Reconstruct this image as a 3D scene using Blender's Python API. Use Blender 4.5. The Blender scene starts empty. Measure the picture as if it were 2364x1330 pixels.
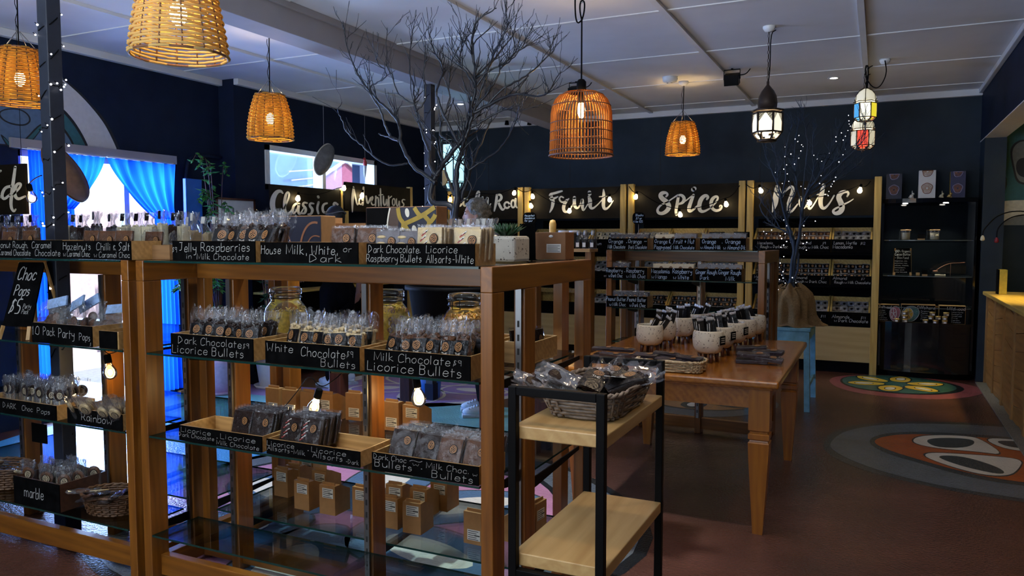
import bpy, bmesh, math, random
from math import sin, cos, pi, radians, sqrt, atan2
from mathutils import Vector, Matrix, Euler, noise as mnoise
random.seed(7)
RND = random.Random(11)
scene = bpy.context.scene
COL = scene.collection

# ------------------------------------------------------------------ camera, sky, light, exposure
CAM_H, YAW, PITCH, FPX = 1.48, radians(25.3), math.atan(117/1790.), 1790.
cam = bpy.data.objects.new('camera', bpy.data.cameras.new('camera'))
COL.objects.link(cam)
cam.location = (0, 0, CAM_H)
cam.rotation_euler = (pi/2 - PITCH, 0, YAW)
cam.data.sensor_width = 36.0
cam.data.lens = FPX/2364*36.0
cam.data.clip_start = 0.05
scene.camera = cam
scene.view_settings.view_transform = 'Standard'
scene.view_settings.look = 'None'
scene.view_settings.exposure = 0.0
scene.view_settings.gamma = 1.0
scene.view_settings.use_curve_mapping = False
cy = scene.cycles
cy.use_denoising = True
cy.max_bounces = 7
cy.diffuse_bounces = 3
cy.glossy_bounces = 4
cy.transmission_bounces = 6
cy.transparent_max_bounces = 24
cy.caustics_reflective = False
cy.caustics_refractive = False
cy.sample_clamp_indirect = 4.0
cy.sample_clamp_direct = 0.0
cy.blur_glossy = 1.0

world = bpy.data.worlds.new('sky'); scene.world = world
world.use_nodes = True
_n = world.node_tree.nodes; _l = world.node_tree.links
_n['Background'].inputs[0].default_value = (0.80, 0.90, 1.0, 1)
_n['Background'].inputs[1].default_value = 2.2

def light(name, kind, loc, energy, color, rot=(0,0,0), size=None, size_y=None, spot=None, blend=0.5, radius=0.03):
    d = bpy.data.lights.new(name, kind); d.energy = energy; d.color = color
    o = bpy.data.objects.new(name, d); COL.objects.link(o); o.location = loc; o.rotation_euler = rot
    if kind == 'AREA':
        d.shape = 'RECTANGLE'; d.size = size; d.size_y = size_y or size
    elif kind == 'SPOT':
        d.spot_size = spot; d.spot_blend = blend; d.shadow_soft_size = radius
    else:
        d.shadow_soft_size = radius
    return o
COOL = (0.36, 0.55, 1.0)
DAY = (0.74, 0.86, 1.0)
WARM = (1.0, 0.66, 0.28)
sun = bpy.data.objects.new('sun', bpy.data.lights.new('sun', 'SUN')); COL.objects.link(sun)
sun.data.energy = 7.0; sun.data.angle = 0.01; sun.rotation_euler = (0, radians(32), radians(8))
# daylight through the curtained shop door and the high window
light('daylight_door', 'AREA', (-6.75, 4.45, 1.35), 520, COOL, (0, -pi/2, 0), 2.4, 1.9)
light('daylight_high_window', 'AREA', (-6.30, 7.2, 2.20), 70, COOL, (0, -pi/2, 0), 0.5, 2.0)
light('shop_front_fill', 'AREA', (-2.4, -2.35, 1.5), 420, DAY, (pi/2+.95, 0, 0), 3.6, 2.0).data.spread = radians(115)  # added ceiling fill, aimed up from the unseen shop front

def at(u, v, X=None, Y=None, Z=None):
    # point of the place seen at a spot of the photograph, on a known plane
    a = (u-1182)/FPX; b = (665-v)/FPX
    s, c = sin(YAW), cos(YAW); cp, sp = cos(PITCH), sin(PITCH)
    r = Vector((-s*cp + a*c - b*s*sp, c*cp + a*s + b*c*sp, -sp + b*cp))
    t = X/r.x if X is not None else (Y/r.y if Y is not None else (Z-CAM_H)/r.z)
    return Vector((r.x*t, r.y*t, CAM_H + r.z*t))

# ------------------------------------------------------------------ materials
MATS = {}
def mat(name, col, rough=0.5, metal=0.0, spec=0.5, var=0.12, scale=30.0, bump=0.0, bscale=None, emit=None, estr=0.0,
        coat=0.0, sample=True, alpha=None, stretch=None, trans=0.0, subsurf=0.0):
    m = bpy.data.materials.new(name); m.use_nodes = True; MATS[name] = m
    nt = m.node_tree; N = nt.nodes; L = nt.links; b = N['Principled BSDF']
    c = list(col[:3]) + [1]
    b.inputs['Roughness'].default_value = rough
    b.inputs['Metallic'].default_value = metal
    b.inputs['Specular IOR Level'].default_value = spec
    b.inputs['Coat Weight'].default_value = coat
    b.inputs['Coat Roughness'].default_value = 0.12
    if trans: b.inputs['Transmission Weight'].default_value = trans
    tc = N.new('ShaderNodeTexCoord'); mp = N.new('ShaderNodeMapping')
    L.new(tc.outputs['Object'], mp.inputs['Vector'])
    if stretch: mp.inputs['Scale'].default_value = stretch
    nz = N.new('ShaderNodeTexNoise'); nz.inputs['Scale'].default_value = scale; nz.inputs['Detail'].default_value = 4
    L.new(mp.outputs[0], nz.inputs['Vector'])
    cr = N.new('ShaderNodeValToRGB')
    cr.color_ramp.elements[0].position = 0.3; cr.color_ramp.elements[1].position = 0.7
    cr.color_ramp.elements[0].color = [max(0, x*(1-var)) for x in c[:3]] + [1]
    cr.color_ramp.elements[1].color = [min(1, x*(1+var)) for x in c[:3]] + [1]
    L.new(nz.outputs['Fac'], cr.inputs['Fac']); L.new(cr.outputs['Color'], b.inputs['Base Color'])
    if bump:
        nb = N.new('ShaderNodeTexNoise'); nb.inputs['Scale'].default_value = bscale or scale; nb.inputs['Detail'].default_value = 3
        L.new(mp.outputs[0], nb.inputs['Vector'])
        bp = N.new('ShaderNodeBump'); bp.inputs['Strength'].default_value = bump; bp.inputs['Distance'].default_value = 0.01
        L.new(nb.outputs['Fac'], bp.inputs['Height']); L.new(bp.outputs['Normal'], b.inputs['Normal'])
    if emit:
        b.inputs['Emission Color'].default_value = list(emit) + [1]; b.inputs['Emission Strength'].default_value = estr
    if not sample:
        m.cycles.emission_sampling = 'NONE'
    return m

def wood(name, dark, lightc, axis, rough=0.35, scale=1.0, coat=0.25):
    m = bpy.data.materials.new(name); m.use_nodes = True; MATS[name] = m
    nt = m.node_tree; N = nt.nodes; L = nt.links; b = N['Principled BSDF']
    b.inputs['Roughness'].default_value = rough; b.inputs['Coat Weight'].default_value = coat
    b.inputs['Coat Roughness'].default_value = 0.25
    tc = N.new('ShaderNodeTexCoord'); mp = N.new('ShaderNodeMapping'); L.new(tc.outputs['Object'], mp.inputs['Vector'])
    s = [14.0*scale]*3; s['xyz'.index(axis)] = 0.9*scale
    mp.inputs['Scale'].default_value = s
    n1 = N.new('ShaderNodeTexNoise'); n1.inputs['Scale'].default_value = 2.2; n1.inputs['Detail'].default_value = 6; n1.inputs['Distortion'].default_value = 0.7
    L.new(mp.outputs[0], n1.inputs['Vector'])
    w = N.new('ShaderNodeTexWave'); w.inputs['Scale'].default_value = 1.1; w.inputs['Distortion'].default_value = 5; w.inputs['Detail'].default_value = 3
    w.bands_direction = 'DIAGONAL'
    L.new(mp.outputs[0], w.inputs['Vector'])
    mx = N.new('ShaderNodeMath'); mx.operation = 'MULTIPLY_ADD'; mx.inputs[1].default_value = 0.16
    L.new(w.outputs['Fac'], mx.inputs[0]); L.new(n1.outputs['Fac'], mx.inputs[2])
    cr = N.new('ShaderNodeValToRGB'); cr.color_ramp.elements[0].position = 0.32; cr.color_ramp.elements[1].position = 0.88
    cr.color_ramp.elements[0].color = list(dark) + [1]; cr.color_ramp.elements[1].color = list(lightc) + [1]
    L.new(mx.outputs[0], cr.inputs['Fac']); L.new(cr.outputs['Color'], b.inputs['Base Color'])
    bp = N.new('ShaderNodeBump'); bp.inputs['Strength'].default_value = 0.08; bp.inputs['Distance'].default_value = 0.004
    L.new(mx.outputs[0], bp.inputs['Height']); L.new(bp.outputs['Normal'], b.inputs['Normal'])
    return m

def film(name, tint, gloss=0.35, bumpscale=60.0, bump=0.9, rough=0.12, haze=0.04, ior=0):
    # clear plastic or glass sheet: see-through with sharp highlights
    m = bpy.data.materials.new(name); m.use_nodes = True; MATS[name] = m
    nt = m.node_tree; N = nt.nodes; L = nt.links
    N.remove(N['Principled BSDF']); out = N['Material Output']
    tr = N.new('ShaderNodeBsdfTransparent'); tr.inputs[0].default_value = list(tint) + [1]
    gl = N.new('ShaderNodeBsdfGlossy'); gl.inputs['Roughness'].default_value = rough
    lw = N.new('ShaderNodeLayerWeight'); lw.inputs['Blend'].default_value = 0.35
    ma = N.new('ShaderNodeMath'); ma.operation = 'MULTIPLY_ADD'; ma.inputs[1].default_value = gloss; ma.inputs[2].default_value = 0.02
    ma.use_clamp = True
    if ior:
        fr = N.new('ShaderNodeFresnel'); fr.inputs['IOR'].default_value = ior; ma.inputs[2].default_value = 0.0; L.new(fr.outputs[0], ma.inputs[0])
    else: L.new(lw.outputs['Fresnel'], ma.inputs[0])
    mx = N.new('ShaderNodeMixShader')
    L.new(ma.outputs[0], mx.inputs[0]); L.new(tr.outputs[0], mx.inputs[1]); L.new(gl.outputs[0], mx.inputs[2])
    src = mx
    if haze:
        df = N.new('ShaderNodeBsdfDiffuse'); df.inputs[0].default_value = (0.8, 0.82, 0.85, 1)
        m2 = N.new('ShaderNodeMixShader'); m2.inputs[0].default_value = haze
        L.new(mx.outputs[0], m2.inputs[1]); L.new(df.outputs[0], m2.inputs[2]); src = m2
    if bump:
        tc = N.new('ShaderNodeTexCoord')
        nz = N.new('ShaderNodeTexNoise'); nz.inputs['Scale'].default_value = bumpscale; nz.inputs['Detail'].default_value = 2
        L.new(tc.outputs['Object'], nz.inputs['Vector'])
        bp = N.new('ShaderNodeBump'); bp.inputs['Strength'].default_value = bump; bp.inputs['Distance'].default_value = 0.02
        L.new(nz.outputs['Fac'], bp.inputs['Height']); L.new(bp.outputs['Normal'], gl.inputs['Normal'])
    L.new(src.outputs[0], out.inputs['Surface'])
    return m

def sheer(name, col, tcol, t=0.6):
    # thin cloth or cane that lets light through
    m = bpy.data.materials.new(name); m.use_nodes = True; MATS[name] = m
    nt = m.node_tree; N = nt.nodes; L = nt.links
    N.remove(N['Principled BSDF']); out = N['Material Output']
    tc = N.new('ShaderNodeTexCoord'); nz = N.new('ShaderNodeTexNoise'); nz.inputs['Scale'].default_value = 14
    L.new(tc.outputs['Object'], nz.inputs['Vector'])
    cr = N.new('ShaderNodeValToRGB')
    cr.color_ramp.elements[0].color = [x*0.75 for x in col] + [1]; cr.color_ramp.elements[1].color = list(col) + [1]
    L.new(nz.outputs['Fac'], cr.inputs[0])
    df = N.new('ShaderNodeBsdfDiffuse'); L.new(cr.outputs[0], df.inputs[0])
    tl = N.new('ShaderNodeBsdfTranslucent'); tl.inputs[0].default_value = list(tcol) + [1]
    mx = N.new('ShaderNodeMixShader'); mx.inputs[0].default_value = t
    L.new(df.outputs[0], mx.inputs[1]); L.new(tl.outputs[0], mx.inputs[2]); L.new(mx.outputs[0], out.inputs['Surface'])
    return m

PINE_D, PINE_L = (0.135, 0.044, 0.005), (0.27, 0.098, 0.011)
for ax in 'xyz':
    wood('pine_'+ax, PINE_D, PINE_L, ax)
    wood('tray_'+ax, (0.34, 0.19, 0.06), (0.56, 0.34, 0.13), ax, 0.5, 1.4, 0.0)
    wood('bay_'+ax, (0.42, 0.26, 0.055), (0.66, 0.46, 0.13), ax, 0.5, 1.0, 0.0)
wood('table_y', (0.24, 0.080, 0.008), (0.40, 0.150, 0.013), 'y', 0.18, 1.0, 0.7)
wood('table_z', (0.25, 0.082, 0.007), (0.42, 0.155, 0.012), 'z', 0.3, 1.0, 0.3)
wood('cart_y', (0.44, 0.26, 0.09), (0.62, 0.42, 0.18), 'y', 0.38, 0.8, 0.1)
wood('counter_y', (0.24, 0.11, 0.025), (0.42, 0.22, 0.065), 'y', 0.5, 0.7, 0.0)
wood('counter_z', (0.24, 0.12, 0.03), (0.38, 0.20, 0.06), 'z', 0.5, 0.7, 0.0)
wood('mahogany_z', (0.045, 0.014, 0.010), (0.10, 0.03, 0.018), 'z', 0.35, 1.0, 0.2)
wood('plywood_x', (0.42, 0.30, 0.11), (0.54, 0.40, 0.17), 'x', 0.6, 0.5, 0.0)
wood('ctray_x', (0.17, 0.085, 0.03), (0.26, 0.14, 0.055), 'x', 0.5, 1.2, 0.0)
wood('counter_top', (0.50, 0.33, 0.07), (0.68, 0.48, 0.13), 'y', 0.35, 0.8, 0.1)
mat('navy', (0.011, 0.0175, 0.038), 0.6, var=0.15, scale=6, spec=0.08)
mat('navy_back', (0.024, 0.036, 0.050), 0.55, var=0.2, scale=3, spec=0.12)
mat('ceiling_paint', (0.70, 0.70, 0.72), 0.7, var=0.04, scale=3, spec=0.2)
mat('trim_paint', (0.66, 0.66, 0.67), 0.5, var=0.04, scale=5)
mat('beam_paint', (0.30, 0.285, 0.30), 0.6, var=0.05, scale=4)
mat('white_paint', (0.78, 0.77, 0.73), 0.5, var=0.04)
mat('black_metal', (0.003, 0.003, 0.0034), 0.45, 0.0, 0.10)
mat('black_matt', (0.003, 0.003, 0.0035), 0.65, spec=0.06)
mat('black_gloss', (0.004, 0.005, 0.007), 0.07, spec=0.6)
mat('chalkboard', (0.004, 0.004, 0.0042), 0.6, var=0.4, scale=20, spec=0.0)
mat('chalk', (0.42, 0.42, 0.40), 0.9, var=0.25, scale=180, spec=0.1)
mat('chalk_blue', (0.50, 0.66, 0.85), 0.9, var=0.2, scale=180, spec=0.1)
mat('sign_black', (0.014, 0.011, 0.007), 0.6, var=0.3, scale=8, spec=0.1)
mat('sign_white', (0.90, 0.85, 0.70), 0.6, var=0.05)
mat('chrome', (0.25, 0.25, 0.26), 0.32, 1.0, var=0.05)
mat('slot_dark', (0.01, 0.01, 0.01), 0.6)
mat('kraft', (0.34, 0.165, 0.055), 0.6, var=0.08, scale=40)
mat('kraft_dark', (0.20, 0.085, 0.028), 0.65, var=0.08, scale=40)
mat('paper_white', (0.72, 0.72, 0.68), 0.6, var=0.03)
mat('print_black', (0.02, 0.02, 0.02), 0.6)
mat('pack_black', (0.004, 0.0035, 0.004), 0.28, spec=0.22, bump=0.3, bscale=70)
mat('pack_purple', (0.020, 0.013, 0.020), 0.3, spec=0.5, bump=0.4, bscale=60)
mat('pack_grey', (0.10, 0.09, 0.10), 0.35, bump=0.3, bscale=60)
mat('pack_cream', (0.62, 0.55, 0.36), 0.4, bump=0.3, bscale=60)
mat('choc_dark', (0.016, 0.0065, 0.004), 0.35, spec=0.2, var=0.3, bump=0.5, bscale=90)
mat('choc_milk', (0.085, 0.036, 0.016), 0.35, spec=0.25, var=0.25, bump=0.5, bscale=90)
mat('choc_white', (0.55, 0.42, 0.22), 0.35, var=0.12, bump=0.5, bscale=90)
mat('logo_orange', (0.42, 0.20, 0.07), 0.5)
mat('logo_cream', (0.60, 0.50, 0.33), 0.5)
mat('liq_red', (0.45, 0.06, 0.05), 0.5)
mat('liq_yellow', (0.65, 0.45, 0.05), 0.5)
mat('rattan_dark', (0.13, 0.05, 0.02), 0.55, var=0.3)
mat('wicker', (0.10, 0.046, 0.018), 0.5, var=0.35, scale=60)
mat('wicker_grey', (0.23, 0.18, 0.14), 0.5, var=0.35, scale=60)
mat('wicker_pale', (0.46, 0.36, 0.22), 0.6, var=0.3, scale=90)
mat('hessian', (0.30, 0.195, 0.090), 0.9, var=0.25, scale=120, bump=0.6, bscale=240, spec=0.1)
mat('sky_blue_paint', (0.20, 0.46, 0.54), 0.5, var=0.25, scale=14)
mat('bark_black', (0.010, 0.012, 0.018), 0.42, var=0.3, spec=0.5)
mat('bark_blue', (0.018, 0.036, 0.066), 0.55, var=0.4, scale=9)
mat('leaf', (0.055, 0.22, 0.035), 0.4, var=0.4, scale=9)
mat('leaf_dark', (0.018, 0.075, 0.028), 0.35, var=0.35, scale=20)
mat('terracotta_pink', (0.42, 0.30, 0.42), 0.6)
mat('denim_dark', (0.012, 0.020, 0.045), 0.85, var=0.3, scale=60)
mat('denim', (0.13, 0.25, 0.50), 0.8, var=0.3, scale=60)
mat('tshirt_black', (0.0025, 0.0025, 0.0035), 0.9, spec=0.05)
mat('skin', (0.45, 0.24, 0.16), 0.5, var=0.08, scale=12)
mat('hair_grey', (0.17, 0.155, 0.12), 0.6, var=0.5, scale=60, bump=1.0, bscale=70)
mat('hair_black', (0.006, 0.005, 0.005), 0.5, bump=0.8, bscale=80)
mat('shirt_white', (0.62, 0.62, 0.66), 0.8, var=0.1)
mat('sneaker', (0.50, 0.62, 0.75), 0.6)
mat('blue_panel', (0.01, 0.13, 0.55), 0.4, var=0.2, scale=5)
mat('teal_paint', (0.05, 0.13, 0.16), 0.5)
mat('grey_felt', (0.14, 0.135, 0.125), 0.8, var=0.25, scale=20)
mat('brown_felt', (0.13, 0.075, 0.045), 0.8, var=0.25, scale=20)
mat('bird_red', (0.42, 0.03, 0.03), 0.6)
mat('gold', (0.55, 0.38, 0.13), 0.35, 0.7)
mat('lantern_bronze', (0.045, 0.030, 0.022), 0.45, 0.6)
mat('pasta', (0.80, 0.52, 0.06), 0.5, var=0.3, scale=60)
mat('pasta_orange', (0.66, 0.30, 0.03), 0.5, var=0.4, scale=60)
mat('pasta_pink', (0.36, 0.17, 0.10), 0.5, var=0.4, scale=60)
mat('fence', (0.70, 0.52, 0.52), 0.7)
mat('ground_light', (0.7, 0.7, 0.68), 0.8)
mat('mosaic', (0.16, 0.155, 0.135), 0.6, var=0.9, scale=260)
mat('candle_wax', (0.72, 0.64, 0.42), 0.4)
mat('yellow_box', (0.75, 0.55, 0.06), 0.5)
mat('ochre', (0.42, 0.28, 0.03), 0.5)
mat('brown_art', (0.075, 0.04, 0.025), 0.5)
mat('art_navy', (0.008, 0.011, 0.032), 0.5)
mat('copper_line', (0.32, 0.13, 0.06), 0.5)
mat('art_blue', (0.02, 0.025, 0.09), 0.5)
mat('balm', (0.13, 0.09, 0.05), 0.4)
mat('gold_matt', (0.55, 0.33, 0.08), 0.5)
mat('cab_back', (0.005, 0.007, 0.009), 0.06, spec=0.5)
mat('shelf_edge', (0.10, 0.12, 0.12), 0.2)
mat('mauve_line', (0.30, 0.26, 0.40), 0.5)
mat('red_lamp', (0.25, 0.02, 0.03), 0.2)
mat('plastic_white', (0.75, 0.75, 0.75), 0.4, var=0.03)
for k, c in dict(fl_pink=(0.36, 0.17, 0.27), fl_blue=(0.065, 0.12, 0.20), fl_grey=(0.085, 0.10, 0.115), fl_white=(0.52, 0.50, 0.44), fl_black=(0.008, 0.011, 0.014),
                 fl_orange=(0.30, 0.075, 0.02), fl_slate=(0.035, 0.045, 0.05), fl_green=(0.03, 0.085, 0.075), fl_yellow=(0.50, 0.34, 0.045), fl_rose=(0.19, 0.055, 0.065),
                 fl_lilac=(0.26, 0.19, 0.38), fl_teal=(0.14, 0.36, 0.36), fl_blue_reflection=(0.06, 0.27, 0.50), fl_tan=(0.28, 0.15, 0.07)).items():
    mat(k, [min(.8, x*1.25) for x in c], 0.24, var=0.10, scale=5, bump=0.5, bscale=70, spec=0.5)
mat('wl_grey', (0.55, 0.55, 0.56), 0.6, var=0.05); mat('wl_teal', (0.02, 0.11, 0.13), 0.6); mat('wl_slate', (0.085, 0.15, 0.25), 0.6)
mat('wl_dark', (0.006, 0.008, 0.011), 0.6); mat('wl_stone', (0.17, 0.18, 0.175), 0.6); mat('wl_cream', (0.60, 0.57, 0.46), 0.6)
film('cello', (0.97, 0.97, 0.98), 0.24, 16, 0.8, 0.07, 0.012)
film('cello_bright', (0.95, 0.96, 0.98), 0.38, 20, 0.9, 0.10, 0.04)
film('glass_sheet', (0.93, 0.972, 0.96), 0.8, 0, 0, 0.02, 0.0, 1.45)
film('window_glass', (0.96, 0.98, 1.0), 0.5, 0, 0, 0.02, 0.0, 1.45)
film('jar_glass', (0.97, 0.98, 0.99), 0.8, 8, 0.1, 0.04, 0.015, 1.5)
film('bulb_glass', (1.0, 0.98, 0.94), 0.9, 0, 0, 0.03, 0.0, 1.45)
mat('glass_edge', (0.007, 0.034, 0.029), 0.12, spec=0.5)
sheer('rattan', (0.60, 0.33, 0.07), (0.95, 0.58, 0.11), 0.5)
sheer('rattan_pale', (0.66, 0.44, 0.16), (0.9, 0.62, 0.18), 0.4)
sheer('bamboo', (0.50, 0.21, 0.06), (0.80, 0.36, 0.08), 0.35)
sheer('curtain', (0.010, 0.09, 0.50), (0.012, 0.15, 0.85), 0.65)
mat('bulb_glow', (1, 0.8, 0.45), 0.5, emit=(1.0, 0.74, 0.36), estr=55.0, sample=False)
mat('bulb_soft', (1, 0.8, 0.45), 0.5, emit=(1.0, 0.80, 0.46), estr=26.0, sample=False)
mat('fairy_glow', (1, 1, 1), 0.5, emit=(0.95, 0.93, 1.0), estr=6.0, sample=False)
mat('down_glow', (1, 1, 1), 0.5, emit=(1.0, 0.95, 0.86), estr=30.0, sample=False)
mat('pane_warm', (0.9, 0.9, 0.8), 0.5, emit=(1.0, 0.90, 0.60), estr=0.5)
mat('pane_white', (0.9, 0.9, 0.8), 0.5, emit=(1.0, 0.95, 0.72), estr=0.95)
mat('pane_blue', (0.1, 0.4, 0.7), 0.4, emit=(0.08, 0.42, 0.85), estr=0.7)
mat('pane_yellow', (0.7, 0.6, 0.05), 0.4, emit=(0.85, 0.70, 0.04), estr=0.9)
mat('pane_red', (0.6, 0.05, 0.03), 0.4, emit=(0.9, 0.07, 0.03), estr=0.9)
mat('pane_aqua', (0.5, 0.8, 0.9), 0.4, emit=(0.45, 0.85, 1.0), estr=1.3)
# ------------------------------------------------------------------ builders
class MB:
    def __init__(s):
        s.v = []; s.f = []; s.m = []; s.sm = []
    def add(s, vs, fs, mi=0, smooth=False):
        o = len(s.v); s.v += [tuple(p) for p in vs]
        for f in fs:
            s.f.append([i+o for i in f]); s.m.append(mi); s.sm.append(smooth)
    def box(s, x0, x1, y0, y1, z0, z1, mi=0):
        s.add([(x0,y0,z0),(x1,y0,z0),(x1,y1,z0),(x0,y1,z0),(x0,y0,z1),(x1,y0,z1),(x1,y1,z1),(x0,y1,z1)],
              [(0,3,2,1),(4,5,6,7),(0,1,5,4),(1,2,6,5),(2,3,7,6),(3,0,4,7)], mi)
    def obox(s, c, ax, ay, az, mi=0):
        # box from its centre and three half-axes
        c, ax, ay, az = Vector(c), Vector(ax), Vector(ay), Vector(az)
        P = [c+sx*ax+sy*ay+sz*az for sz in (-1,1) for sx, sy in ((-1,-1),(1,-1),(1,1),(-1,1))]
        s.add(P, [(0,3,2,1),(4,5,6,7),(0,1,5,4),(1,2,6,5),(2,3,7,6),(3,0,4,7)], mi)
    def bar(s, a, b, w, h, mi=0, up=(0,0,1)):
        a, b = Vector(a), Vector(b); d = b-a; n = d.normalized(); u = Vector(up)
        if abs(n.dot(u)) > 0.98: u = Vector((0,1,0))
        r = n.cross(u).normalized(); u = r.cross(n)
        s.obox((a+b)/2, d/2, r*w/2, u*h/2, mi)
    def tube(s, pts, r, n=6, mi=0, cap=True, closed=False):
        pts = [Vector(p) for p in pts]; k = len(pts)
        if k < 2: return
        rs = r if isinstance(r, (list, tuple)) else [r]*k
        V = []; u = None
        for i, p in enumerate(pts):
            if closed: t = pts[(i+1) % k]-pts[i-1]
            else: t = pts[min(i+1, k-1)]-pts[max(i-1, 0)]
            if t.length < 1e-9: t = Vector((0,0,1))
            t.normalize()
            if u is None:
                u = t.cross(Vector((0,0,1)))
                if u.length < 1e-3: u = t.cross(Vector((1,0,0)))
            u = u - t*u.dot(t)
            if u.length < 1e-6: u = t.orthogonal()
            u.normalize(); w = t.cross(u)
            for j in range(n):
                a = 2*pi*j/n; V.append(p+(u*cos(a)+w*sin(a))*rs[i])
        F = []
        for i in range(k if closed else k-1):
            for j in range(n):
                a, b = i*n+j, i*n+(j+1) % n; i2 = (i+1) % k
                F.append((a, b, i2*n+(j+1) % n, i2*n+j))
        if cap and not closed:
            F.append(tuple(range(n-1, -1, -1))); F.append(tuple((k-1)*n+j for j in range(n)))
        s.add(V, F, mi, True)
    def lathe(s, prof, n=24, c=(0,0,0), mi=0, smooth=True, cap0=False, cap1=False, sx=1.0, sy=1.0):
        V = []; F = []; k = len(prof)
        for r, z in prof:
            for j in range(n):
                a = 2*pi*j/n; V.append((c[0]+r*cos(a)*sx, c[1]+r*sin(a)*sy, c[2]+z))
        for i in range(k-1):
            for j in range(n):
                F.append((i*n+j, i*n+(j+1) % n, (i+1)*n+(j+1) % n, (i+1)*n+j))
        s.add(V, F, mi, smooth)
        if cap0: s.add([V[j] for j in range(n)], [tuple(range(n-1, -1, -1))], mi)
        if cap1: s.add([V[(k-1)*n+j] for j in range(n)], [tuple(range(n))], mi)
    def ell(s, c, rx, ry, rz, n=12, k=8, mi=0):
        prof = [(max(1e-4, sin(pi*i/k)), -cos(pi*i/k)) for i in range(k+1)]
        V = []; F = []
        for r, z in prof:
            for j in range(n):
                a = 2*pi*j/n; V.append((c[0]+rx*r*cos(a), c[1]+ry*r*sin(a), c[2]+rz*z))
        for i in range(k):
            for j in range(n):
                F.append((i*n+j, i*n+(j+1) % n, (i+1)*n+(j+1) % n, (i+1)*n+j))
        s.add(V, F, mi, True)
    def poly(s, pts, mi=0): s.add(pts, [tuple(range(len(pts)))], mi)
    def ext(s, pts, d, mi=0, mi2=None):
        # closed outline pushed along d
        d = Vector(d); a = [Vector(p) for p in pts]; n = len(a)
        s.add(a+[p+d for p in a], [tuple(range(n-1,-1,-1)), tuple(range(n, 2*n))], mi)
        s.add(a+[p+d for p in a], [(i, (i+1) % n, n+(i+1) % n, n+i) for i in range(n)], mi if mi2 is None else mi2)
    def grid(s, fn, nu, nv, mi=0, smooth=True, wrapu=False):
        V = [fn(i/nu, j/nv) for j in range(nv+1) for i in range(nu+1)]
        F = [(j*(nu+1)+i, j*(nu+1)+i+1, (j+1)*(nu+1)+i+1, (j+1)*(nu+1)+i) for j in range(nv) for i in range(nu)]
        s.add(V, F, mi, smooth)
    def done(s, name, mats, parent=None, world=False, bev=0.0, fix=True):
        me = bpy.data.meshes.new(name)
        off = Vector((0,0,0))
        if parent is not None and world: off = Vector(parent.location)
        me.from_pydata([(p[0]-off.x, p[1]-off.y, p[2]-off.z) for p in s.v], [], s.f)
        for k in (mats if isinstance(mats, (list, tuple)) else [mats]): me.materials.append(MATS[k])
        me.polygons.foreach_set('material_index', s.m)
        me.polygons.foreach_set('use_smooth', s.sm)
        me.update()
        if fix:
            bm = bmesh.new(); bm.from_mesh(me); bmesh.ops.recalc_face_normals(bm, faces=bm.faces[:]); bm.to_mesh(me); bm.free()
        o = bpy.data.objects.new(name, me); COL.objects.link(o)
        if parent is not None: o.parent = parent
        if bev:
            md = o.modifiers.new('bevel', 'BEVEL'); md.width = bev; md.segments = 2; md.limit_method = 'ANGLE'
        return o

def tag(o, label, cat, group=None, kind=None):
    if label: o['label'] = label
    if cat: o['category'] = cat
    if group: o['group'] = group
    if kind: o['kind'] = kind
    return o
def thing(name, label, cat, loc=(0,0,0), rz=0.0, group=None):
    o = bpy.data.objects.new(name, None); COL.objects.link(o)
    o.location = loc; o.rotation_euler = (0,0,rz); o.empty_display_size = 0.05
    return tag(o, label, cat, group)
def struct(o):
    o['kind'] = 'structure'; return o
def kids(o): return [c for c in bpy.data.objects if c.parent is o]
KIDS = {}
def dup(root, loc, rot=(0,0,0), label=None, group=None, sc=None):
    # a copy of a thing with copies of its parts and sub-parts
    r = root.copy(); COL.objects.link(r); r.location = loc
    r.rotation_euler = rot if isinstance(rot, (tuple, list, Euler)) else (0,0,rot)
    if sc: r.scale = (sc,)*3 if not isinstance(sc, tuple) else sc
    if label: r['label'] = label
    if group: r['group'] = group
    if root.name not in KIDS: KIDS[root.name] = [(c, kids(c)) for c in kids(root)]
    for ch, gs in KIDS[root.name]:
        c = ch.copy(); COL.objects.link(c); c.parent = r
        for g in gs:
            d = g.copy(); COL.objects.link(d); d.parent = c
    return r
ORD = ('first', 'second', 'third', 'fourth', 'fifth', 'sixth', 'seventh', 'eighth', 'ninth', 'tenth', 'eleventh', 'twelfth')
def rowname(j, n): return 'front row' if j == 0 else 'back row' if j == n-1 else 'middle row' if n == 3 else ORD[j]+' row'
PROTO_USED = set()
def put(root, loc, rot=(0,0,0), label=None, group=None, sc=None):
    # first use moves the first one itself, later uses copy it
    if root.name in PROTO_USED: return dup(root, loc, rot, label, group, sc)
    PROTO_USED.add(root.name)
    if root.name not in KIDS: KIDS[root.name] = [(c, kids(c)) for c in kids(root)]
    root.location = loc; root.rotation_euler = rot if isinstance(rot, (tuple, list, Euler)) else (0,0,rot)
    if sc: root.scale = (sc,)*3 if not isinstance(sc, tuple) else sc
    if label: root['label'] = label
    if group: root['group'] = group
    return root

def smoothpath(p, it=2, closed=False):
    p = [tuple(q) for q in p]
    for _ in range(it):
        if len(p) < 3: return p
        q = [] if closed else [p[0]]
        n = len(p)
        for i in range(n if closed else n-1):
            a, b = p[i], p[(i+1) % n]
            q.append(tuple(a[k]*.75+b[k]*.25 for k in range(len(a)))); q.append(tuple(a[k]*.25+b[k]*.75 for k in range(len(a))))
        if not closed: q.append(p[-1])
        p = q
    return p
def arc(cx, cy_, rx, ry, a0, a1, n=10):
    return [(cx+rx*cos(radians(a0+(a1-a0)*i/n)), cy_+ry*sin(radians(a0+(a1-a0)*i/n))) for i in range(n+1)]

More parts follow.
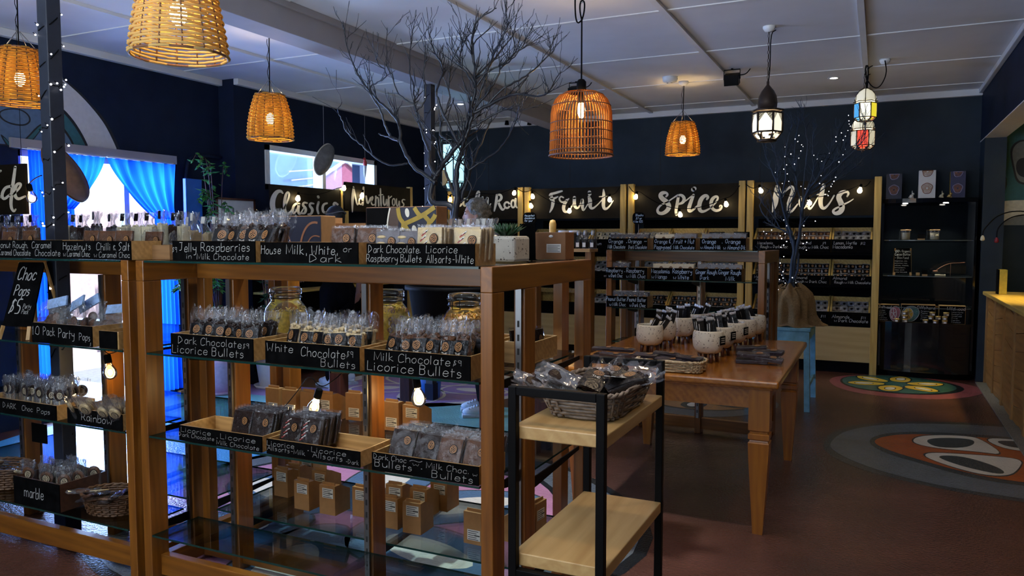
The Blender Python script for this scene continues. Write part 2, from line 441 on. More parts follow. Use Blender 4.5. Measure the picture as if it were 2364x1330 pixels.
# ------------------------------------------------------------------ hand lettering (single-stroke alphabet; baseline 2, x-height 6, capitals 9, descender 0)
GL = {
'A':(6,'023962,1555'),'B':(5,'0209,093948473606,3645433202'),'C':(5,'584929180703123253'),'D':(6,'0209,0929475534230 2'.replace(' ','')),
'E':(4,'490902 42,0636'.replace(' ','')),'F':(4,'490902,0636'),'G':(6,'58392918070313325255 35'.replace(' ','')),'H':(5,'0902,5952,0656'),'I':(1,'0902'),'J':(5,'0949,3934231303'),
'K':(5,'0902,490552'),'L':(4,'090242'),'M':(7,'0209336972'),'N':(5,'02095259'),'O':(6,'390805133354583 9'.replace(' ','')),'P':(5,'0209,09394857460 5'.replace(' ','')),
'R':(5,'0209,0939484635 05,2552'.replace(' ','')),'S':(5,'58391807163544331 202'.replace(' ','')),'T':(5,'0959,3932'),'U':(5,'090412324459'),'V':(5,'092259'),'W':(7,'091235526 9'.replace(' ','')),
'X':(5,'0952,5902'),'Y':(5,'0935,5902'),'Z':(5,'09590252'),
'a':(4,'453616 0403123245,4642'.replace(' ','')),'b':(4,'0902,0536464332 02'.replace(' ','')),'c':(4,'453616040312 3243'.replace(' ','')),'d':(4,'453616040312 3244,4942'.replace(' ','')),
'e':(4,'04444536160403123243'),'f':(3,'38291802,0636'),'g':(4,'4536160403123244,464130100 1'.replace(' ','')),'h':(4,'0902,0526364542'),'i':(1,'0602,0807'),'j':(2,'161100,1817'),
'k':(4,'0902,360442'),'l':(1,'0902'),'m':(6,'0602,0516263532,3546566562'.replace('3546566562','3546566562')),'n':(4,'0602,0526364542'),'o':(4,'2605031232444536 26'.replace(' ','')),
'p':(4,'0600,05364644321 202'.replace(' ','')),'q':(4,'4600,453616040312324 4'.replace(' ','')),'r':(3,'0602,052636'),'s':(4,'3526160514343322 1202'.replace(' ','')),'t':(3,'1812,0636'),
'u':(4,'060312324446,4642'),'v':(4,'062246'),'w':(6,'061234526 6'.replace(' ','')),'x':(4,'0642,4602'),'y':(4,'060424 44,46413010'.replace(' ','')),'z':(4,'06460242'),
'0':(5,'39180313325358 39'.replace(' ','')),'1':(2,'071912'),'2':(5,'0819394846020 252'.replace(' ','')),'3':(4,'0919384626,26454332 12 03'.replace(' ','')),'4':(5,'39044 4,3632'.replace(' ','')),
'5':(5,'490906264543321202'),'7':(4,'094912'),'8':(4,'29183 61534 2213142638 29'.replace(' ','')),'9':(4,'462605182949,494742'.replace('462605182949','462616081929394746')),
'$':(4,'48291817263534231303,2921'.replace('2921','2901')),'&':(5,'42073838 1905123 4'.replace(' ','')),',':(2,'1311'),'.':(1,'0203'),'-':(3,'0535'),'+':(4,'0545,2723'),'~':(4,'04163446'),
'%':(5,'0852,0818,4353'),"'":(1,'0908'),'!':(1,'0904,0203'),'/':(4,'0249'),
}
CUT = set('AEFHIKLMNTVWXYZkvwxz147$+%/-')
def glyph(ch):
    if ch == '*': return 2, [[(0.6,4.6),(1.2,4.9),(1.3,4.3),(0.7,4.2),(0.6,4.6)]]
    w, d = GL[ch]; out = []
    for st in d.split(','):
        p = [(int(st[i]), int(st[i+1])) for i in range(0, len(st)-1, 2)]
        out.append(p if ch in CUT else smoothpath(p, 2))
    return w, out
def text_width(t):
    return sum(3.2 if c == ' ' else glyph(c)[0]+1.7 for c in t)
def ribbon(M, P, w, right, up, org, nrm, mi=0):
    # flat stroke with a width at each point
    n = len(P); V = []; F = []
    ws = w if isinstance(w, (list, tuple)) else [w]*n
    for i, p in enumerate(P):
        a = P[max(i-1,0)]; b = P[min(i+1,n-1)]
        dx, dy = b[0]-a[0], b[1]-a[1]; l = math.hypot(dx, dy) or 1
        nx, ny = -dy/l*ws[i]/2, dx/l*ws[i]/2
        for s in (1, -1):
            V.append(org+right*(p[0]+nx*s)+up*(p[1]+ny*s)+nrm)
    for i in range(n-1): F.append((2*i, 2*i+1, 2*i+3, 2*i+2))
    M.add(V, F, mi)
def write(M, t, x, y, h, W=None, right=(1,0,0), up=(0,0,1), org=(0,0,0), nrm=(0,-0.001,0), pen=0.062, mi=0, slant=0.06, jit=0.25, drop=0.0):
    # one line of hand lettering: capital height h, baseline (x, y), squeezed or stretched to width W
    right, up, org, nrm = Vector(right), Vector(up), Vector(org), Vector(nrm)
    sy = h/7.0; tw = text_width(t)-1.7; sx = (W/tw) if W else sy*0.85
    cx = 0.0
    for k, ch in enumerate(t):
        if ch == ' ': cx += 3.2; continue
        w, sts = glyph(ch); jy = RND.uniform(-jit, jit)
        for st in sts:
            P = [(x+(cx+px_)*sx+slant*(py-2)*sy, y+(py-2+jy)*sy+drop*(cx/tw)) for px_, py in st]
            if len(P) >= 2: ribbon(M, P, pen*h, right, up, org, nrm, mi)
        cx += w+1.7
def brush(M, strokes, conv, mi=0):
    # brush lettering: strokes of (x, y, width) on a board, conv maps them to points of the board
    for j, st in enumerate(strokes):
        P = smoothpath(st, 2); n = len(P); V = []; F = []
        for i, p in enumerate(P):
            a = P[max(i-1,0)]; b = P[min(i+1,n-1)]
            dx, dy = b[0]-a[0], b[1]-a[1]; l = math.hypot(dx, dy) or 1
            for s in (1,-1): V.append(conv(p[0]-dy/l*p[2]/2*s, p[1]+dx/l*p[2]/2*s, j))
        for i in range(n-1): F.append((2*i, 2*i+1, 2*i+3, 2*i+2))
        M.add(V, F, mi)
        for e in (P[0], P[-1]):
            M.add([conv(e[0]+e[2]/2*cos(2*pi*q/10), e[1]+e[2]/2*sin(2*pi*q/10), j) for q in range(10)], [tuple(range(10))], mi)
def blob(M, c, rx, ry, right, up, nrm, mi=0, n=18, wob=0.0, seed=0, rot=0.0):
    c, right, up, nrm = Vector(c), Vector(right), Vector(up), Vector(nrm)
    V = []
    for i in range(n):
        a = 2*pi*i/n; k = 1+wob*(sin(2*a+seed)+0.7*sin(3*a+seed*2.3))
        x, y = rx*k*cos(a), ry*k*sin(a)
        V.append(c+right*(x*cos(rot)-y*sin(rot))+up*(x*sin(rot)+y*cos(rot))+nrm)
    M.add(V, [tuple(range(n))], mi)
def ring(M, c, rx, ry, w, right, up, nrm, mi=0, n=20, wob=0.0, seed=0):
    c, right, up, nrm = Vector(c), Vector(right), Vector(up), Vector(nrm); V = []
    for i in range(n):
        a = 2*pi*i/n; k = 1+wob*(sin(2*a+seed)+0.7*sin(3*a+seed*2.3))
        for q in (0, 1): V.append(c+right*((rx*k-q*w)*cos(a))+up*((ry*k-q*w)*sin(a))+nrm)
    M.add(V, [(2*i, 2*i+1, 2*((i+1) % n)+1, 2*((i+1) % n)) for i in range(n)], mi)
def logo(M, c, r, right=(1,0,0), up=(0,0,1), nrm=(0,-1,0), e=0.0008, mi=0, seed=1):
    # the round wobbly pod mark on the packs
    N = Vector(nrm)*e
    ring(M, c, r, r*1.1, r*0.13, right, up, N, mi, 18, 0.04, seed)
    ring(M, c, r*0.74, r*0.80, r*0.14, right, up, N, mi, 16, 0.06, seed+1)
    R, U_, C = Vector(right), Vector(up), Vector(c)
    for q in range(5):
        a = 2*pi*q/5+seed
        blob(M, C+R*(r*0.34*cos(a))+U_*(r*0.34*sin(a)), r*0.20, r*0.12, right, up, N, mi, 8, rot=a)
# ------------------------------------------------------------------ the setting
XL, XL2, YB, YF, ZC = -5.98, -5.78, 9.60, -2.5, 3.036
XR = 3.2
def fpt(u, v, lv): 
    p = at(u, v, Z=0); return (p.x, p.y, 0.0006*lv)
def fell(cx, cy_, rx, ry, lv, rot=0, n=40, wob=0.03, seed=0.0):
    P = []
    for i in range(n):
        a = 2*pi*i/n; k = 1+wob*(sin(2*a+seed)+0.8*sin(3*a+1.7*seed)+0.5*sin(5*a+seed))
        x, y = rx*k*cos(a), ry*k*sin(a)
        P.append((cx+x*cos(rot)-y*sin(rot), cy_+x*sin(rot)+y*cos(rot), 0.0006*lv))
    return P
FM = ['floor_paint', 'fl_pink', 'fl_blue', 'fl_grey', 'fl_white', 'fl_black', 'fl_orange', 'fl_slate', 'fl_green', 'fl_yellow', 'fl_rose', 'fl_lilac', 'fl_teal', 'fl_blue_reflection', 'fl_tan']
FI = {k: i for i, k in enumerate(FM)}
mat('floor_paint', (0.088, 0.038, 0.028), 0.24, var=0.35, scale=1.6, bump=0.5, bscale=70, spec=0.5)
M = MB()
M.box(-6.4, XR, YF, YB+0.2, -0.12, 0, 0)
def fp(P, k): M.add(P, [tuple(range(len(P)))], FI[k])
# seed-pod mural at the far right
fp(fell(0.25, 8.58, 0.68, 0.64, 1, seed=.4), 'fl_rose')
fp(fell(0.22, 8.66, 0.55, 0.53, 2, seed=.9, wob=.02), 'fl_black')
fp(fell(0.20, 8.68, 0.51, 0.50, 3, seed=.9, wob=.02), 'fl_green')
for q in range(6):
    a = radians(20+60*q); cx, cy_ = 0.19+0.29*cos(a), 8.68+0.29*sin(a)
    fp(fell(cx, cy_, 0.185, 0.115, 4, a, 20, .05, q), 'fl_black'); fp(fell(cx, cy_, 0.17, 0.10, 5, a, 20, .05, q), 'fl_yellow')
    fp(fell(cx+0.02*cos(a), cy_+0.02*sin(a), 0.095, 0.05, 6, a, 18, .03, q), 'fl_black'); fp(fell(cx+0.02*cos(a), cy_+0.02*sin(a), 0.085, 0.042, 7, a, 18, .03, q), 'fl_white')
# large rust mural by the counter
def fpx(pts, lv, k, it=2): fp([(p[0], p[1], 0.0006*lv) for p in smoothpath([fpt(u, v, lv)[:2] for u, v in pts], it, True)], k)
fpx([(1896,1040),(1905,1012),(1924,996),(1968,982),(2050,974),(2200,974),(2340,982),(2600,1010),(2700,1100),(2600,1200),(2364,1160),(2200,1135),(2060,1105),(1960,1075)], 1, 'fl_slate')
fpx([(1911,1034),(1926,1010),(1960,992),(2050,978),(2200,979),(2340,987),(2600,1015),(2690,1100),(2600,1190),(2364,1152),(2200,1128),(2060,1096),(1970,1066)], 2, 'fl_grey')
fpx([(2002,1022),(2020,1005),(2090,996),(2200,1000),(2364,1012),(2500,1030),(2560,1080),(2480,1130),(2364,1124),(2230,1102),(2110,1066),(2040,1046)], 3, 'fl_slate')
fpx([(2014,1022),(2030,1010),(2090,1002),(2200,1006),(2364,1018),(2490,1034),(2545,1080),(2470,1122),(2364,1116),(2235,1094),(2115,1060),(2050,1040)], 4, 'fl_orange')
for o_, i_ in (([(2106,1024),(2112,1010),(2160,1005),(2240,1008),(2270,1018),(2320,1052),(2260,1044),(2160,1036)], [(2136,1020),(2150,1013),(2200,1012),(2248,1016),(2250,1028),(2220,1036),(2160,1034)]),
               ([(2133,1056),(2140,1046),(2200,1048),(2290,1054),(2362,1062),(2352,1084),(2330,1100),(2270,1098),(2200,1080)], [(2164,1058),(2175,1052),(2230,1056),(2300,1078),(2324,1094),(2300,1096),(2220,1078)]),
               ([(2276,1018),(2290,1012),(2364,1018),(2470,1034),(2480,1050),(2400,1046),(2320,1038)], [(2300,1022),(2310,1018),(2370,1022),(2440,1036),(2400,1040),(2330,1034)])):
    c = (sum(p[0] for p in o_)/len(o_), sum(p[1] for p in o_)/len(o_))
    fpx([(c[0]+(p[0]-c[0])*1.04, c[1]+(p[1]-c[1])*1.08) for p in o_], 5, 'fl_slate'); fpx(o_, 6, 'fl_white'); fpx(i_, 7, 'fl_slate')
# ochre mural beyond the table
fp(fell(-1.40, 7.00, 0.62, 0.62, 1, seed=.3), 'fl_grey'); fp(fell(-1.40, 7.08, 0.50, 0.48, 2, seed=.7), 'fl_slate'); fp(fell(-1.40, 7.09, 0.47, 0.45, 3, seed=.7), 'fl_tan')
for q in range(5):
    a = radians(-100+72*q); cx, cy_ = -1.40+0.25*cos(a), 7.08+0.25*sin(a)
    fp(fell(cx, cy_, 0.17, 0.11, 4, a, 18, .04, q), 'fl_slate'); fp(fell(cx, cy_, 0.10, 0.055, 5, a, 16, .02, q), 'fl_white')
# pink pod mural under the glass-shelf stand
fp(fell(-2.45, 3.45, 1.42, 1.36, 1, seed=1.2, wob=.03), 'fl_black'); fp(fell(-2.45, 3.45, 1.36, 1.30, 2, seed=1.2, wob=.03), 'fl_grey')
fp(fell(-2.50, 3.38, 1.18, 1.12, 3, seed=2.2, wob=.03), 'fl_black'); fp(fell(-2.50, 3.38, 1.14, 1.08, 4, seed=2.2, wob=.03), 'fl_pink')
for q in range(6):
    a = radians(-18+60*q); cx, cy_ = -2.52+0.60*cos(a), 3.25+0.58*sin(a)
    fp(fell(cx, cy_, 0.47, 0.27, 5, a, 26, .05, q*1.3), 'fl_slate'); fp(fell(cx, cy_, 0.455, 0.255, 6, a, 26, .05, q*1.3), 'fl_blue')
    fp(fell(cx+0.06*cos(a), cy_+0.06*sin(a), 0.28, 0.12, 7, a, 22, .03, q), 'fl_white')
# teal and lilac paint towards the shop door, and a painted-in blue curtain reflection
fp(fell(-4.55, 3.85, 1.30, 1.05, 1, seed=.5, wob=.04), 'fl_blue_reflection')
fp(fell(-5.0, 5.05, 1.15, 0.52, 2, 0.1, seed=2.5, wob=.05), 'fl_teal')
fp(fell(-4.9, 5.75, 1.1, 0.26, 3, 0.08, seed=1.5, wob=.05), 'fl_lilac')
# purple mural by the far customers
fp(fell(-4.0, 6.55, 1.0, 0.95, 1, seed=.2), 'fl_white'); fp(fell(-4.0, 6.55, 0.86, 0.80, 2, seed=.9), 'fl_lilac')
for q in range(5):
    a = radians(-70+72*q); cx, cy_ = -4.0+0.48*cos(a), 6.55+0.44*sin(a)
    fp(fell(cx, cy_, 0.34, 0.23, 3, a, 22, .04, q), 'fl_white'); fp(fell(cx, cy_, 0.31, 0.20, 4, a, 22, .04, q), 'fl_lilac'); fp(fell(cx, cy_, 0.18, 0.085, 5, a, 18, .02, q), 'fl_white')
fp(fell(-2.9, 5.6, 1.1, 0.42, 1, seed=.6), 'fl_teal')
# mosaic strip along the counter foot
struct(M.done('floor', FM, fix=False))
M = MB(); M.box(0.925, 1.03, 2.0, 9.1, 0.0, 0.010); struct(M.done('trim_1', 'mosaic'))

# left wall with the shop door opening and the high window
WM = ['navy', 'wl_grey', 'wl_teal', 'wl_slate', 'wl_dark', 'wl_stone', 'wl_cream']
M = MB()
D0, D1, DZ = 3.80, 5.24, 2.16
M.box(XL-.16, XL, YF, D0, 0, ZC); M.box(XL-.16, XL, D1, 5.82, 0, ZC); M.box(XL-.16, XL, D0, D1, DZ, ZC); M.box(XL-.16, XL, D0, D1, 0, 0.04)
W0, W1, WZ0, WZ1 = 6.23, 8.19, 1.98, 2.44
M.box(XL-.16, XL2, 5.82, W0, 0, ZC); M.box(XL-.16, XL2, W1, YB+.2, 0, ZC); M.box(XL-.16, XL2, W0, W1, WZ1, ZC); M.box(XL-.16, XL2, W0, W1, 0, WZ0)
def wpx(pts, k, lv, it=2, X=XL):
    P = smoothpath([tuple(at(u, v, X=X))[1:] for u, v in pts], it, True)
    M.add([(X+0.0012*lv, p[0], p[1]) for p in P], [tuple(range(len(P)))], WM.index(k))
wpx([(60,150),(135,172),(160,190),(195,222),(240,272),(262,310),(284,362),(240,358),(60,340)], 'wl_dark', 1)
wpx([(60,156),(135,177),(158,195),(192,226),(234,275),(255,312),(276,360),(236,356),(60,335)], 'wl_grey', 2)
wpx([(-60,215),(60,205),(120,230),(158,262),(188,305),(210,352),(140,350),(-60,330)], 'wl_dark', 3)
wpx([(-60,221),(60,211),(118,236),(153,267),(182,307),(203,350),(140,348),(-60,330)], 'wl_teal', 4)
wpx([(-60,232),(30,228),(90,246),(130,275),(160,312),(176,346),(100,344),(60,340),(-60,330)], 'wl_dark', 5)
wpx([(-60,236),(30,232),(87,250),(126,279),(155,314),(170,343),(100,341),(60,337),(-60,327)], 'wl_slate', 6)
wpx([(-10,262),(10,250),(45,250),(68,266),(70,284),(50,293),(10,284)], 'wl_dark', 7); wpx([(-5,262),(12,253),(44,253),(64,267),(66,282),(48,289),(12,281)], 'wl_slate', 8)
wpx([(90,284),(100,290),(78,322),(52,345),(20,348),(-5,306),(12,318),(28,340),(52,326)], 'wl_dark', 7); wpx([(92,288),(96,293),(75,321),(50,342),(24,345),(2,314),(14,323),(28,343),(54,329)], 'wl_teal', 8)
struct(M.done('wall_left', WM, fix=False))
# back wall, mural on its right part
M = MB(); M.box(XL-.16, XR, YB, YB+.15, 0, ZC)
def bpx(pts, k, lv, it=2):
    P = smoothpath([(q.x, q.z) for q in (at(u, v, Y=YB) for u, v in pts)], it, True)
    M.add([(p[0], YB-0.0012*lv, p[1]) for p in P], [tuple(range(len(P)))], WM.index(k))
bpx([(2288,230),(2420,200),(2420,520),(2288,520)], 'wl_stone', 1, 0)
bpx([(2296,290),(2320,255),(2345,240),(2420,230),(2420,470),(2330,470),(2288,478),(2288,456),(2316,440),(2322,420),(2312,390),(2298,340),(2288,330),(2288,310)], 'wl_dark', 2, 1)
bpx([(2300,292),(2322,262),(2345,246),(2420,236),(2420,466),(2330,466),(2288,474),(2288,460),(2320,444),(2326,420),(2316,390),(2302,340),(2290,320)], 'wl_teal', 3, 1)
bpx([(2340,330),(2364,320),(2420,330),(2420,430),(2364,428),(2345,420),(2338,390),(2330,350)], 'wl_dark', 4); bpx([(2344,333),(2364,324),(2420,334),(2420,426),(2364,423),(2349,416),(2342,388),(2335,352)], 'wl_stone', 5)
bpx([(2345,372),(2364,362),(2420,370),(2420,412),(2364,412),(2346,400)], 'wl_dark', 6)
bpx([(2270,408),(2292,406),(2310,418),(2308,430),(2290,440),(2270,440)], 'wl_dark', 4)
bpx([(2288,480),(2300,468),(2330,462),(2420,462),(2420,490),(2364,494),(2320,510),(2288,528)], 'wl_cream', 5)
WM2 = ['navy_back'] + WM[1:]
struct(M.done('wall_back', WM2, fix=False))
M = MB(); M.box(XR, XR+.15, YF, YB+.2, 0, ZC); struct(M.done('wall_right', 'navy'))
# wall behind the camera with the shop-front window
M = MB(); M.box(XL-.16, -4.3, YF-.15, YF, 0, ZC); M.box(-0.5, XR, YF-.15, YF, 0, ZC); M.box(-4.3, -0.5, YF-.15, YF, 0, 0.45); M.box(-4.3, -0.5, YF-.15, YF, 2.55, ZC)
struct(M.done('wall_front', 'navy'))
M = MB()
for x in (-4.3, -3.06, -1.8, -0.56): M.box(x, x+.06, YF-.12, YF-.04, .45, 2.55)
M.box(-4.3, -.5, YF-.12, YF-.04, .45, .51); M.box(-4.3, -.5, YF-.12, YF-.04, 2.49, 2.55)
struct(M.done('window_3', 'white_paint'))
# ceiling with cover strips, beam, bulkhead, cornices
M = MB(); M.box(XL-.16, XR, YF, YB+.2, ZC, ZC+.12, 0)
for y in (-1.0, 0.3, 1.55, 2.8, 4.07, 5.37, 6.68, 7.92, 9.17): M.box(XL, XR, y-.022, y+.022, ZC-.007, ZC, 1)
for x in (-4.86, -2.6, -1.375, -0.155): M.box(x-.022, x+.022, YF, YB, ZC-.022, ZC, 1)
struct(M.done('ceiling', ['ceiling_paint', 'trim_paint']))
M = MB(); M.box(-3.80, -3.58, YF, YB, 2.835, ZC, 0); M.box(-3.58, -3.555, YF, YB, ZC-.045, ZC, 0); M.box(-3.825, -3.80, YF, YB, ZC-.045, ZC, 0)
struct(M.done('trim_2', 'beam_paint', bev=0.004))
M = MB(); M.box(0.94, 1.12, YF, YB, 2.49, ZC, 0); M.box(0.935, 1.125, YF, YB, 2.482, 2.49, 1); struct(M.done('trim_3', ['navy', 'white_paint']))
M = MB(); M.box(XL, 0.94, YB-.06, YB, ZC-.07, ZC); M.box(0.90, 0.94, YF, YB, ZC-.05, ZC); M.box(XL2, XL2+.06, 5.82, YB, ZC-.06, ZC); M.box(XL, XL+.06, YF, 5.82, ZC-.06, ZC)
struct(M.done('trim_4', 'trim_paint', bev=0.006))
M = MB(); M.box(0.94, 1.13, 9.2, YB, 0, 2.49); struct(M.done('trim_5', 'navy_back'))
M = MB()
for k in range(9):
    x = -4.9+k*1.2
    if x < .9: M.box(x, x+.006, YB-.003, YB, 2.0, ZC-.07)
struct(M.done('trim_6', 'wl_dark'))

# shop door / window with its frame; glass; high window
def frame_part(M, x0, x1, y0, y1, z0, z1, t, mull=(), rail=()):
    M.box(x0, x1, y0, y0+t, z0, z1); M.box(x0, x1, y1-t, y1, z0, z1); M.box(x0, x1, y0, y1, z1-t, z1); M.box(x0, x1, y0, y1, z0, z0+t)
    for y in mull: M.box(x0, x1, y-t/2, y+t/2, z0, z1)
    for z in rail: M.box(x0, x1, y0, y1, z-t/2, z+t/2)
d1 = thing('door_1', None, None, (XL-.08, (D0+D1)/2, 0.04)); struct(d1)
M = MB(); frame_part(M, XL-.12, XL-.05, D0, D1, .04, DZ, .05, (4.16, 4.78), ()); M.done('door_frame', 'white_paint', d1, True)
M = MB(); M.box(XL-.09, XL-.085, D0+.05, D1-.05, .08, DZ-.05); M.done('pane', 'window_glass', d1, True)
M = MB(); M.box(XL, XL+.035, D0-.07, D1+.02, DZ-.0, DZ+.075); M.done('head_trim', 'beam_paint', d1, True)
w2 = thing('window_2', None, None, (XL2-.08, 7.2, WZ0)); struct(w2)
M = MB(); frame_part(M, XL2-.12, XL2+.02, W0, W1, WZ0, WZ1, .055, (7.16,), ()); M.done('window_frame', 'white_paint', w2, True)
M = MB(); M.box(XL2-.09, XL2-.085, W0+.05, W1-.05, WZ0, WZ1-.05); M.done('pane', 'window_glass', w2, True)
# what stands outside: paved ground, fence, a pink gable, a blue awning frame
M = MB(); M.box(-16, -6.4, -4, 16, -.1, -.02); struct(M.done('trim_7', 'ground_light'))
fn = thing('corrugated_fence', 'pale pink corrugated fence outside beyond the curtained shop door', 'fence', (-9.2, 5.5, -.02))
M = MB(); M.grid(lambda u, v: (-9.2+.02*sin(u*420), 1.5+u*8.5, -.02+v*1.87), 260, 1); M.done('sheet', 'fence', fn, True)
M = MB()
for y in (2.0, 4.2, 6.4, 8.6): M.box(-9.26, -9.22, y, y+.05, -.02, 1.9)
M.done('post', 'fence', fn, True)
mat('house_pink', (0.62, 0.20, 0.36), 0.7); mat('awning_blue', (0.10, 0.28, 0.55), 0.6, var=0.3, scale=2)
aw = thing('awning', 'blue outdoor awning with white struts seen through the high window', 'awning', (-7.4, 7.2, 2.0))
M = MB(); M.box(-7.62, -7.58, 7.0, 12.6, 1.6, 3.4); M.done('canopy', 'awning_blue', aw, True)
M = MB()
for y, z, e in ((8.55, 2.40, .12), (8.6, 2.28, .14), (8.65, 2.18, .16), (10.3, 2.2, .4), (10.2, 2.45, .1)): M.bar((-7.5, y, z), (-7.5, y+1.0, z+e), .018, .018)
M.done('strut', 'white_paint', aw, True)
M = MB(); M.box(-7.64, -7.56, 7.0, 7.06, -.02, 1.6); M.box(-7.64, -7.56, 12.5, 12.56, -.02, 1.6); M.done('post', 'white_paint', aw, True)
hs = thing('gabled_house_sign', 'pink gable shape outside behind right half of the high window', 'sign', (-7.3, 8.3, 1.6))
M = MB(); M.ext([(-7.35, 8.95, 1.6), (-7.35, 10.5, 1.6), (-7.35, 10.5, 2.2), (-7.35, 9.62, 2.62), (-7.35, 8.95, 2.3)], (-.05, 0, 0)); M.box(-7.40, -7.35, 9.6, 9.7, -.02, 1.6); M.done('gable', 'house_pink', hs, True)
M = MB(); M.bar((-7.33, 9.62, 2.64), (-7.33, 10.55, 2.18), .03, .04); M.bar((-7.33, 9.62, 2.64), (-7.33, 8.9, 2.28), .03, .04); M.done('barge_board', 'white_paint', hs, True)

# blue curtains in the shop door
def curtain(label, ytop0, ytop1, ybot0, ybot1, z0, ztie, gather):
    t = thing('curtain', label, 'curtain', (XL+.03, (ytop0+ytop1)/2, DZ))
    M = MB()
    def fn(u, v):
        k = v**1.5 if gather else 0
        y = (ytop0+(ytop1-ytop0)*u)*(1-k)+(ybot0+(ybot1-ybot0)*u)*k
        z = DZ-.01-(DZ-ztie)*v - (0.10*sin(u*pi)*v*(1-v)*2 if gather else 0)
        return (XL+.055+.028*sin(u*34+v*2)*(1-.4*k)+.012*sin(u*71), y, z)
    M.grid(fn, 70, 24)
    if z0 < ztie: 
        def f2(u, v): return (XL+.055+.024*sin(u*34+2), ybot0+(ybot1-ybot0)*u*(1+.2*v), ztie-(ztie-z0)*v)
        M.grid(f2, 40, 10)
    M.done('drape', 'curtain', t, True)
    M = MB(); M.tube([(XL+.055, ytop0, DZ+.0), (XL+.055, ytop1, DZ+.0)], .008, 8); M.done('rod', 'white_paint', t, True)
    return t
curtain('blue curtain at the right side of the shop door, swept back to the right', 4.52, 5.20, 4.98, 5.20, 0.06, 1.66, True)
curtain('short blue curtain swept left across the middle of the shop door', 4.10, 4.48, 4.06, 4.20, 1.2, 1.72, True)
curtain('blue curtain hanging straight at the left edge of the shop door', 3.84, 4.02, 3.84, 4.02, 0.1, 0.8, False)
bp_ = thing('door_leaf', 'narrow bright blue door leaf standing open right of the curtained opening', 'door', (-5.85, 5.40, 0))
M = MB(); M.box(-5.90, -5.86, 5.28, 5.47, 0.0, 2.03); M.done('leaf_panel', 'blue_panel', bp_, True, bev=.004)
M = MB(); M.tube([(-5.855, 5.32, .98), (-5.83, 5.32, .98), (-5.83, 5.32, 1.12), (-5.855, 5.32, 1.12)], .008, 6); M.done('handle', 'chrome', bp_, True)
# ------------------------------------------------------------------ glass-shelf display stands
def gx(u, Y, v=600): return at(u, v, Y=Y).x
def gz(u, v, Y): return at(u, v, Y=Y).z
def stand(label, X0, X1, Yf, Yb, Ym, front, back, cols, sides=(1, 1), top=1.384, rz=0.0, brk=True):
    t = thing('display_stand', label, 'shelf', (X0, Yf, 0), rz, 'timber stands with glass shelves')
    W, D, m = X1-X0, Yb-Yf, Ym-Yf
    pw, pd, rh = .045, .09, .086
    xs = ([0] if sides[0] else [])+([W-pw] if sides[1] else [])
    for x in xs:
        for y, e in ((0, pd), (m+.06, .05) if x == 0 else (m, pd), (D-pd, pd)):
            M = MB(); M.box(x, x+pw, y, y+e, 0, top-rh); M.done('post', 'pine_z', t, bev=.003)
        M = MB(); M.box(x, x+pw, 0, D, top-rh, top); M.done('top_rail', 'pine_y', t, bev=.003)
        M = MB(); M.box(x, x+pw, pd, D-pd, .03, .11); M.done('bottom_rail', 'pine_y', t, bev=.003)
    for x in cols:
        M = MB(); M.box(x-X0, x-X0+pw, m, m+pd, 0, top-rh); M.done('post', 'pine_z', t, bev=.003)
    M = MB(); M.box(0 if not sides[0] else pw, W if not sides[1] else W-pw, m+.02, m+.065, top-rh, top-.012); M.done('top_rail', 'pine_x', t, bev=.003)
    M = MB(); M.box(0 if not sides[0] else pw, W if not sides[1] else W-pw, m+.02, m+.065, .03, .115); M.done('bottom_rail', 'pine_x', t, bev=.003)
    if D > .6:
        M = MB(); M.box(0 if not sides[0] else pw, W-pw, .045, .085, .03, .12); M.done('bottom_rail', 'pine_x', t, bev=.003)
    stds = [x-X0 for x in cols]+([W-pw] if sides[1] else [])
    for k, x in enumerate(stds):
        M = MB(); M.box(x+.012, x+.034, m-.012, m, .12, top-rh, 0)
        for i in range(int((top-rh-.2)/.05)): M.box(x+.019, x+.027, m-.0125, m-.0118, .16+i*.05, .183+i*.05, 1)
        o = M.done('slotted_standard', ['chrome', 'slot_dark'], t); o['label'] = 'chrome slotted upright'
        if brk:
            for z in front:
                M = MB(); M.ext([(x+.021, m-.005, z-.05), (x+.021, m-.005, z-.009), (x+.021, .035, z-.009), (x+.021, .035, z-.022), (x+.021, m-.06, z-.05)], (.005, 0, 0)); M.done('bracket', 'black_metal', t)
            for z in back:
                M = MB(); M.ext([(x+.021, m+pd, z-.05), (x+.021, m+pd, z-.009), (x+.021, D-.035, z-.009), (x+.021, D-.035, z-.022), (x+.021, m+pd+.06, z-.05)], (.005, 0, 0)); M.done('bracket', 'black_metal', t)
    def glass(x0, x1, y0, y1, z):
        M = MB(); h = .008
        V = [(x0,y0,z-h),(x1,y0,z-h),(x1,y1,z-h),(x0,y1,z-h),(x0,y0,z),(x1,y0,z),(x1,y1,z),(x0,y1,z)]
        M.add(V, [(0,3,2,1),(4,5,6,7)], 0); M.add(V, [(0,1,5,4),(1,2,6,5),(2,3,7,6),(3,0,4,7)], 1)
        M.done('glass_shelf', ['glass_sheet', 'glass_edge'], t)
    a, b = (pw+.006 if sides[0] else .0), (W-pw-.006 if sides[1] else W)
    glass(a, b, 0.0, D-.02, top)
    for z in front: glass(a, b, 0.0, m-.014, z)
    for z in back: glass(a, b, m+pd+.004, D-.02, z)
    return t
Y0 = 2.25
FZ = [1.0, .648, .221]; BZ = [.98, .585, .221]
stand('timber and glass display stand with licorice bullet trays, in the foreground', -2.80, -1.134, Y0, 3.21, 2.51, FZ, BZ, (gx(519, 2.51), gx(832, 2.51)))
stand('timber and glass display stand with choc pops at the left edge around the column', -4.75, -2.845, Y0, 3.21, 2.56, FZ, BZ, (gx(30, 2.56), gx(226, 2.56)), (0, 1))
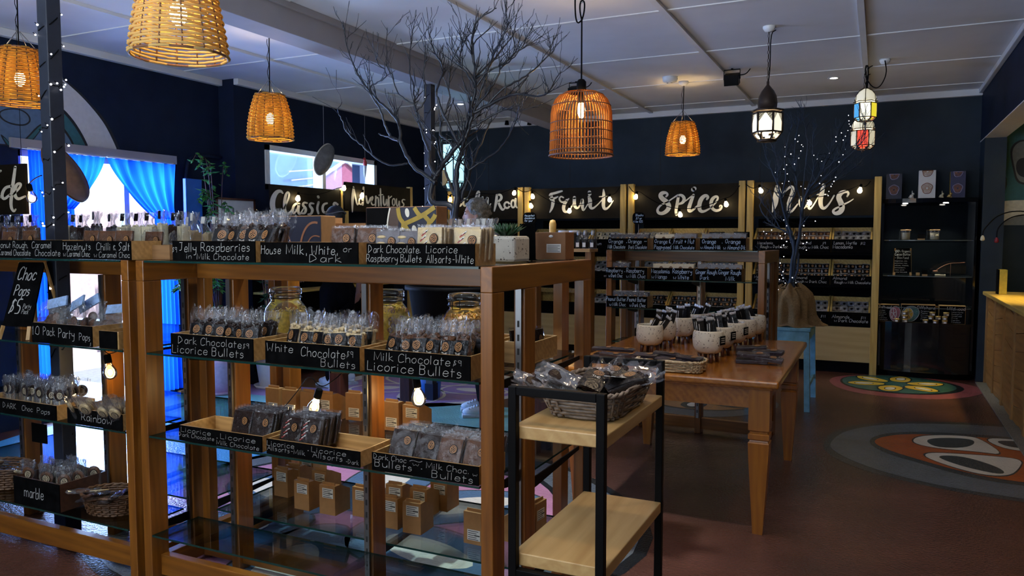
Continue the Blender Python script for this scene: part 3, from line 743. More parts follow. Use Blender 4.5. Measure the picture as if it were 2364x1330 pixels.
stand('timber stand with orange and ginger trays behind the speckled pots', -1.86, -.70, 5.60, 6.15, 5.86, [1.17, .955, .70], [], (-1.72, -1.24), (1, 1), 1.386, radians(-3))

# ------------------------------------------------------------------ trays with chalk fronts
def tray(label, X0, X1, Yt, dep, z, h, lines, group=None, rz=0.0, wk='tray', bx=None, pen=.060, name='display_tray', ink='chalk', cat='tray', board=True):
    t = thing(name, label, cat, ((X0+X1)/2, Yt, z), rz, group)
    w = (X1-X0)/2; th = .007; M = MB()
    M.box(-w, w, 0, dep, 0, .006); M.box(-w, w, 0, th, .006, h); M.box(-w, w, dep-th, dep, .006, h)
    M.box(-w, -w+th, th, dep-th, .006, h); M.box(w-th, w, th, dep-th, .006, h)
    M.done('tray_body', wk+'_x', t)
    if board:
        b0, b1 = (-w, w) if bx is None else bx
        M = MB(); M.box(b0, b1, -.005, 0, 0, h); bo = M.done('label_board', 'chalkboard', t); bo['label'] = 'black chalk-lettered front'
        M = MB(); bw = b1-b0
        for ln in lines:
            tx, f0, f1, fb, fh = ln[:5]
            write(M, tx, b0+f0*bw, fb*h, fh*h, (f1-f0)*bw, nrm=(0, -.0062, 0), pen=pen if fh > .2 else pen*1.15, drop=(ln[5]*h if len(ln) > 5 else 0))
        if M.f: M.done('lettering', ink, bo, fix=False)
    return t
TR = {}
def ftray(key, label, u0, u1, vtl, z, lines, dep=.15, Yt=Y0+.008, **k):
    x0, x1 = gx(u0, Yt, vtl), gx(u1, Yt, vtl); h = gz(u0, vtl, Yt)-z
    TR[key] = (x0, x1, Yt, dep, z, h)
    return tray(label, x0, x1, Yt, dep, z, h, lines, **k)
ftray('jelly', 'chalk-fronted tray lettered Jelly Raspberries in Milk Chocolate on the top glass', 400, 590, 556, 1.385, [('$9', .0, .055, .42, .26), ('Jelly', .09, .30, .45, .45), ('Raspberries', .36, .95, .50, .42), ('in', .18, .24, .12, .26), ('Milk Chocolate', .31, .93, .10, .30)])
ftray('house', 'chalk-fronted tray lettered House Milk, White or Dark on the top glass', 603, 828, 559, 1.385, [('House', .01, .22, .42, .42), ('Milk,', .28, .50, .42, .46), ('White,', .54, .81, .42, .44), ('or', .86, .94, .55, .3), ('Dark', .52, .84, .06, .36)])
ftray('rasp', 'chalk-fronted tray lettered Dark Chocolate Raspberry Bullets and Licorice Allsorts-White on the top glass', 848, 1097, 562, 1.385, [('Dark Chocolate.', .02, .52, .56, .36), ('Licorice', .57, .85, .58, .36), ('Raspberry Bullets', .0, .53, .13, .36), ('Allsorts-White', .57, .99, .12, .38)])
ftray('dark', 'chalk-fronted tray lettered Dark Chocolate Licorice Bullets on the second glass', 396, 585, 769, 1.001, [('Dark Chocolate', .10, .87, .56, .34), ('$9', .89, .955, .56, .22), ('Licorice Bullets', .02, .90, .12, .38)], dep=.20)
ftray('white', 'chalk-fronted tray lettered White Chocolate Bullets on the second glass', 614, 830, 786, 1.001, [('White', .02, .31, .56, .36), ('Chocolate', .40, .86, .46, .40), ('$9', .88, .94, .56, .25), ('Bullets', .61, .97, .08, .34)], dep=.20)
ftray('milk', 'chalk-fronted tray lettered Milk Chocolate Licorice Bullets on the second glass', 843, 1087, 805, 1.001, [('Milk Chocolate', .10, .82, .55, .36), ('$9', .85, .92, .58, .22), ('Licorice Bullets', .03, .93, .10, .40)], dep=.20)
ftray('lic', 'chalk-fronted tray lettered Licorice Dark and Milk Chocolate on the third glass', 415, 605, 981, .649, [('Licorice', .03, .40, .60, .32), ('Dark Chocolate', .0, .44, .28, .27), ('*', .46, .5, .42, .25), ('Licorice', .52, .93, .52, .34), ('Milk Chocolate', .47, .97, .10, .30)], dep=.19)
ftray('alls', 'half-empty chalk-fronted tray lettered Licorice Allsorts Milk and Dark on the third glass', 617, 832, 1012, .649, [('Licorice', .01, .31, .58, .34), ('Allsorts-Milk', .01, .43, .26, .32), ('*', .45, .48, .5, .3), ('Licorice', .50, .86, .58, .34), ('Allsorts', .51, .83, .22, .36), ('-Dark', .86, .99, .16, .28)], dep=.19)
ftray('bull', 'chalk-fronted tray lettered Dark and Milk Choc with Bullets on the third glass', 860, 1106, 1043, .649, [('Dark Choc', .02, .34, .66, .30), ('w', .40, .46, .60, .22), ('~', .37, .49, .72, .3), ('Bullets', .03, .40, .24, .40), ('*', .47, .5, .38, .25), ('Milk Choc.', .53, .92, .56, .32), ('w', .95, .99, .5, .2), ('Bullets', .58, .96, .10, .40)], dep=.20)
# left stand
ftray('coco', 'chalk-fronted tray lettered Coconut Rough and Caramel Chocolate at the left edge', -70, 144, 554, 1.385, [('Coconut Rough.', .27, .66, .56, .36), ('w Caramel Chocolate', .30, .68, .14, .34), ('Caramel', .70, .90, .56, .36), ('Chocolate', .73, .985, .14, .36)])
ftray('hazel', 'chalk-fronted tray lettered Hazelnuts and Chilli and Salt on the top glass by the fairy-lit column', 145, 303, 556, 1.385, [('Hazelnuts', .02, .44, .50, .40), ('w Caramel Choc', .02, .42, .14, .32), ('Chilli', .52, .72, .50, .40), ('&', .76, .81, .50, .28), ('Salt', .84, .99, .50, .44), ('w Caramel Choc', .48, .99, .12, .30)])
ftray('party', 'chalk-fronted tray lettered 10 Pack Party Pops', 75, 213, 744, 1.001, [('10', .01, .13, .38, .44), ('Pack', .20, .40, .40, .42), ('Party', .46, .72, .34, .46), ('Pops', .80, .98, .30, .36), ('$', .97, .99, .06, .16)], dep=.17)
tray('plain black-fronted tray right of the party pops tray', gx(222, 2.26), gx(268, 2.26), 2.26, .17, 1.001, .075, [], bx=(-.055, .055))
ftray('dpop', 'chalk-fronted tray lettered Dark Choc Pops on the third glass at the left edge', -40, 130, 913, .649, [('DARK', .30, .48, .38, .38), ('Choc', .56, .70, .38, .36), ('Pops', .76, .93, .36, .36)], dep=.19)
ftray('rain', 'chalk-fronted tray lettered Rainbow on the third glass beside the left posts', 157, 283, 940, .649, [('Rainbow', .27, .82, .30, .50)], dep=.19)
ftray('marb', 'dark wooden chalk-fronted tray lettered Marble on the bottom left glass', 33, 137, 1098, .222, [('Marble', .25, .64, .32, .40)], dep=.24, wk='mahog', rz=0.0) if False else None
wood('dtray_x', (0.035, 0.012, 0.006), (0.075, 0.028, 0.012), 'x', 0.5)
ftray('marb', 'dark wooden tray lettered marble in chalk on the bottom left glass', 33, 137, 1098, .222, [('m', .24, .33, .34, .40), ('arble', .36, .66, .34, .40)], dep=.24, wk='dtray')
# plain wooden crates on the stands
M = None
tray('plain wooden crate on the top glass beside the hazelnut tray', gx(296, 2.36), gx(392, 2.36), 2.36, .17, 1.385, .062, [], board=False, wk='ctray', name='wooden_crate', cat='crate')
# third stand
Y3 = 5.585
def t3(key, label, u0, u1, v0, z, lines, **k):
    x0, x1 = gx(u0, Y3, v0), gx(u1, Y3, v0); TR[key] = (x0, x1, Y3, .16, z, .095)
    tray(label, x0, x1, Y3, .16, z, .085, lines, pen=.075, ink='chalk_blue', **k)
t3('o1', 'chalk-fronted tray lettered Orange in Milk and Dark Chocolate', 1404, 1495, 563, 1.388, [('Orange', .02, .38, .55, .38), ('Milk Chocolate', .0, .44, .10, .32), ('*', .46, .5, .5, .3), ('Orange', .52, .85, .55, .38), ('~', .92, .98, .6, .3), ('Dark Chocolate', .53, .98, .08, .32)])
t3('o2', 'chalk-fronted tray lettered Orange and Poppyseed and Fruit and Nut', 1509, 1606, 565, 1.388, [('Orange &', .03, .42, .55, .36), ('Poppyseed', .02, .42, .08, .36), ('*', .44, .47, .4, .3), ('Fruit + Nut', .49, .97, .55, .40), ('Milk Chocolate', .48, .97, .08, .30)])
t3('o3', 'chalk-fronted tray lettered Orange and Almond Milk and Dark', 1616, 1722, 567, 1.388, [('Orange', .05, .35, .55, .38), ('w Almond-Milk', .02, .46, .10, .32), ('*', .48, .5, .5, .3), ('Orange', .56, .88, .55, .38), ('w Almond-Dk', .52, .99, .08, .34)])
t3('r1', 'chalk-fronted tray lettered Raspberry in Dark and Milk Choc', 1400, 1494, 648, 1.172, [('Raspberry', .0, .40, .55, .36), ('w Dark Choc', .06, .40, .10, .32), ('*', .44, .47, .5, .3), ('Raspberry', .50, .92, .55, .38), ('w Milk Choc', .50, .96, .08, .34)])
t3('r2', 'chalk-fronted tray lettered Macadamia Mango and Raspberry White', 1503, 1600, 648, 1.172, [('Macadamia.', .01, .46, .55, .36), ('w Mango', .02, .38, .08, .38), ('Raspberry', .52, .97, .55, .40), ('w White', .54, .90, .06, .36)])
t3('r3', 'chalk-fronted tray lettered Ginger Rough Dark and Milk', 1606, 1712, 648, 1.172, [('Ginger Rough.', .0, .48, .55, .36), ('Dark', .10, .30, .08, .34), ('Ginger Rough', .50, .98, .55, .38), ('Milk', .66, .86, .04, .36)])
t3('p1', 'chalk-fronted tray lettered Peanut Butter Milk and Dark Choc', 1400, 1494, 724, .957, [('Peanut Butter.', .0, .50, .55, .36), ('w Milk Choc', .08, .48, .10, .32), ('Peanut Butter', .52, .97, .55, .38), ('w Dark Choc', .58, .96, .08, .34)])

# ------------------------------------------------------------------ what the trays hold
def cello_tube(M, w, d, z0, z1, seed, amp=.010, nu=26, nv=9, neck=None, mi=0):
    R = random.Random(seed); ph = [R.uniform(0, 6) for _ in range(8)]
    def fn(u, v):
        a = 2*pi*u; k = v**1.3
        dx = w/2*(1+.06*k); dy = d/2*(1-.86*k)
        if neck: 
            g = math.exp(-((v-neck)/.10)**2); dx *= 1-.62*g; dy = d/2*(1-.5*k)*(1-.6*g)
        c, s_ = cos(a), sin(a)
        x = dx*(abs(c)**.6)*(1 if c > 0 else -1); y = dy*(abs(s_)**.6)*(1 if s_ > 0 else -1)
        n = amp*(.12+k)*(sin(4*a+ph[0]+5*v)+.7*sin(7*a+ph[1]-4*v)+.4*sin(11*a+ph[2]+7*v))
        return (x+n*.35, y+n, z0+(z1-z0)*v+(amp*.9*sin(3*a+ph[3])+amp*.7*sin(7*a+ph[4]))*k)
    M.grid(fn, nu, nv, mi)
def lumps(M, w, d, z0, z1, seed, n, r, mi=0):
    R = random.Random(seed)
    for i in range(n):
        M.ell((R.uniform(-w/2, w/2), R.uniform(-d/2, d/2), R.uniform(z0, z1)), r*R.uniform(.8, 1.5), r*R.uniform(.7, 1), r*R.uniform(.7, 1), 7, 5, mi)
def bullet_bag(name, cm, seed, label):
    t = thing(name, label, 'bag', (0, 0, -5))
    M = MB(); M.grid(lambda u, v: (.040*(abs(cos(2*pi*u))**.5)*(1 if cos(2*pi*u) > 0 else -1)*(1-.12*v), .024*(abs(sin(2*pi*u))**.5)*(1 if sin(2*pi*u) > 0 else -1)*(1-.35*v), .128*v), 20, 5)
    lumps(M, .062, .030, .120, .142, seed, 12, .0095); M.done('contents', cm, t)
    M = MB()
    def fr(u, v): return (-.039+.078*u, -.0262-.004*sin(pi*u)+.012*v*v, .002+.120*v)
    M.grid(fr, 8, 3, 0); 
    logo(M, (.0, -.0262, .097), .0165, (1, 0, 0), (0, .16, 1), (0, -1, 0), .0015, 1, seed)
    write(M, 'THE', -.014, .064, .010, .028, nrm=(0, -.0305, 0), pen=.16, mi=2, jit=0, slant=0)
    M.done('label_panel', ['pack_black', 'logo_orange', 'paper_white'], t, fix=False)
    M = MB(); cello_tube(M, .090, .060, .0, .196, seed); M.done('cellophane', 'cello', t)
    return t
def slab(name, body, seed, label, w=.098, h=.114, th=.011, cat='packet', extra=None, stick=True):
    t = thing(name, label, cat, (0, 0, -5))
    M = MB(); M.box(-w/2, w/2, -th/2, th/2, .004, h)
    if extra == 'bull':
        for q in range(4): M.ell((-.026, -th/2, .022+q*.024), .020, .006, .006, 10, 6, 1)
    if extra == 'alls':
        R = random.Random(seed)
        for q in range(4):
            x, z = -w/2+.02+.006*(q % 2), .034+q*.019
            for j, mi in enumerate((1, 2, 3)): M.obox((x+j*.004, -th/2, z+j*.004), (.009, 0, .007), (0, .002, 0), (-.0016, 0, .0018), mi)
    em = {'bull': ['choc_white'], 'alls': ['liq_red', 'pack_black', 'paper_white'], None: []}[extra]
    M.done('chocolate_slab', [body]+em, t, bev=.002)
    M = MB(); R = random.Random(seed); p = [R.uniform(0, 6) for _ in range(5)]
    def fn(u, v):
        a = 2*pi*u; c, s_ = cos(a), sin(a); k = v**4
        return ((w/2+.006)*(abs(c)**.35)*(1 if c > 0 else -1), (th/2+.0035)*(abs(s_)**.5)*(1 if s_ > 0 else -1)*(1-.7*k)+.0018*sin(7*a+p[0]+9*v)*(.4+v), .001+(h+.010)*v+.002*sin(5*a+p[1])*k)
    M.grid(fn, 20, 6); M.done('wrapper', 'cello', t)
    if stick:
        M = MB(); c = (w*.20, -th/2-.004, h*.66 if h > .08 else h*.5); blob(M, c, .0165, .018, (1,0,0), (0,0,1), (0,-.0004,0), 0, 18, .04, seed); logo(M, c, .0135, e=.0012, mi=1, seed=seed)
        M.done('round_sticker', ['pack_black', 'logo_orange'], t, fix=False)
    return t
def lolly(name, cm, seed, label):
    t = thing(name, label, 'lollipop', (0, 0, -5))
    M = MB(); prof = [(0.0001,-.007),(.022,-.007),(.0275,-.004),(.029,0),(.0275,.004),(.022,.007),(0.0001,.007)]
    V = []
    M.lathe(prof, 18); M.v = [(p[0], p[2], p[1]+.098) for p in M.v]; M.done('chocolate_disc', cm, t)
    M = MB(); M.tube([(0, 0, 0), (0, 0, .075)], .0032, 8); M.done('stick', 'choc_white', t)
    M = MB(); c = (.004, -.0085, .096); blob(M, c, .017, .0185, (1,0,0), (0,0,1), (0,-.0004,0), 0, 16); logo(M, c, .0135, e=.001, mi=1, seed=seed); M.done('round_sticker', ['pack_black', 'logo_cream'], t, fix=False)
    M = MB(); cello_tube(M, .062, .024, .028, .158, seed, .005, 16, 7); M.done('wrapper', 'cello_bright', t)
    return t
def pile(protos, x0, x1, y0, y1, z, nx, ny, label, group, lean=.12, jx=.3, rzj=.35, sc=1.0, skip=()):
    k = 0
    for j in range(ny):
        for i in range(nx):
            if (i, j) in skip: continue
            x = x0+(x1-x0)*(i+.5+RND.uniform(-jx, jx)*.5)/nx; y = y0+(y1-y0)*(j+.5)/ny
            pr = protos[(i*7+j*3+k) % len(protos)]; k += 1
            put(pr, (x, y, z), (RND.uniform(-.06, .02)-lean, RND.uniform(-.10, .10), RND.uniform(-rzj, rzj)), '%s, %s, %s from left, in the %s tray' % (label, rowname(j, ny), ORD[i], group), group, sc*RND.uniform(.96, 1.05))
bagD = [bullet_bag('sweet_bag', 'choc_dark', s, None) for s in (1, 2, 3)]
bagW = [bullet_bag('sweet_bag', 'choc_white', s, None) for s in (4, 5, 6)]
bagM = [bullet_bag('sweet_bag', 'choc_milk', s, None) for s in (7, 8, 9)]
def intray(key, m=.012):
    x0, x1, y, d, z, h = TR[key]; return x0+m, x1-m, y+.02, y+d-.012, z+.007
a = intray('dark'); pile(bagD, a[0]+.03, a[1]-.03, a[2]+.01, a[3], a[4]+.004, 6, 2, 'bag of dark bullets', 'Dark Chocolate Licorice Bullets', sc=.90)
a = intray('white'); pile(bagW, a[0]+.03, a[1]-.03, a[2]+.01, a[3], a[4]+.004, 6, 2, 'bag of white bullets', 'White Chocolate Bullets', sc=.90)
a = intray('milk'); pile(bagM, a[0]+.03, a[1]-.03, a[2]+.01, a[3], a[4]+.004, 6, 2, 'bag of milk bullets', 'Milk Chocolate Licorice Bullets', sc=.90)
a = intray('jelly'); pile([bagD[0], bagM[0], bagD[1]], a[0]+.17, a[1]+.03, a[2]+.01, a[3], a[4]-.004, 5, 2, 'bag of chocolate jelly raspberries', 'Jelly Raspberries', lean=.25)
sM = [slab('chocolate_packet', 'choc_milk', s, None) for s in (1, 2)]; sD = [slab('chocolate_packet', 'choc_dark', s, None) for s in (3, 4)]
sA = [slab('chocolate_packet', 'choc_dark', s, None, extra='alls') for s in (5, 6)]; sW = [slab('chocolate_packet', 'choc_white', s, None, extra='alls') for s in (7, 8)]
sR = [slab('chocolate_packet', 'pack_grey', 9, None, extra='bull')]
def rowpk(protos, x0, x1, y0, y1, z, nx, ny, label, group, lean=-.30, sc=1.0, skip=()):
    for j in range(ny):
        for i in range(nx):
            if (i, j) in skip: continue
            x = x0+(x1-x0)*(i+.5)/nx+RND.uniform(-.006, .006); y = y0+(y1-y0)*(j+.5)/ny
            put(protos[(i+j) % len(protos)], (x, y, z+RND.uniform(0, .006)), (lean+RND.uniform(-.05, .05), RND.uniform(-.03, .03), RND.uniform(-.06, .06)), ('%s, %s from the front%s, %s tray' % (label, ORD[j], (', %s file' % ('left', 'right')[i]) if nx == 2 else '', group)) if group else label, group, sc)
a = intray('house'); rowpk(sM, a[0]+.26, a[0]+.50, a[2]+.02, a[3], a[4]+.004, 2, 5, 'milk chocolate slab', 'House Milk White or Dark', -.18); rowpk(sD, a[0]+.50, a[1], a[2]+.02, a[3], a[4]-.004, 1, 4, 'dark chocolate slab', 'House Milk White or Dark', -.3)
a = intray('rasp'); n_ = (a[1]-a[0]); rowpk(sR, a[0]+.0, a[0]+n_*.40, a[2]+.01, a[3]-.05, a[4]-.006, 2, 3, 'grey packet with pale bullets', 'Raspberry Bullets', -.2)
rowpk(sW, a[0]+n_*.40, a[1]+.03, a[2]+.0, a[3], a[4]+.003, 2, 8, 'cream packet with licorice allsorts', 'Allsorts-White', -.12)
a = intray('lic'); n_ = a[1]-a[0]; rowpk(sD, a[0]+n_*.50, a[1], a[2]+.02, a[3], a[4]+.012, 2, 7, 'dark chocolate packet', 'Licorice Dark and Milk', -.30)
a = intray('alls'); n_ = a[1]-a[0]; rowpk(sA, a[0]+.01, a[0]+n_*.44, a[2]+.02, a[3], a[4]+.012, 2, 7, 'dark packet with striped allsorts', 'Allsorts Milk and Dark', -.30)
a = intray('bull'); n_ = a[1]-a[0]; rowpk(sD, a[0]+.02, a[0]+n_*.5, a[2]+.03, a[3], a[4]+.012, 2, 8, 'dark packet in left half', 'Choc with Bullets', -.45); rowpk(sM, a[0]+n_*.5, a[1]+.01, a[2]+.03, a[3], a[4]+.006, 2, 8, 'milk packet in right half', 'Choc with Bullets', -.45)
a = intray('coco'); rowpk(sM, gx(-5, 2.3), gx(98, 2.3), a[2], a[2]+.04, a[4], 2, 1, 'small milk chocolate packet', 'Coconut Rough', -.1)
a = intray('hazel'); rowpk([sM[0]], gx(185, 2.3), gx(225, 2.3), a[2]+.01, a[2]+.05, a[4], 1, 1, 'milk chocolate packet left of the other two in the Hazelnuts tray', None, -.1)
rowpk(sM, gx(228, 2.3), gx(304, 2.3), a[2], a[2]+.04, a[4], 2, 1, 'milk chocolate packet above Chilli and Salt', 'Hazelnuts', -.1)
put(sM[1], (gx(352, 2.42), 2.42, 1.392), (-.15, 0, .05), 'milk chocolate packet standing in the plain wooden crate', None)
pop = [lolly('chocolate_pop', 'choc_dark', s, None) for s in (1, 2, 3)]; popW = [lolly('chocolate_pop', 'choc_white', s, None) for s in (4, 5)]; popM = [lolly('chocolate_pop', 'choc_milk', s, None) for s in (6, 7)]
a = intray('dpop'); pile(pop, gx(-10, 2.3), a[1], a[2], a[3], a[4]+.0, 8, 4, 'wrapped dark pop', 'Dark Choc Pops', .05, 1.0, .5)
a = intray('rain'); pile(popW, a[0]+.02, a[1]-.02, a[2], a[3]-.04, a[4]-.02, 4, 4, 'wrapped white pop', 'Rainbow', -.5, 1.0, .7)
a = intray('marb'); pile(popM+pop[:1], a[0], a[1], a[2], a[3], a[4]+.01, 6, 3, 'wrapped marbled pop', 'marble', .0, 1.0, .5, 1.1)
# party-pop bags with blue header cards
def party(seed):
    t = thing('party_pop_bag', None, 'bag', (0, 0, -5)); M = MB(); R = random.Random(seed)
    for q in range(9):
        x, y, z = R.uniform(-.05, .05), R.uniform(-.02, .02), R.uniform(.03, .10)
        M.ell((x, y, z), .025, .010, .025, 12, 6, 0)
    M.done('chocolate_pops', ['choc_milk'], t)
    M = MB(); cello_tube(M, .15, .07, .0, .16, seed, .012); M.done('cellophane', 'cello_bright', t)
    M = MB(); M.obox((0, 0, .165), (.055, 0, .018), (0, .004, 0), (-.006, .003, .022)); M.done('header_card', 'card_blue', t)
    return t
mat('card_blue', (0.30, 0.45, 0.72), 0.5, var=.25, scale=60)
pp = [party(s) for s in (1, 2)]
a = intray('party')
for i, (u, y, rz, lb) in enumerate(((108, .05, .1, 'clear bag of ten chocolate pops at left end of the party pops tray'), (160, .06, -.2, 'clear bag of ten chocolate pops in the middle of the party pops tray'), (205, .11, .25, 'clear bag of ten chocolate pops at right end of the party pops tray'))):
    put(pp[i % 2], (gx(u, 2.25+y), 2.25+y, a[4]+.01), (-.2, .1-.15*i, rz), lb, None)
put(pp[1], (gx(236, 2.35), 2.35, 1.012), (-.5, .2, .4), 'clear bag of chocolate pops spilling over the plain black-fronted tray', None)
# third stand packets
sG = [slab('chocolate_packet', 'pack_grey', 11, None)]; sC = [slab('chocolate_packet', 'pack_cream', 12, None)]; sP = [slab('chocolate_packet', 'pack_purple', 13, None)]
for key, pr, nm in (('o1', sP, 'Orange Milk and Dark'), ('o2', None, 'Poppyseed and Fruit and Nut'), ('o3', sG, 'Orange and Almond'), ('r1', sP, 'Raspberry Dark and Milk'), ('r2', sC, 'Macadamia Mango'), ('r3', sG, 'Ginger Rough'), ('p1', sP, 'Peanut Butter')):
    a = intray(key); n_ = a[1]-a[0]
    for i in range(4):
        q = pr if pr else (sC if i < 2 else sG)
        if key == 'r1' and i > 1: continue
        for j in range(2): put(q[0], (a[0]+n_*(i+.5)/4, a[2]+.012+.03*j, a[4]+.003), (-.12, 0, RND.uniform(-.05, .05)), '%s packet %s from left, %s, in the %s tray' % ('cream' if q is sC else 'grey' if q is sG else 'dark purple', ORD[i], rowname(j, 2), nm), nm+' packets', .92)
# acrylic riser strips and small black price tickets on the third stand
# ------------------------------------------------------------------ jars, cartons, bottles, boxes on and behind the front stand
def jar(label, x, y, z, kind, seed):
    t = thing('glass_jar', label, 'jar', (x, y, z), RND.uniform(-.3, .3), None)
    M = MB(); pr = [(.001,0),(.088,0),(.096,.010),(.099,.05),(.099,.13),(.092,.165),(.074,.190),(.066,.200),(.066,.222)]
    M.lathe(pr, 32); M.done('jar_body', 'jar_glass', t)
    M = MB(); M.lathe([(.066,.206),(.071,.210),(.071,.222),(.064,.226)], 28); M.lathe([(.0705,.228),(.073,.233),(.073,.252),(.066,.262),(.001,.264)], 28); M.done('glass_lid', 'jar_glass', t)
    M = MB(); M.tube([(.0725*cos(2*pi*i/28), .0725*sin(2*pi*i/28), .214) for i in range(28)], .0022, 5, 0, closed=True)
    M.tube([(.0745*cos(2*pi*i/28), .0745*sin(2*pi*i/28), .240) for i in range(28)], .0018, 5, 0, closed=True)
    for s in (-1, 1): M.tube([(s*.016, -.074, .240), (s*.016, -.080, .225), (s*.018, -.076, .200)], .002, 5)
    M.tube([(-.018, -.076, .200), (.018, -.076, .200)], .002, 5); M.done('wire_clip', 'black_metal', t)
    M = MB(); R = random.Random(seed)
    top = .175 if kind != 'rice' else .160
    M.lathe([(.001,.004),(.086,.006),(.094,.05),(.094,.125),(.085,top-.012),(.001,top-.004)], 24)
    for q in range(150):
        a, z = R.uniform(0, 2*pi), R.uniform(.02, top); r = .093 if z < .13 else .093-(z-.13)*.6
        if q > 105: r *= sqrt(R.random()); z = top-.004
        c = Vector((r*cos(a), r*sin(a), z)); mi = 0 if R.random() < .55 else 1
        if kind == 'ring':
            n = Vector((cos(a), sin(a), R.uniform(-.5, .5))).normalized(); u = n.orthogonal().normalized(); w = n.cross(u)
            M.tube([c+u*.0085*cos(2*pi*i/8)+w*.0085*sin(2*pi*i/8) for i in range(8)], .0030, 5, mi, closed=True)
        else:
            d = Vector((R.uniform(-1,1), R.uniform(-1,1), R.uniform(-1,1))).normalized()*(.012 if kind == 'rice' else .022)
            M.tube([c-d/2, c+Vector((0,0,.003 if kind != 'rice' else 0)), c+d/2], .0026, 5, mi)
    cols = {'ring': ['pasta', 'pasta_pink'], 'rice': ['pasta', 'pasta_pale'], 'fus': ['pasta_orange', 'pasta']}[kind]
    M.done('pasta', cols, t)
mat('pasta_pale', (0.50, 0.36, 0.13), 0.5, var=.2)
def xat(u, Y): return gx(u, Y, 700)
jar('clip-top jar of small pale pasta on the back glass, left of the customer in black', xat(660, 2.80), 2.80, .988, 'rice', 1)
jar('clip-top jar of pasta rings on the back glass, partly behind the middle post', xat(896, 2.86), 2.86, .988, 'ring', 2)
jar('clip-top jar of orange twisted pasta on the back glass beside the right front post', xat(1074, 2.80), 2.80, .988, 'fus', 3)

def carton(w, d, h, lz, lx, mt='kraft'):
    t = thing('kraft_carton', None, 'box', (0, 0, -5)); M = MB()
    M.ext([(-w/2, 0, 0), (-w/2, 0, h), (-w/2, d*.35, h), (-w/2, d, h-.035), (-w/2, d, 0)], (w, 0, 0)); M.done('carton_body', mt, t, bev=.0015)
    M = MB(); M.box(-w/2+.01, w/2-.01, d*.10, d*.14, h, h+.012); M.done('folded_flap', mt, t)
    M = MB(); M.box(lx-.030, lx+.030, -.0012, 0, lz, lz+.044, 0)
    for q in range(5): M.box(lx-.026, lx+.026-(.012 if q % 2 else .004), -.0018, -.0012, lz+.037-q*.0085, lz+.0395-q*.0085, 1)
    M.box(lx+.004, lx+.028, -.0019, -.0012, lz+.019, lz+.024, 1); M.done('printed_label', ['paper_white', 'print_black'], t)
    return t
cA = carton(.088, .11, .135, .018, .004); cB = carton(.088, .11, .135, .078, .004); cC = carton(.088, .11, .135, .060, -.006)
# upper row on the second back glass (front faces towards the camera)
for i, (u, pr) in enumerate(((624, cA), (663, cA), (705, cA), (748, cC))): put(pr, (xat(u, 2.98), 2.98, .586), RND.uniform(-.04, .04), 'kraft carton with white label, %s of four behind the lit hanging bulb' % ('first', 'second', 'third', 'last')[i], 'kraft cartons behind the bulb')
put(cA, (xat(812, 3.05), 3.05, .586), .05, 'kraft carton with a white label just left of the middle post', None)
put(cA, (xat(899, 2.96), 2.96, .586), .0, 'kraft carton with a low label, left of the pair right of the middle post', None)
put(cB, (xat(946, 2.94), 2.94, .586), .0, 'kraft carton with a high label, right of the pair right of the middle post', None)
# lower rows on the bottom back glass
for (u, y, pr, lb) in ((640, 2.86, cB, 'leftmost kraft carton of the lower group under the Allsorts tray'), (688, 2.76, cB, 'front kraft carton of the lower group under the Allsorts tray'), (748, 2.76, cB, 'right front kraft carton of the lower group under the Allsorts tray'),
                      (826, 2.80, cB, 'kraft carton of the lower row half hidden by the middle post'), (893, 2.74, cB, 'left front kraft carton under the Bullets tray'), (946, 2.73, cB, 'right front kraft carton under the Bullets tray'),
                      (1090, 2.74, cA, 'kraft carton beside the right front post on the bottom glass')):
    put(pr, (xat(u, y), y, .2215), RND.uniform(-.05, .05), lb, None)
for i, (u, y) in enumerate(((668, 2.93), (730, 2.92), (905, 2.90), (962, 2.90), (1010, 3.02), (700, 3.06))):
    put(cB, (xat(u, y), y, .2215), RND.uniform(-.05, .05), 'kraft carton behind the front ones on the bottom glass, %s from left' % ('first', 'third', 'fourth', 'fifth', 'sixth', 'second')[i], 'cartons at the back of the bottom glass')
for i, (x, y) in enumerate(((-1.27, 2.86), (-1.27, 2.98))): put(cC, (x, y, .2215), 1.45, 'kraft carton seen side-on at the right stand end, %s one' % ('nearer', 'further')[i], 'cartons at the stand end')
# wooden crates seen through the right end
def crate(label, x0, x1, y0, y1, z, h, wk='tray'):
    t = thing('wooden_crate', label, 'crate', ((x0+x1)/2, y0, z)); M = MB(); w = (x1-x0)/2; d = y1-y0; th = .008
    M.box(-w, w, 0, d, 0, .007); M.box(-w, w, 0, th, .007, h); M.box(-w, w, d-th, d, .007, h); M.box(-w, -w+th, th, d-th, .007, h); M.box(w-th, w, th, d-th, .007, h)
    M.done('crate_body', wk+'_x', t, bev=.002); return t
crate('pale wooden crate with bars at the right end of the front stand', -1.32, -1.20, 2.72, 2.98, .988, .085)
for i in range(4): put(sD[i % 2], (-1.29+.022*i, 2.80+.01*i, .998), (-.1, 0, 1.4), 'dark wrapped bar in the pale crate at the stand end, %s from left' % ORD[i], 'bars in the end crate')
crate('wooden crate with golden bags on the second glass inside the right front post', -1.44, -1.34, 2.66, 2.9, .988, .09)
put(bagW[0], (-1.39, 2.74, .998), (-.1, 0, .4), 'golden clear bag in the crate behind the right front post', None)
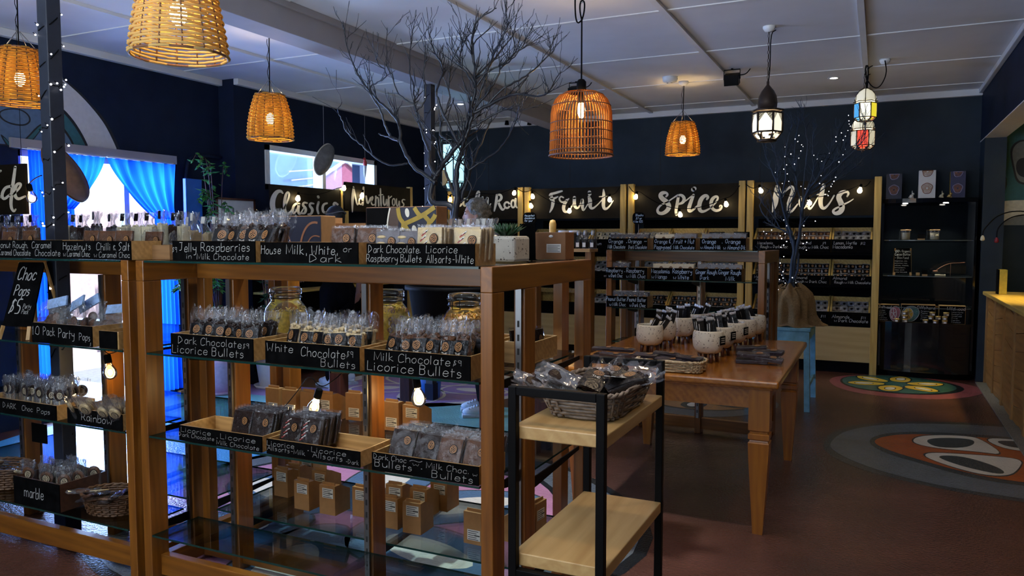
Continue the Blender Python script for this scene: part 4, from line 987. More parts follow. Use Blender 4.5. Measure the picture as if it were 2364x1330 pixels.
# top glass, back half
def artbox(label, u0, u1, vt, Y, depth, z, art, side):
    x0, x1 = gx(u0, Y, vt), gx(u1, Y, vt); h = gz(u0, vt, Y)-z
    t = thing('art_box', label, 'box', ((x0+x1)/2, Y, z)); w = (x1-x0)/2
    M = MB(); M.box(-w, w, 0, depth, 0, h); M.done('box_body', side, t, bev=.002)
    M = MB(); M.box(-w+.003, w-.003, -.002, 0, .002, h-.003, 0); art(M, w, h); M.done('printed_front', ['art_navy', 'ochre', 'brown_art', 'sign_white', 'copper_line', 'mauve_line', 'black_matt'], t, fix=False)
    return t
R3, U3 = Vector((1, 0, 0)), Vector((0, 0, 1))
def art1(M, w, h):
    O = Vector((0, -.0022, 0)); n = Vector((0, -.0006, 0))
    M.poly([(-w+.004, -.0024, .003), (-w*.36, -.0024, .003), (-w*.30, -.0024, h-.004), (-w+.004, -.0024, h-.004)], 6)
    def rb(P, wd, mi, lv): ribbon(M, smoothpath([((p[0]*2-1)*w, (.46+.53*p[1])*h) for p in P], 2), wd, R3, U3, O, n*lv, mi)
    rb([(.40,.0),(.40,.3),(.41,.7),(.42,.98)], .050, 2, 1); rb([(.35,.0),(.31,.3),(.33,.7),(.355,.98)], .007, 3, 2)
    J_ = 0
    for P in ([(.47,.98),(.49,.6),(.56,.40),(.50,.0)], [(.56,.40),(.70,.55),(.82,.70),(.98,.98)], [(.70,.98),(.76,.72),(.82,.66)], [(.84,.68),(.92,.45),(.86,.2),(.84,.0)], [(.92,.45),(.97,.6),(.99,.72)], [(.56,.40),(.60,.2),(.66,.02)]): rb(P, .020, 1, 3+.4*(J_ := J_+1))
    for c in ((.60, .80, .011, .020), (.70, .14, .013, .026)): blob(M, O+R3*((c[0]*2-1)*w)+U3*((.46+.53*c[1])*h), c[2], c[3], R3, U3, n*3, 3, 16, .02, rot=.2)
artbox('black art box with ochre branching lines and cream pods standing on the top glass', 845, 1008, 479, 2.86, .09, 1.386, art1, 'kraft_dark')
def art2(M, w, h):
    O = Vector((0, -.0022, 0)); n = Vector((0, -.0006, 0))
    for k, (cx, cz, rx, rz, wd) in enumerate(((-.3, .1, .075, .13, .005), (-.3, .1, .045, .09, .004), (.9, .1, .11, .14, .010), (.9, .05, .08, .09, .006))):
        P = [(cx*w+rx*(1+.06*sin(3*a+k))*cos(a), cz*h+rz*(1+.05*sin(4*a))*sin(a)) for a in [2*pi*i/48 for i in range(49)]]; seg = []
        for p in P+[(9, 9)]:
            if abs(p[0]) < w-.008 and .008 < p[1] < h-.008: seg.append(p)
            else:
                if len(seg) > 2: ribbon(M, seg, wd, R3, U3, O, n*(k+1), 4)
                seg = []
artbox('dark blue art box with copper contour lines standing behind the house tray', 590, 742, 500, 2.80, .10, 1.386, art2, 'kraft')
ob = thing('open_carton', 'open brown cardboard box behind the House Milk tray', 'box', (gx(792, 2.98), 2.98, 1.386)); M = MB()
M.box(-.13, .13, 0, .006, 0, .16); M.box(-.13, -.124, 0, .16, 0, .19); M.box(.124, .13, 0, .16, 0, .15); M.box(-.13, .13, .154, .16, 0, .14); M.box(-.13, .13, 0, .16, 0, .005); M.done('carton_body', 'kraft', ob)
M = MB(); M.obox((-.10, -.012, .172), (.03, 0, .012), (0, .002, 0), (-.004, 0, .012)); M.done('torn_flap', 'kraft_dark', ob)
# terrazzo planter with succulent
mat_t = mat('terrazzo', (0.60, 0.58, 0.50), 0.55, var=.05)
nt = mat_t.node_tree; N = nt.nodes; L = nt.links; bs = N['Principled BSDF']
tcn = N.new('ShaderNodeTexCoord'); vo = N.new('ShaderNodeTexVoronoi'); vo.inputs['Scale'].default_value = 95; vo.inputs['Randomness'].default_value = 1
nz_ = N.new('ShaderNodeTexNoise'); nz_.inputs['Scale'].default_value = 75
L.new(tcn.outputs['Object'], vo.inputs['Vector']); L.new(tcn.outputs['Object'], nz_.inputs['Vector'])
m1 = N.new('ShaderNodeMath'); m1.operation = 'LESS_THAN'; m1.inputs[1].default_value = .34; L.new(vo.outputs['Distance'], m1.inputs[0])
m2 = N.new('ShaderNodeMath'); m2.operation = 'GREATER_THAN'; m2.inputs[1].default_value = .55; L.new(nz_.outputs['Fac'], m2.inputs[0])
m3 = N.new('ShaderNodeMath'); m3.operation = 'MULTIPLY'; L.new(m1.outputs[0], m3.inputs[0]); L.new(m2.outputs[0], m3.inputs[1])
mxc = N.new('ShaderNodeMix'); mxc.data_type = 'RGBA'; L.new(m3.outputs[0], mxc.inputs[0])
L.new(bs.inputs['Base Color'].links[0].from_socket, mxc.inputs[6]); mxc.inputs[7].default_value = (0.05, 0.045, 0.04, 1); L.new(mxc.outputs[2], bs.inputs['Base Color'])
pl = thing('succulent_planter', 'square speckled terrazzo planter with a green succulent on the top glass', 'planter', (gx(1168, 2.72), 2.72, 1.385)); 
M = MB(); w = .072; M.box(-w, w, -w, w, 0, .100); M.done('pot', 'terrazzo', pl, bev=.012)
M = MB(); R = random.Random(3)
for q in range(46):
    a = q*2.4; el = 1.25-.9*(q/46); ln = .045+.035*(q/46)
    d = Vector((cos(a)*cos(el), sin(a)*cos(el), sin(el))); s_ = d.cross(Vector((0,0,1))).normalized()*.009; u_ = s_.cross(d).normalized()*.004
    b = Vector((cos(a)*.012, sin(a)*.012, .100)); m_ = b+d*ln*.55; tip = b+d*ln+Vector((0,0,.006))
    M.add([b-s_*.5, b+s_*.5, m_+s_, m_-s_, m_+u_*1.5, tip, b-u_], [(0,1,4),(1,2,4),(3,0,4),(2,5,4),(5,3,4),(0,3,6),(3,5,6),(5,2,6),(2,1,6),(1,0,6)], 0, True)
M.done('succulent_leaves', 'leaf_dark', pl)
kb = thing('kraft_carton', 'large kraft carton with a printed label on the top glass right of the planter', 'box', (gx(1272, 3.02), 3.02, 1.386)); M = MB()
M.box(-.065, .065, 0, .10, 0, .115, 0); M.box(-.092, -.065, .012, .10, 0, .115, 0); M.done('carton_body', 'kraft_dark', kb, bev=.002)
M = MB(); M.box(-.020, .045, -.0012, 0, .030, .066, 0)
for q in range(5): M.box(-.016, .041-.01*(q % 2), -.0018, -.0012, .058-q*.006, .0598-q*.006, 1)
M.done('printed_label', ['paper_white', 'print_black'], kb)
M = MB(); M.ell((.0, -.001, .098), .010, .003, .006); M.done('clear_tab', 'plastic_white', kb)
tk = thing('price_ticket', 'small black slanted card right of the succulent planter', 'card', (gx(1218, 2.9), 2.9, 1.386)); M = MB(); M.ext([(-.04, 0, 0), (.035, 0, 0), (.028, .01, .15), (-.04, .01, .15)], (0, .004, 0)); M.done('card_panel', 'chalkboard', tk)
# tall clear gift bags along the back of the top glass
def giftbag(kind, seed):
    t = thing('gift_bag', None, 'bag', (0, 0, -5)); M = MB(); h = .150 if kind != 'tag' else .12
    M.box(-.032, .032, -.021, .021, .003, h); lumps(M, .052, .030, h-.004, h+.006, seed, 7, .009); M.done('contents', {'b': 'pack_cream', 'd': 'choc_dark', 'tag': 'choc_white', 'm': 'choc_milk'}[kind], t, bev=.004)
    M = MB(); cello_tube(M, .080, .058, 0, .222, seed, .005, 22, 12, neck=.80); M.done('cellophane', 'cello_bright', t)
    M = MB(); M.obox((0, -.016, .200), (.011, 0, 0), (0, .002, 0), (.003, 0, .020)); M.done('neck_tag', 'paper_white' if kind == 'tag' else 'pack_black', t)
    return t
gB = [giftbag('b', s) for s in (21, 22)]; gD = [giftbag('d', s) for s in (23, 24)]; gT = [giftbag('tag', s) for s in (25, 26)]; gM = [giftbag('m', 27)]
for i, (u, Y, pr, s_) in enumerate(((150, 2.86, gB[0], 1), (176, 2.9, gD[0], 1), (196, 2.84, gD[1], .97), (226, 2.88, gD[0], 1.05), (262, 2.92, gD[1], 1), (290, 2.86, gB[1], 1), (322, 2.9, gB[0], 1), (347, 2.84, gB[1], 1), (378, 2.88, gB[0], 1.05), (408, 2.9, gD[0], 1.0), (426, 2.84, gB[1], 1), (452, 2.95, gT[0], 1))):
    lb = 'gift bag with %s, %s from left in the row before the bright shop door' % ('cream contents' if pr in gB else 'white tag' if pr in gT else 'dark contents', ORD[i])
    put(pr, (gx(u, Y), Y, 1.386), RND.uniform(-.4, .4), lb, 'cream gift bags' if pr in gB else 'dark gift bags', s_)
for i, (u, Y) in enumerate(((440, 3.1), (474, 3.08), (500, 3.12), (527, 3.06), (555, 3.12), (578, 3.08))):
    put(gT[i % 2], (gx(u, Y), Y, 1.386), RND.uniform(-.4, .4), 'gift bag with white neck tag, %s from left behind the jelly raspberries tray' % ORD[i], 'white-tagged gift bags at left', .93)
for i, (u, Y) in enumerate(((1046, 3.04), (1066, 3.10), (1086, 3.05), (1104, 3.10), (1121, 3.04), (1136, 3.1))):
    put(gT[i % 2], (gx(u, Y), Y, 1.386), RND.uniform(-.4, .4), 'gift bag with white neck tag, %s from left before the grey-haired customer' % ORD[i], 'white-tagged gift bags at right', .80)
for i, (u, Y) in enumerate(((-8, 2.86), (14, 2.9), (38, 2.86), (60, 2.9), (80, 2.85))):
    put(gM[0], (gx(u, Y), Y, 1.386), RND.uniform(-.3, .3), 'clear bag of clustered chocolates, %s from left beside the fairy-lit column' % ORD[i], 'chocolate cluster bags')

# easel board, wicker baskets on the left stand
ez = thing('easel_board', 'small black easel board chalked Choc Pops $5 on the left stand', 'sign', (-3.66, 2.285, 1.001), radians(10))
E3 = Vector((0, sin(.28), cos(.28))); M = MB()
M.ext([(-.085, 0, .06), (.085, 0, .06), (.075, .096, .36), (-.075, .096, .36)], (0, .007, -.002)); b_ = M.done('board', 'chalkboard', ez)
M = MB(); og = Vector((0, -.0002, .06))
for (tx, x, y, h, W) in (('Choc', -.055, .225, .062, .105), ('Pops', -.058, .150, .052, .092), ('$5', -.066, .062, .070, .066), ('Party', .012, .088, .022, .045), ('Pack', .010, .062, .022, .04), ('of 10', .008, .036, .020, .038), ('$22', .022, .010, .018, .03)): write(M, tx, x, y, h, W, (1, 0, 0), E3, og, E3.cross(Vector((1, 0, 0)))*.002, pen=.08, slant=.15)
M.done('lettering', 'chalk', b_, fix=False)
for s in (-1, 1):
    M = MB(); M.bar((s*.072, .10, .36), (s*.085, .20, .0), .014, .010); M.done('leg', 'tray_z', ez)
    M = MB(); M.bar((s*.078, .0, .062), (s*.085, -.018, .0), .016, .012); M.done('foot', 'tray_z', ez)
def basket(label, c, rx, ry, h, mt, rz=0.0, square=False, flare=1.25, rows=9, name='wicker_basket'):
    t = thing(name, label, 'basket', c, rz); M = MB(); n = 44
    def pt(a, k, off=0):
        sx, sy = rx*(1+(flare-1)*k)+off, ry*(1+(flare-1)*k)+off
        c_, s_ = cos(a), sin(a); e = .35 if square else 1
        return Vector((sx*(abs(c_)**e)*(1 if c_ > 0 else -1), sy*(abs(s_)**e)*(1 if s_ > 0 else -1), 0))
    M.poly([pt(2*pi*i/n, 0)+Vector((0, 0, .004)) for i in range(n)], 0)
    for r in range(rows):
        k = r/(rows-1)
        M.tube([pt(2*pi*i/n, k, .004*(1 if (i//1+r) % 2 else -1))+Vector((0, 0, .006+h*k)) for i in range(n)], h/rows*.56, 5, 0, closed=True)
    for i in range(0, n, 2):
        M.tube([pt(2*pi*i/n, 0)+Vector((0, 0, .004)), pt(2*pi*i/n, .5, .003)+Vector((0, 0, h*.5)), pt(2*pi*i/n, 1)+Vector((0, 0, h+.006))], .0035, 4, 0)
    M.done('woven_body', mt, t)
    M = MB(); 
    for ph in (0, pi): M.tube([pt(2*pi*i/n, 1, .004*cos(i*pi/2+ph))+Vector((0, 0, h+.006+.004*sin(i*pi/2+ph))) for i in range(n)], .005, 5, 0, closed=True)
    M.done('rim', mt, t); return t
basket('round brown wicker basket of wrapped sweets beside the left posts on the bottom glass', (gx(243, 2.38), 2.38, .222), .115, .085, .085, 'wicker', .2)
for i in range(7): put(popM[i % 2] if i % 2 else pop[0], (gx(243, 2.38)+RND.uniform(-.08, .06), 2.36+RND.uniform(-.04, .05), .262+.008*i), (1.35+RND.uniform(-.3, .2), RND.uniform(-.4, .4), RND.uniform(-1.6, 1.6)), 'wrapped pop lying in the brown wicker basket beside the left posts', 'pops in the wicker basket')
basket('brown wicker basket cut off by the left edge on the bottom glass', (gx(-12, 2.40), 2.40, .222), .13, .085, .10, 'wicker', .1)
for i in range(6): put(popW[i % 2], (gx(-5, 2.38)+RND.uniform(-.10, .10), 2.38+RND.uniform(-.05, .06), .300+.008*i), (1.35+RND.uniform(-.3, .3), RND.uniform(-.4, .4), RND.uniform(-1.6, 1.6)), 'wrapped white pop lying in the basket at the left edge', 'pops in the edge basket')
ps = thing('price_sign', 'small blank-backed black sign on a stem behind the marble pops', 'sign', (gx(118, 2.62), 2.52, .222)); M = MB(); M.box(-.06, .06, 0, .004, .20, .30); M.done('sign_panel', 'black_matt', ps); M = MB(); M.tube([(0, .006, 0), (0, .006, .20)], .003, 6); M.lathe([(.03, 0), (.03, .004), (.001, .006)], 12); M.done('stem', 'black_metal', ps)

# ------------------------------------------------------------------ festoon bulbs
def festoon(label, p, tilt=0.0, yaw=0.0, on=True, power=3.0, glass=True, sc=1.0, soft=False):
    t = thing('festoon_bulb', label, 'light bulb', p); t.rotation_euler = (0, tilt, yaw); t.scale = (sc,)*3
    M = MB(); M.lathe([(.001, .0), (.012, .0), (.016, -.006), (.017, -.040), (.015, -.044)], 14); M.done('socket', 'black_matt', t)
    M = MB(); M.lathe([(.013, -.042), (.015, -.050), (.029, -.078), (.031, -.092), (.026, -.110), (.012, -.121), (.001, -.123)], 20); M.done('bulb_glass', 'bulb_glass' if glass else 'bulb_soft', t)
    if glass:
        M = MB(); M.ell((0, 0, -.088), .0115, .0115, .015, 10, 6); M.done('glowing_filament', 'bulb_glow', t)
    if power:
        R_ = Euler((0, tilt, yaw)).to_matrix(); q = Vector(p)+R_ @ Vector((0, 0, -.090*sc))
        light('bulb_light', 'POINT', q, power, WARM, radius=.028*sc)
    return t
def wire(label, pts, r=.0022, m='black_matt', name='cable', it=3, cat='cable'):
    M = MB(); M.tube(smoothpath(pts, it), r, 5); return tag(M.done(name, m), label, cat)
p1 = at(738, 898, Y=2.62); festoon('lit clear bulb hanging below the second glass in front of the kraft cartons', p1, .35, 0, True, 2.2)
wire('black bulb cable looping below the second glass of the front stand', [at(545, 835, Y=2.64), at(560, 900, Y=2.64), at(572, 950, Y=2.64), at(640, 960, Y=2.66), at(690, 900, Y=2.64), at(715, 862, Y=2.62), p1+Vector((0, 0, .002)), at(770, 880, Y=2.62), at(800, 850, Y=2.63), at(840, 852, Y=2.63), at(900, 860, Y=2.63), at(955, 868, Y=2.62)])
p2 = at(960, 870, Y=2.62); festoon('lit clear bulb hanging below the second glass right of the middle post', p2, -.15, 0, True, 2.2)
p3 = at(247, 818, Y=2.50); festoon('lit clear bulb hanging behind the Rainbow tray by the left posts', p3, -.2, 0, True, 2.0)
wire('black bulb cable below the second glass of the left stand', [at(222, 780, Y=2.52), at(235, 800, Y=2.50), p3, at(262, 815, Y=2.52), at(282, 806, Y=2.52)])

# ------------------------------------------------------------------ fairy-lit columns
fairy_me = None
def fairy(t, pts, r=.0042):
    global fairy_me
    for p in pts:
        if fairy_me is None:
            M = MB(); M.ell((0, 0, 0), 1, 1, 1, 8, 6); o = M.done('fairy_bulb', 'fairy_glow', t); fairy_me = o.data
        else:
            o = bpy.data.objects.new('fairy_bulb', fairy_me); COL.objects.link(o); o.parent = t
        k = r*RND.uniform(.75, 1.25); o.location = Vector(p)-t.location; o.scale = (k, k, k)
def column(label, x, y, w, z1, zb, seed, turns, nb, flabel):
    t = thing('column', label, 'column', (x, y, 0)); M = MB(); M.box(-w, w, -w, w, 0, z1); M.done('shaft', 'column_navy', t, bev=.004)
    M = MB(); M.box(-w-.006, w+.006, -w-.006, w+.006, 0, .15); M.done('plinth', 'navy', t)
    f = thing('fairy_lights', flabel, 'fairy lights', (x, y, zb)); R = random.Random(seed); P = []
    n = turns*8
    for i in range(n):
        a = 2*pi*i/8+.3; k = w*1.10/max(abs(cos(a)), abs(sin(a))); P.append((k*cos(a), k*sin(a), (z1-zb-.05)*i/n+R.uniform(-.02, .02)))
    M = MB(); M.tube(P, .0025, 4); M.done('wire', 'black_matt', f)
    B = []
    for q in range(nb):
        i = R.randrange(n-1); k = R.random(); a, b = Vector(P[i]), Vector(P[i+1]); p = a.lerp(b, k); o_ = Vector((p.x, p.y, 0)).normalized()*R.uniform(.008, .03)
        B.append(p+o_+f.location+Vector((0, 0, R.uniform(-.02, .02))))
    fairy(f, B)
    M = MB()
    for b in B: M.tube([b-f.location-Vector((0, 0, .0)), b-f.location+Vector((-.012, -.004, .012))], .0018, 4)
    M.done('bulb_leads', 'black_matt', f)
mat('column_navy', (0.012, 0.016, 0.028), 0.5, var=.15)
column('dark navy square column at the left, wrapped in fairy lights', -3.625, 2.478, .036, 3.036, .5, 5, 16, 60, 'string of small white fairy lights wound around the left column')
column('dark blue square column behind the bare tree, wrapped in fairy lights', -3.66, 6.02, .037, 2.835, .6, 6, 14, 50, 'string of small white fairy lights wound around the column behind the bare tree')
# ------------------------------------------------------------------ pendant lamps, lanterns, ceiling fittings
def rattan_lamp(label, x, y, zb, h=.333, rb=.169, rt=.108, m='rattan', power=9.0, style=2.0, chain=True):
    t = thing('rattan_pendant', label, 'lamp', (x, y, zb)); rows = 27; n = 64; R = random.Random(int(x*100))
    M = MB()
    def rad(k): return rt+(rb-rt)*(1-k**style)
    for r in range(rows):
        k = r/(rows-1); P = []
        for i in range(n):
            a = 2*pi*i/n; s_ = (1 if (int(i*14/n)+r) % 2 else -1)*.0032
            P.append(((rad(k)+s_)*cos(a), (rad(k)+s_)*sin(a), h*k+R.uniform(-.0006, .0006)))
        M.tube(P, h/rows*.43, 5, 0, closed=True)
    M.done('woven_shade', m, t, fix=False)
    M = MB()
    for i in range(14):
        a = 2*pi*(i+.5)/14; M.tube([(rad(k/6)*cos(a), rad(k/6)*sin(a), h*k/6) for k in range(7)], .0032, 5)
    for z, r in ((0, rb), (h, rt)): M.tube([(r*cos(2*pi*i/40), r*sin(2*pi*i/40), z) for i in range(40)], .0045, 6, 0, closed=True)
    M.done('frame_ribs', 'rattan_dark', t)
    M = MB()
    for i in range(4):
        a = pi/2*i+.4; M.tube([(rt*cos(a), rt*sin(a), h), (.01*cos(a), .01*sin(a), h+.11)], .0020, 4)
    M.done('suspension_wires', 'chrome', t)
    M = MB(); M.tube([(0, 0, h*.72), (0, 0, h+.1), (.004, 0, ZC-zb-.03)], .0042, 6); M.tube([(.006*cos(q*1.1)-.012, .006*sin(q*1.1), h+.1+q*.02) for q in range(int((ZC-zb-h-.12)/.02))], .0022, 4); M.done('cord', 'black_matt', t)
    M = MB(); M.lathe([(.001, ZC-zb-.045), (.02, ZC-zb-.042), (.045, ZC-zb-.025), (.05, ZC-zb), (.001, ZC-zb)], 20); M.done('ceiling_rose', 'plastic_white', t)
    M = MB(); M.lathe([(.001, h*.75), (.02, h*.74), (.02, h*.60), (.001, h*.60)], 14); M.done('lamp_holder', 'black_matt', t)
    M = MB(); M.ell((0, 0, h*.46), .030, .030, .045, 14, 10); M.done('bulb', 'bulb_glow', t)
    light('pendant_light', 'POINT', (x, y, zb+h*.46), power, WARM, radius=.045)
    return t
LP = at(414, 120, Y=2.10)
rattan_lamp('large tapered rattan pendant lamp nearest the camera, cut by the top edge', LP.x, 2.10, 2.145, m='rattan_pale', power=7, style=1.25)
rattan_lamp('tapered rattan pendant lamp at the left edge beside the fairy-lit column', -4.86, 3.12, 2.31, power=11, style=1.4)
rattan_lamp('tapered rattan pendant lamp hanging in front of the dark left wall', -4.228, 4.627, 2.228, power=20)
rattan_lamp('small-looking rattan pendant lamp hanging above the Spice sign', -1.813, 7.85, 2.31, power=22, h=.32)
# behind the camera the row of pendants goes on
rattan_lamp('tapered rattan pendant lamp behind the viewer over the front aisle', -1.0, -.6, 2.25, power=16)
# bamboo cage pendant
cx_, cy2, zb = -1.72, 4.66, 1.995
t = thing('bamboo_cage_pendant', 'domed bamboo cage pendant lamp with upright slats in the middle of the room', 'lamp', (cx_, cy2, zb)); M = MB(); h, r = .40, .197
def cage(k):
    if k < .62: return (r*(1.0-.06*k), h*k)
    a = (k-.62)/.38*pi/2; return (r*.963*cos(a)**.55 if k < 1 else .02, h*.62+h*.38*sin(a))
for i in range(56):
    a = 2*pi*i/56
    M.tube([((cage(k/14)[0])*cos(a), (cage(k/14)[0])*sin(a), cage(k/14)[1]) for k in range(14)], .0042, 5)
M.done('slatted_shade', 'bamboo', t, fix=False)
M = MB()
for k, w in ((0, .007), (.07, .004), (.22, .003), (.36, .003), (.50, .003), (.72, .003), (.86, .003)):
    rr, z = cage(k); M.tube([((rr+.004)*cos(2*pi*i/48), (rr+.004)*sin(2*pi*i/48), z) for i in range(48)], w, 5, 0, closed=True)
M.done('hoops', 'rattan_dark', t)
M = MB(); M.lathe([(.02, h-.005), (.03, h+.01), (.03, h+.06), (.018, h+.075), (.001, h+.08)], 14); M.lathe([(.001, h*.82), (.018, h*.82), (.018, h*.95)], 12); M.done('lamp_holder', 'black_matt', t)
M = MB(); M.tube([(0, 0, h+.07), (0, 0, .80), (.0, 0, .86)], .005, 6)
M.tube(smoothpath([(0, 0, .84), (-.03, 0, .82), (-.045, 0, .88), (-.045, 0, ZC-zb-.02)], 3), .005, 6); M.tube(smoothpath([(0, 0, .84), (-.014, 0, .90), (-.012, 0, .95), (.006, 0, .965), (.02, 0, .94), (.014, 0, .88), (0, 0, .84)], 3), .005, 6); M.done('cord', 'black_matt', t)
M = MB(); M.tube(smoothpath([(0, 0, ZC-zb-.002), (.0, 0, .99), (.012, 0, .96), (.0, 0, .945), (-.012, 0, .96)], 2), .004, 6); M.done('ceiling_hook', 'chrome', t)
M = MB(); M.ell((0, 0, h*.72), .024, .024, .055, 14, 10); M.done('bulb', 'bulb_glow', t)
light('pendant_light', 'POINT', (cx_, cy2, zb+h*.70), 16, WARM, radius=.045)

def lantern(label, x, y, zb, w, hh, style, power=2.0, off=None):
    t = thing('lantern', label, 'lantern', (x, y, zb)); n = 6; r = w/2; k0, k1 = (.13*hh, .46*hh) if style == 'm' else (.10*hh, .52*hh)
    def hexp(rr, z, o=0): return [Vector((rr*cos(2*pi*i/n+o), rr*sin(2*pi*i/n+o), z)) for i in range(n)]
    M = MB(); a, b = hexp(r, k0), hexp(r, k1)
    for i in range(n): M.tube([a[i], b[i]], .008 if style == 'm' else .004, 4)
    for z, rr in ((k0, r), (k1, r), (0, r*.62), (k1+.10*hh*.5, r*1.06)): 
        q = hexp(rr, z)
        for i in range(n): M.tube([q[i], q[(i+1) % n]], .007 if style == 'm' else .004, 4)
    c = hexp(r*.62, 0)
    for i in range(n): M.tube([c[i], a[i]], .006, 4)
    if style == 'm':
        M.lathe([(r*.62, 0), (r*.68, -.012), (r*.5, -.014)], 6)
        for i in range(n):          # pierced upper band
            p, q = hexp(r, k1)[i], hexp(r, k1)[(i+1) % n]
            for s_ in (0, 1):
                A = p.lerp(q, .5*s_); B = p.lerp(q, .5*s_+.5); top = .055
                M.add([p.lerp(q, 0 if s_ == 0 else .5)+Vector((0,0,0)), p.lerp(q, .5 if s_ == 0 else 1), p.lerp(q, 1 if s_ else .0)+Vector((0,0,-.075))], [(0,1,2)], 0)
        M.lathe([(r*1.06, k1+.02), (r*.62, k1+.030), (r*.66, k1+.075), (r*.60, k1+.125), (r*.42, k1+.165), (r*.20, k1+.195), (.010, k1+.21), (.010, k1+.235)], 8)
    else:
        for k in range(6):
            aa = 2*pi*k/6+pi/6; M.tube([(r*cos(aa)*f, r*sin(aa)*f, k1+g) for f, g in ((1, .0), (.92, .25*hh), (.6, .38*hh), (.2, .46*hh))], .003, 4)
            M.tube([(r*cos(aa), r*sin(aa), k1), (r*1.08*cos(aa), r*1.08*sin(aa), k1+.12*hh)], .004, 4)
            M.tube([(r*cos(aa)*f, r*sin(aa)*f, k0-g) for f, g in ((1, .0), (.8, .06*hh), (.1, .10*hh))], .003, 4)
        M.ell((0, 0, -.015), .012, .012, .022, 8, 6)
    M.done('metal_frame', 'lantern_bronze', t)
    cols = {'m': ['pane_white']*6, 'a': ['pane_red', 'pane_warm', 'pane_blue', 'pane_blue', 'pane_white', 'pane_yellow'], 'b': ['pane_warm', 'pane_red', 'pane_white', 'pane_warm', 'pane_red', 'pane_warm'], 'q': ['pane_aqua']*6}[style]
    for i in range(n):
        p, q, p2, q2 = a[i], a[(i+1) % n], b[i], b[(i+1) % n]; M = MB()
        M.add([v*1.0 for v in (p.lerp(q, .08), p.lerp(q, .92), p2.lerp(q2, .92), p2.lerp(q2, .08))], [(0, 1, 2, 3)])
        cc, dd = c[i], c[(i+1) % n]
        M.add([cc.lerp(dd, .25).lerp(p.lerp(q, .25), .3), cc.lerp(dd, .75).lerp(p.lerp(q, .75), .3), cc.lerp(dd, .75).lerp(p.lerp(q, .75), .75), cc.lerp(dd, .25).lerp(p.lerp(q, .25), .75)], [(0, 1, 2, 3)])
        M.done('glass_pane', cols[i], t, fix=False)
    if style in 'ab':
        M = MB(); M.lathe([(r*.98, k1+.02), (r*.86, k1+.22*hh), (r*.55, k1+.36*hh), (r*.2, k1+.43*hh)], 12); M.done('glass_dome', 'pane_warm', t)
    M = MB(); top = hh; z = top-.01
    L_ = ZC-zb-top
    for k in range(max(1, int(L_/.03))): M.tube([(.006*cos(q*pi/4)*(1 if k % 2 else .3), .006*cos(q*pi/4)*(.3 if k % 2 else 1), z+.03*k+.018+.016*sin(q*pi/4)) for q in range(8)], .0022, 4, 0, closed=True)
    M.done('chain', 'lantern_bronze', t)
    M = MB(); M.tube(smoothpath([(0, 0, top-.02), (.014, 0, top+.1), (.012, 0, ZC-zb-.05), (.05, 0, ZC-zb-.03)], 2), .004, 5); M.done('cord', 'black_matt', t)
    if off is None:
        M = MB(); M.lathe([(.001, ZC-zb-.04), (.03, ZC-zb-.035), (.045, ZC-zb-.012), (.045, ZC-zb)], 16); M.done('ceiling_rose', 'plastic_white', t)
    if power: light('lantern_light', 'POINT', (x, y, zb+(k0+k1)/2), power, (1, .8, .5), radius=.05)
    return t
lantern('bronze pierced hexagonal lantern with white panes hanging above the Nuts sign', -.78, 6.10, 2.205, .215, .425, 'm', 2.5)
lantern('upper stained-glass lantern with blue and yellow panes near the ceiling corner', -.145, 7.72, 2.52, .19, .30, 'a', 1.0, off=1)
q_ = at(1991, 345, Y=8.1); lantern('lower stained-glass lantern with red and clear panes behind the twig tree', q_.x, 8.1, q_.z, .21, .33, 'b', 1.0, off=1)
wire('black lamp cord swagged between the two stained-glass lanterns and the ceiling', [at(2043, 140, Z=ZC-.03), at(2048, 170, Y=7.66), at(2030, 205, Y=7.7), at(2010, 200, Y=7.7), at(1996, 170, Y=7.7), at(2000, 145, Y=7.72), at(2006, 160, Y=7.72), at(2002, 205, Y=7.72)], .005)
tg = thing('ceiling_rose', 'white ceiling rose holding the swagged lantern cord', 'ceiling fitting', tuple(at(2043, 137, Z=ZC))); M = MB(); M.lathe([(.001, -.045), (.03, -.04), (.045, -.015), (.045, 0), (.001, 0)], 18); M.done('rose_cup', 'plastic_white', tg)
qb = at(1047, 440, Y=6.75); lantern('tall lantern with glowing aqua panes behind the bare tree', qb.x, 6.75, qb.z, .25, .86, 'q', 0, off=None)
light('lantern_light', 'POINT', (qb.x, 6.75, qb.z+.26), 3, (.5, .85, 1.0), radius=.06)
sm = thing('smoke_alarm', 'round white emergency light on the ceiling left of the small rattan lamp', 'alarm', tuple(at(1547, 178, Z=ZC))); M = MB(); M.lathe([(.001, -.06), (.04, -.058), (.066, -.045), (.075, -.02), (.07, -.004), (.075, 0), (.001, 0)], 28); M.done('round_cover', 'plastic_white', sm)
M = MB()
for a in (-.02, .02): M.lathe([(.001, -.0625), (.009, -.061), (.010, -.056)], 10, (a, -.02, 0))
M.done('lens', 'wl_stone', sm)
def flood(label, p):
    t = thing('floodlight', label, 'floodlight', p); M = MB(); M.obox((0, 0, -.10), (.065, 0, 0), (0, .05, .02), (0, -.018, .045))
    for q in range(5): M.obox((0, .055, -.115+q*.016), (.06, 0, 0), (0, .012, .002), (0, 0, .003))
    M.done('housing', 'black_metal', t, bev=.004)
    M = MB(); M.tube([(-.072, 0, -.10), (-.072, 0, -.012), (.072, 0, -.012), (.072, 0, -.10)], .006, 5); M.tube([(0, 0, -.012), (0, 0, 0)], .01, 6); M.done('bracket', 'black_metal', t)
    M = MB(); M.tube(smoothpath([(.05, .03, -.06), (.12, .03, -.06), (.16, .03, -.01)], 2), .005, 5); M.done('lead', 'black_matt', t)
flood('small black floodlight on the ceiling right of the round emergency light', tuple(at(1690, 158, Z=ZC)))
flood('small black floodlight on the ceiling just behind the bamboo cage lamp', tuple(at(1330, 188, Z=ZC)))
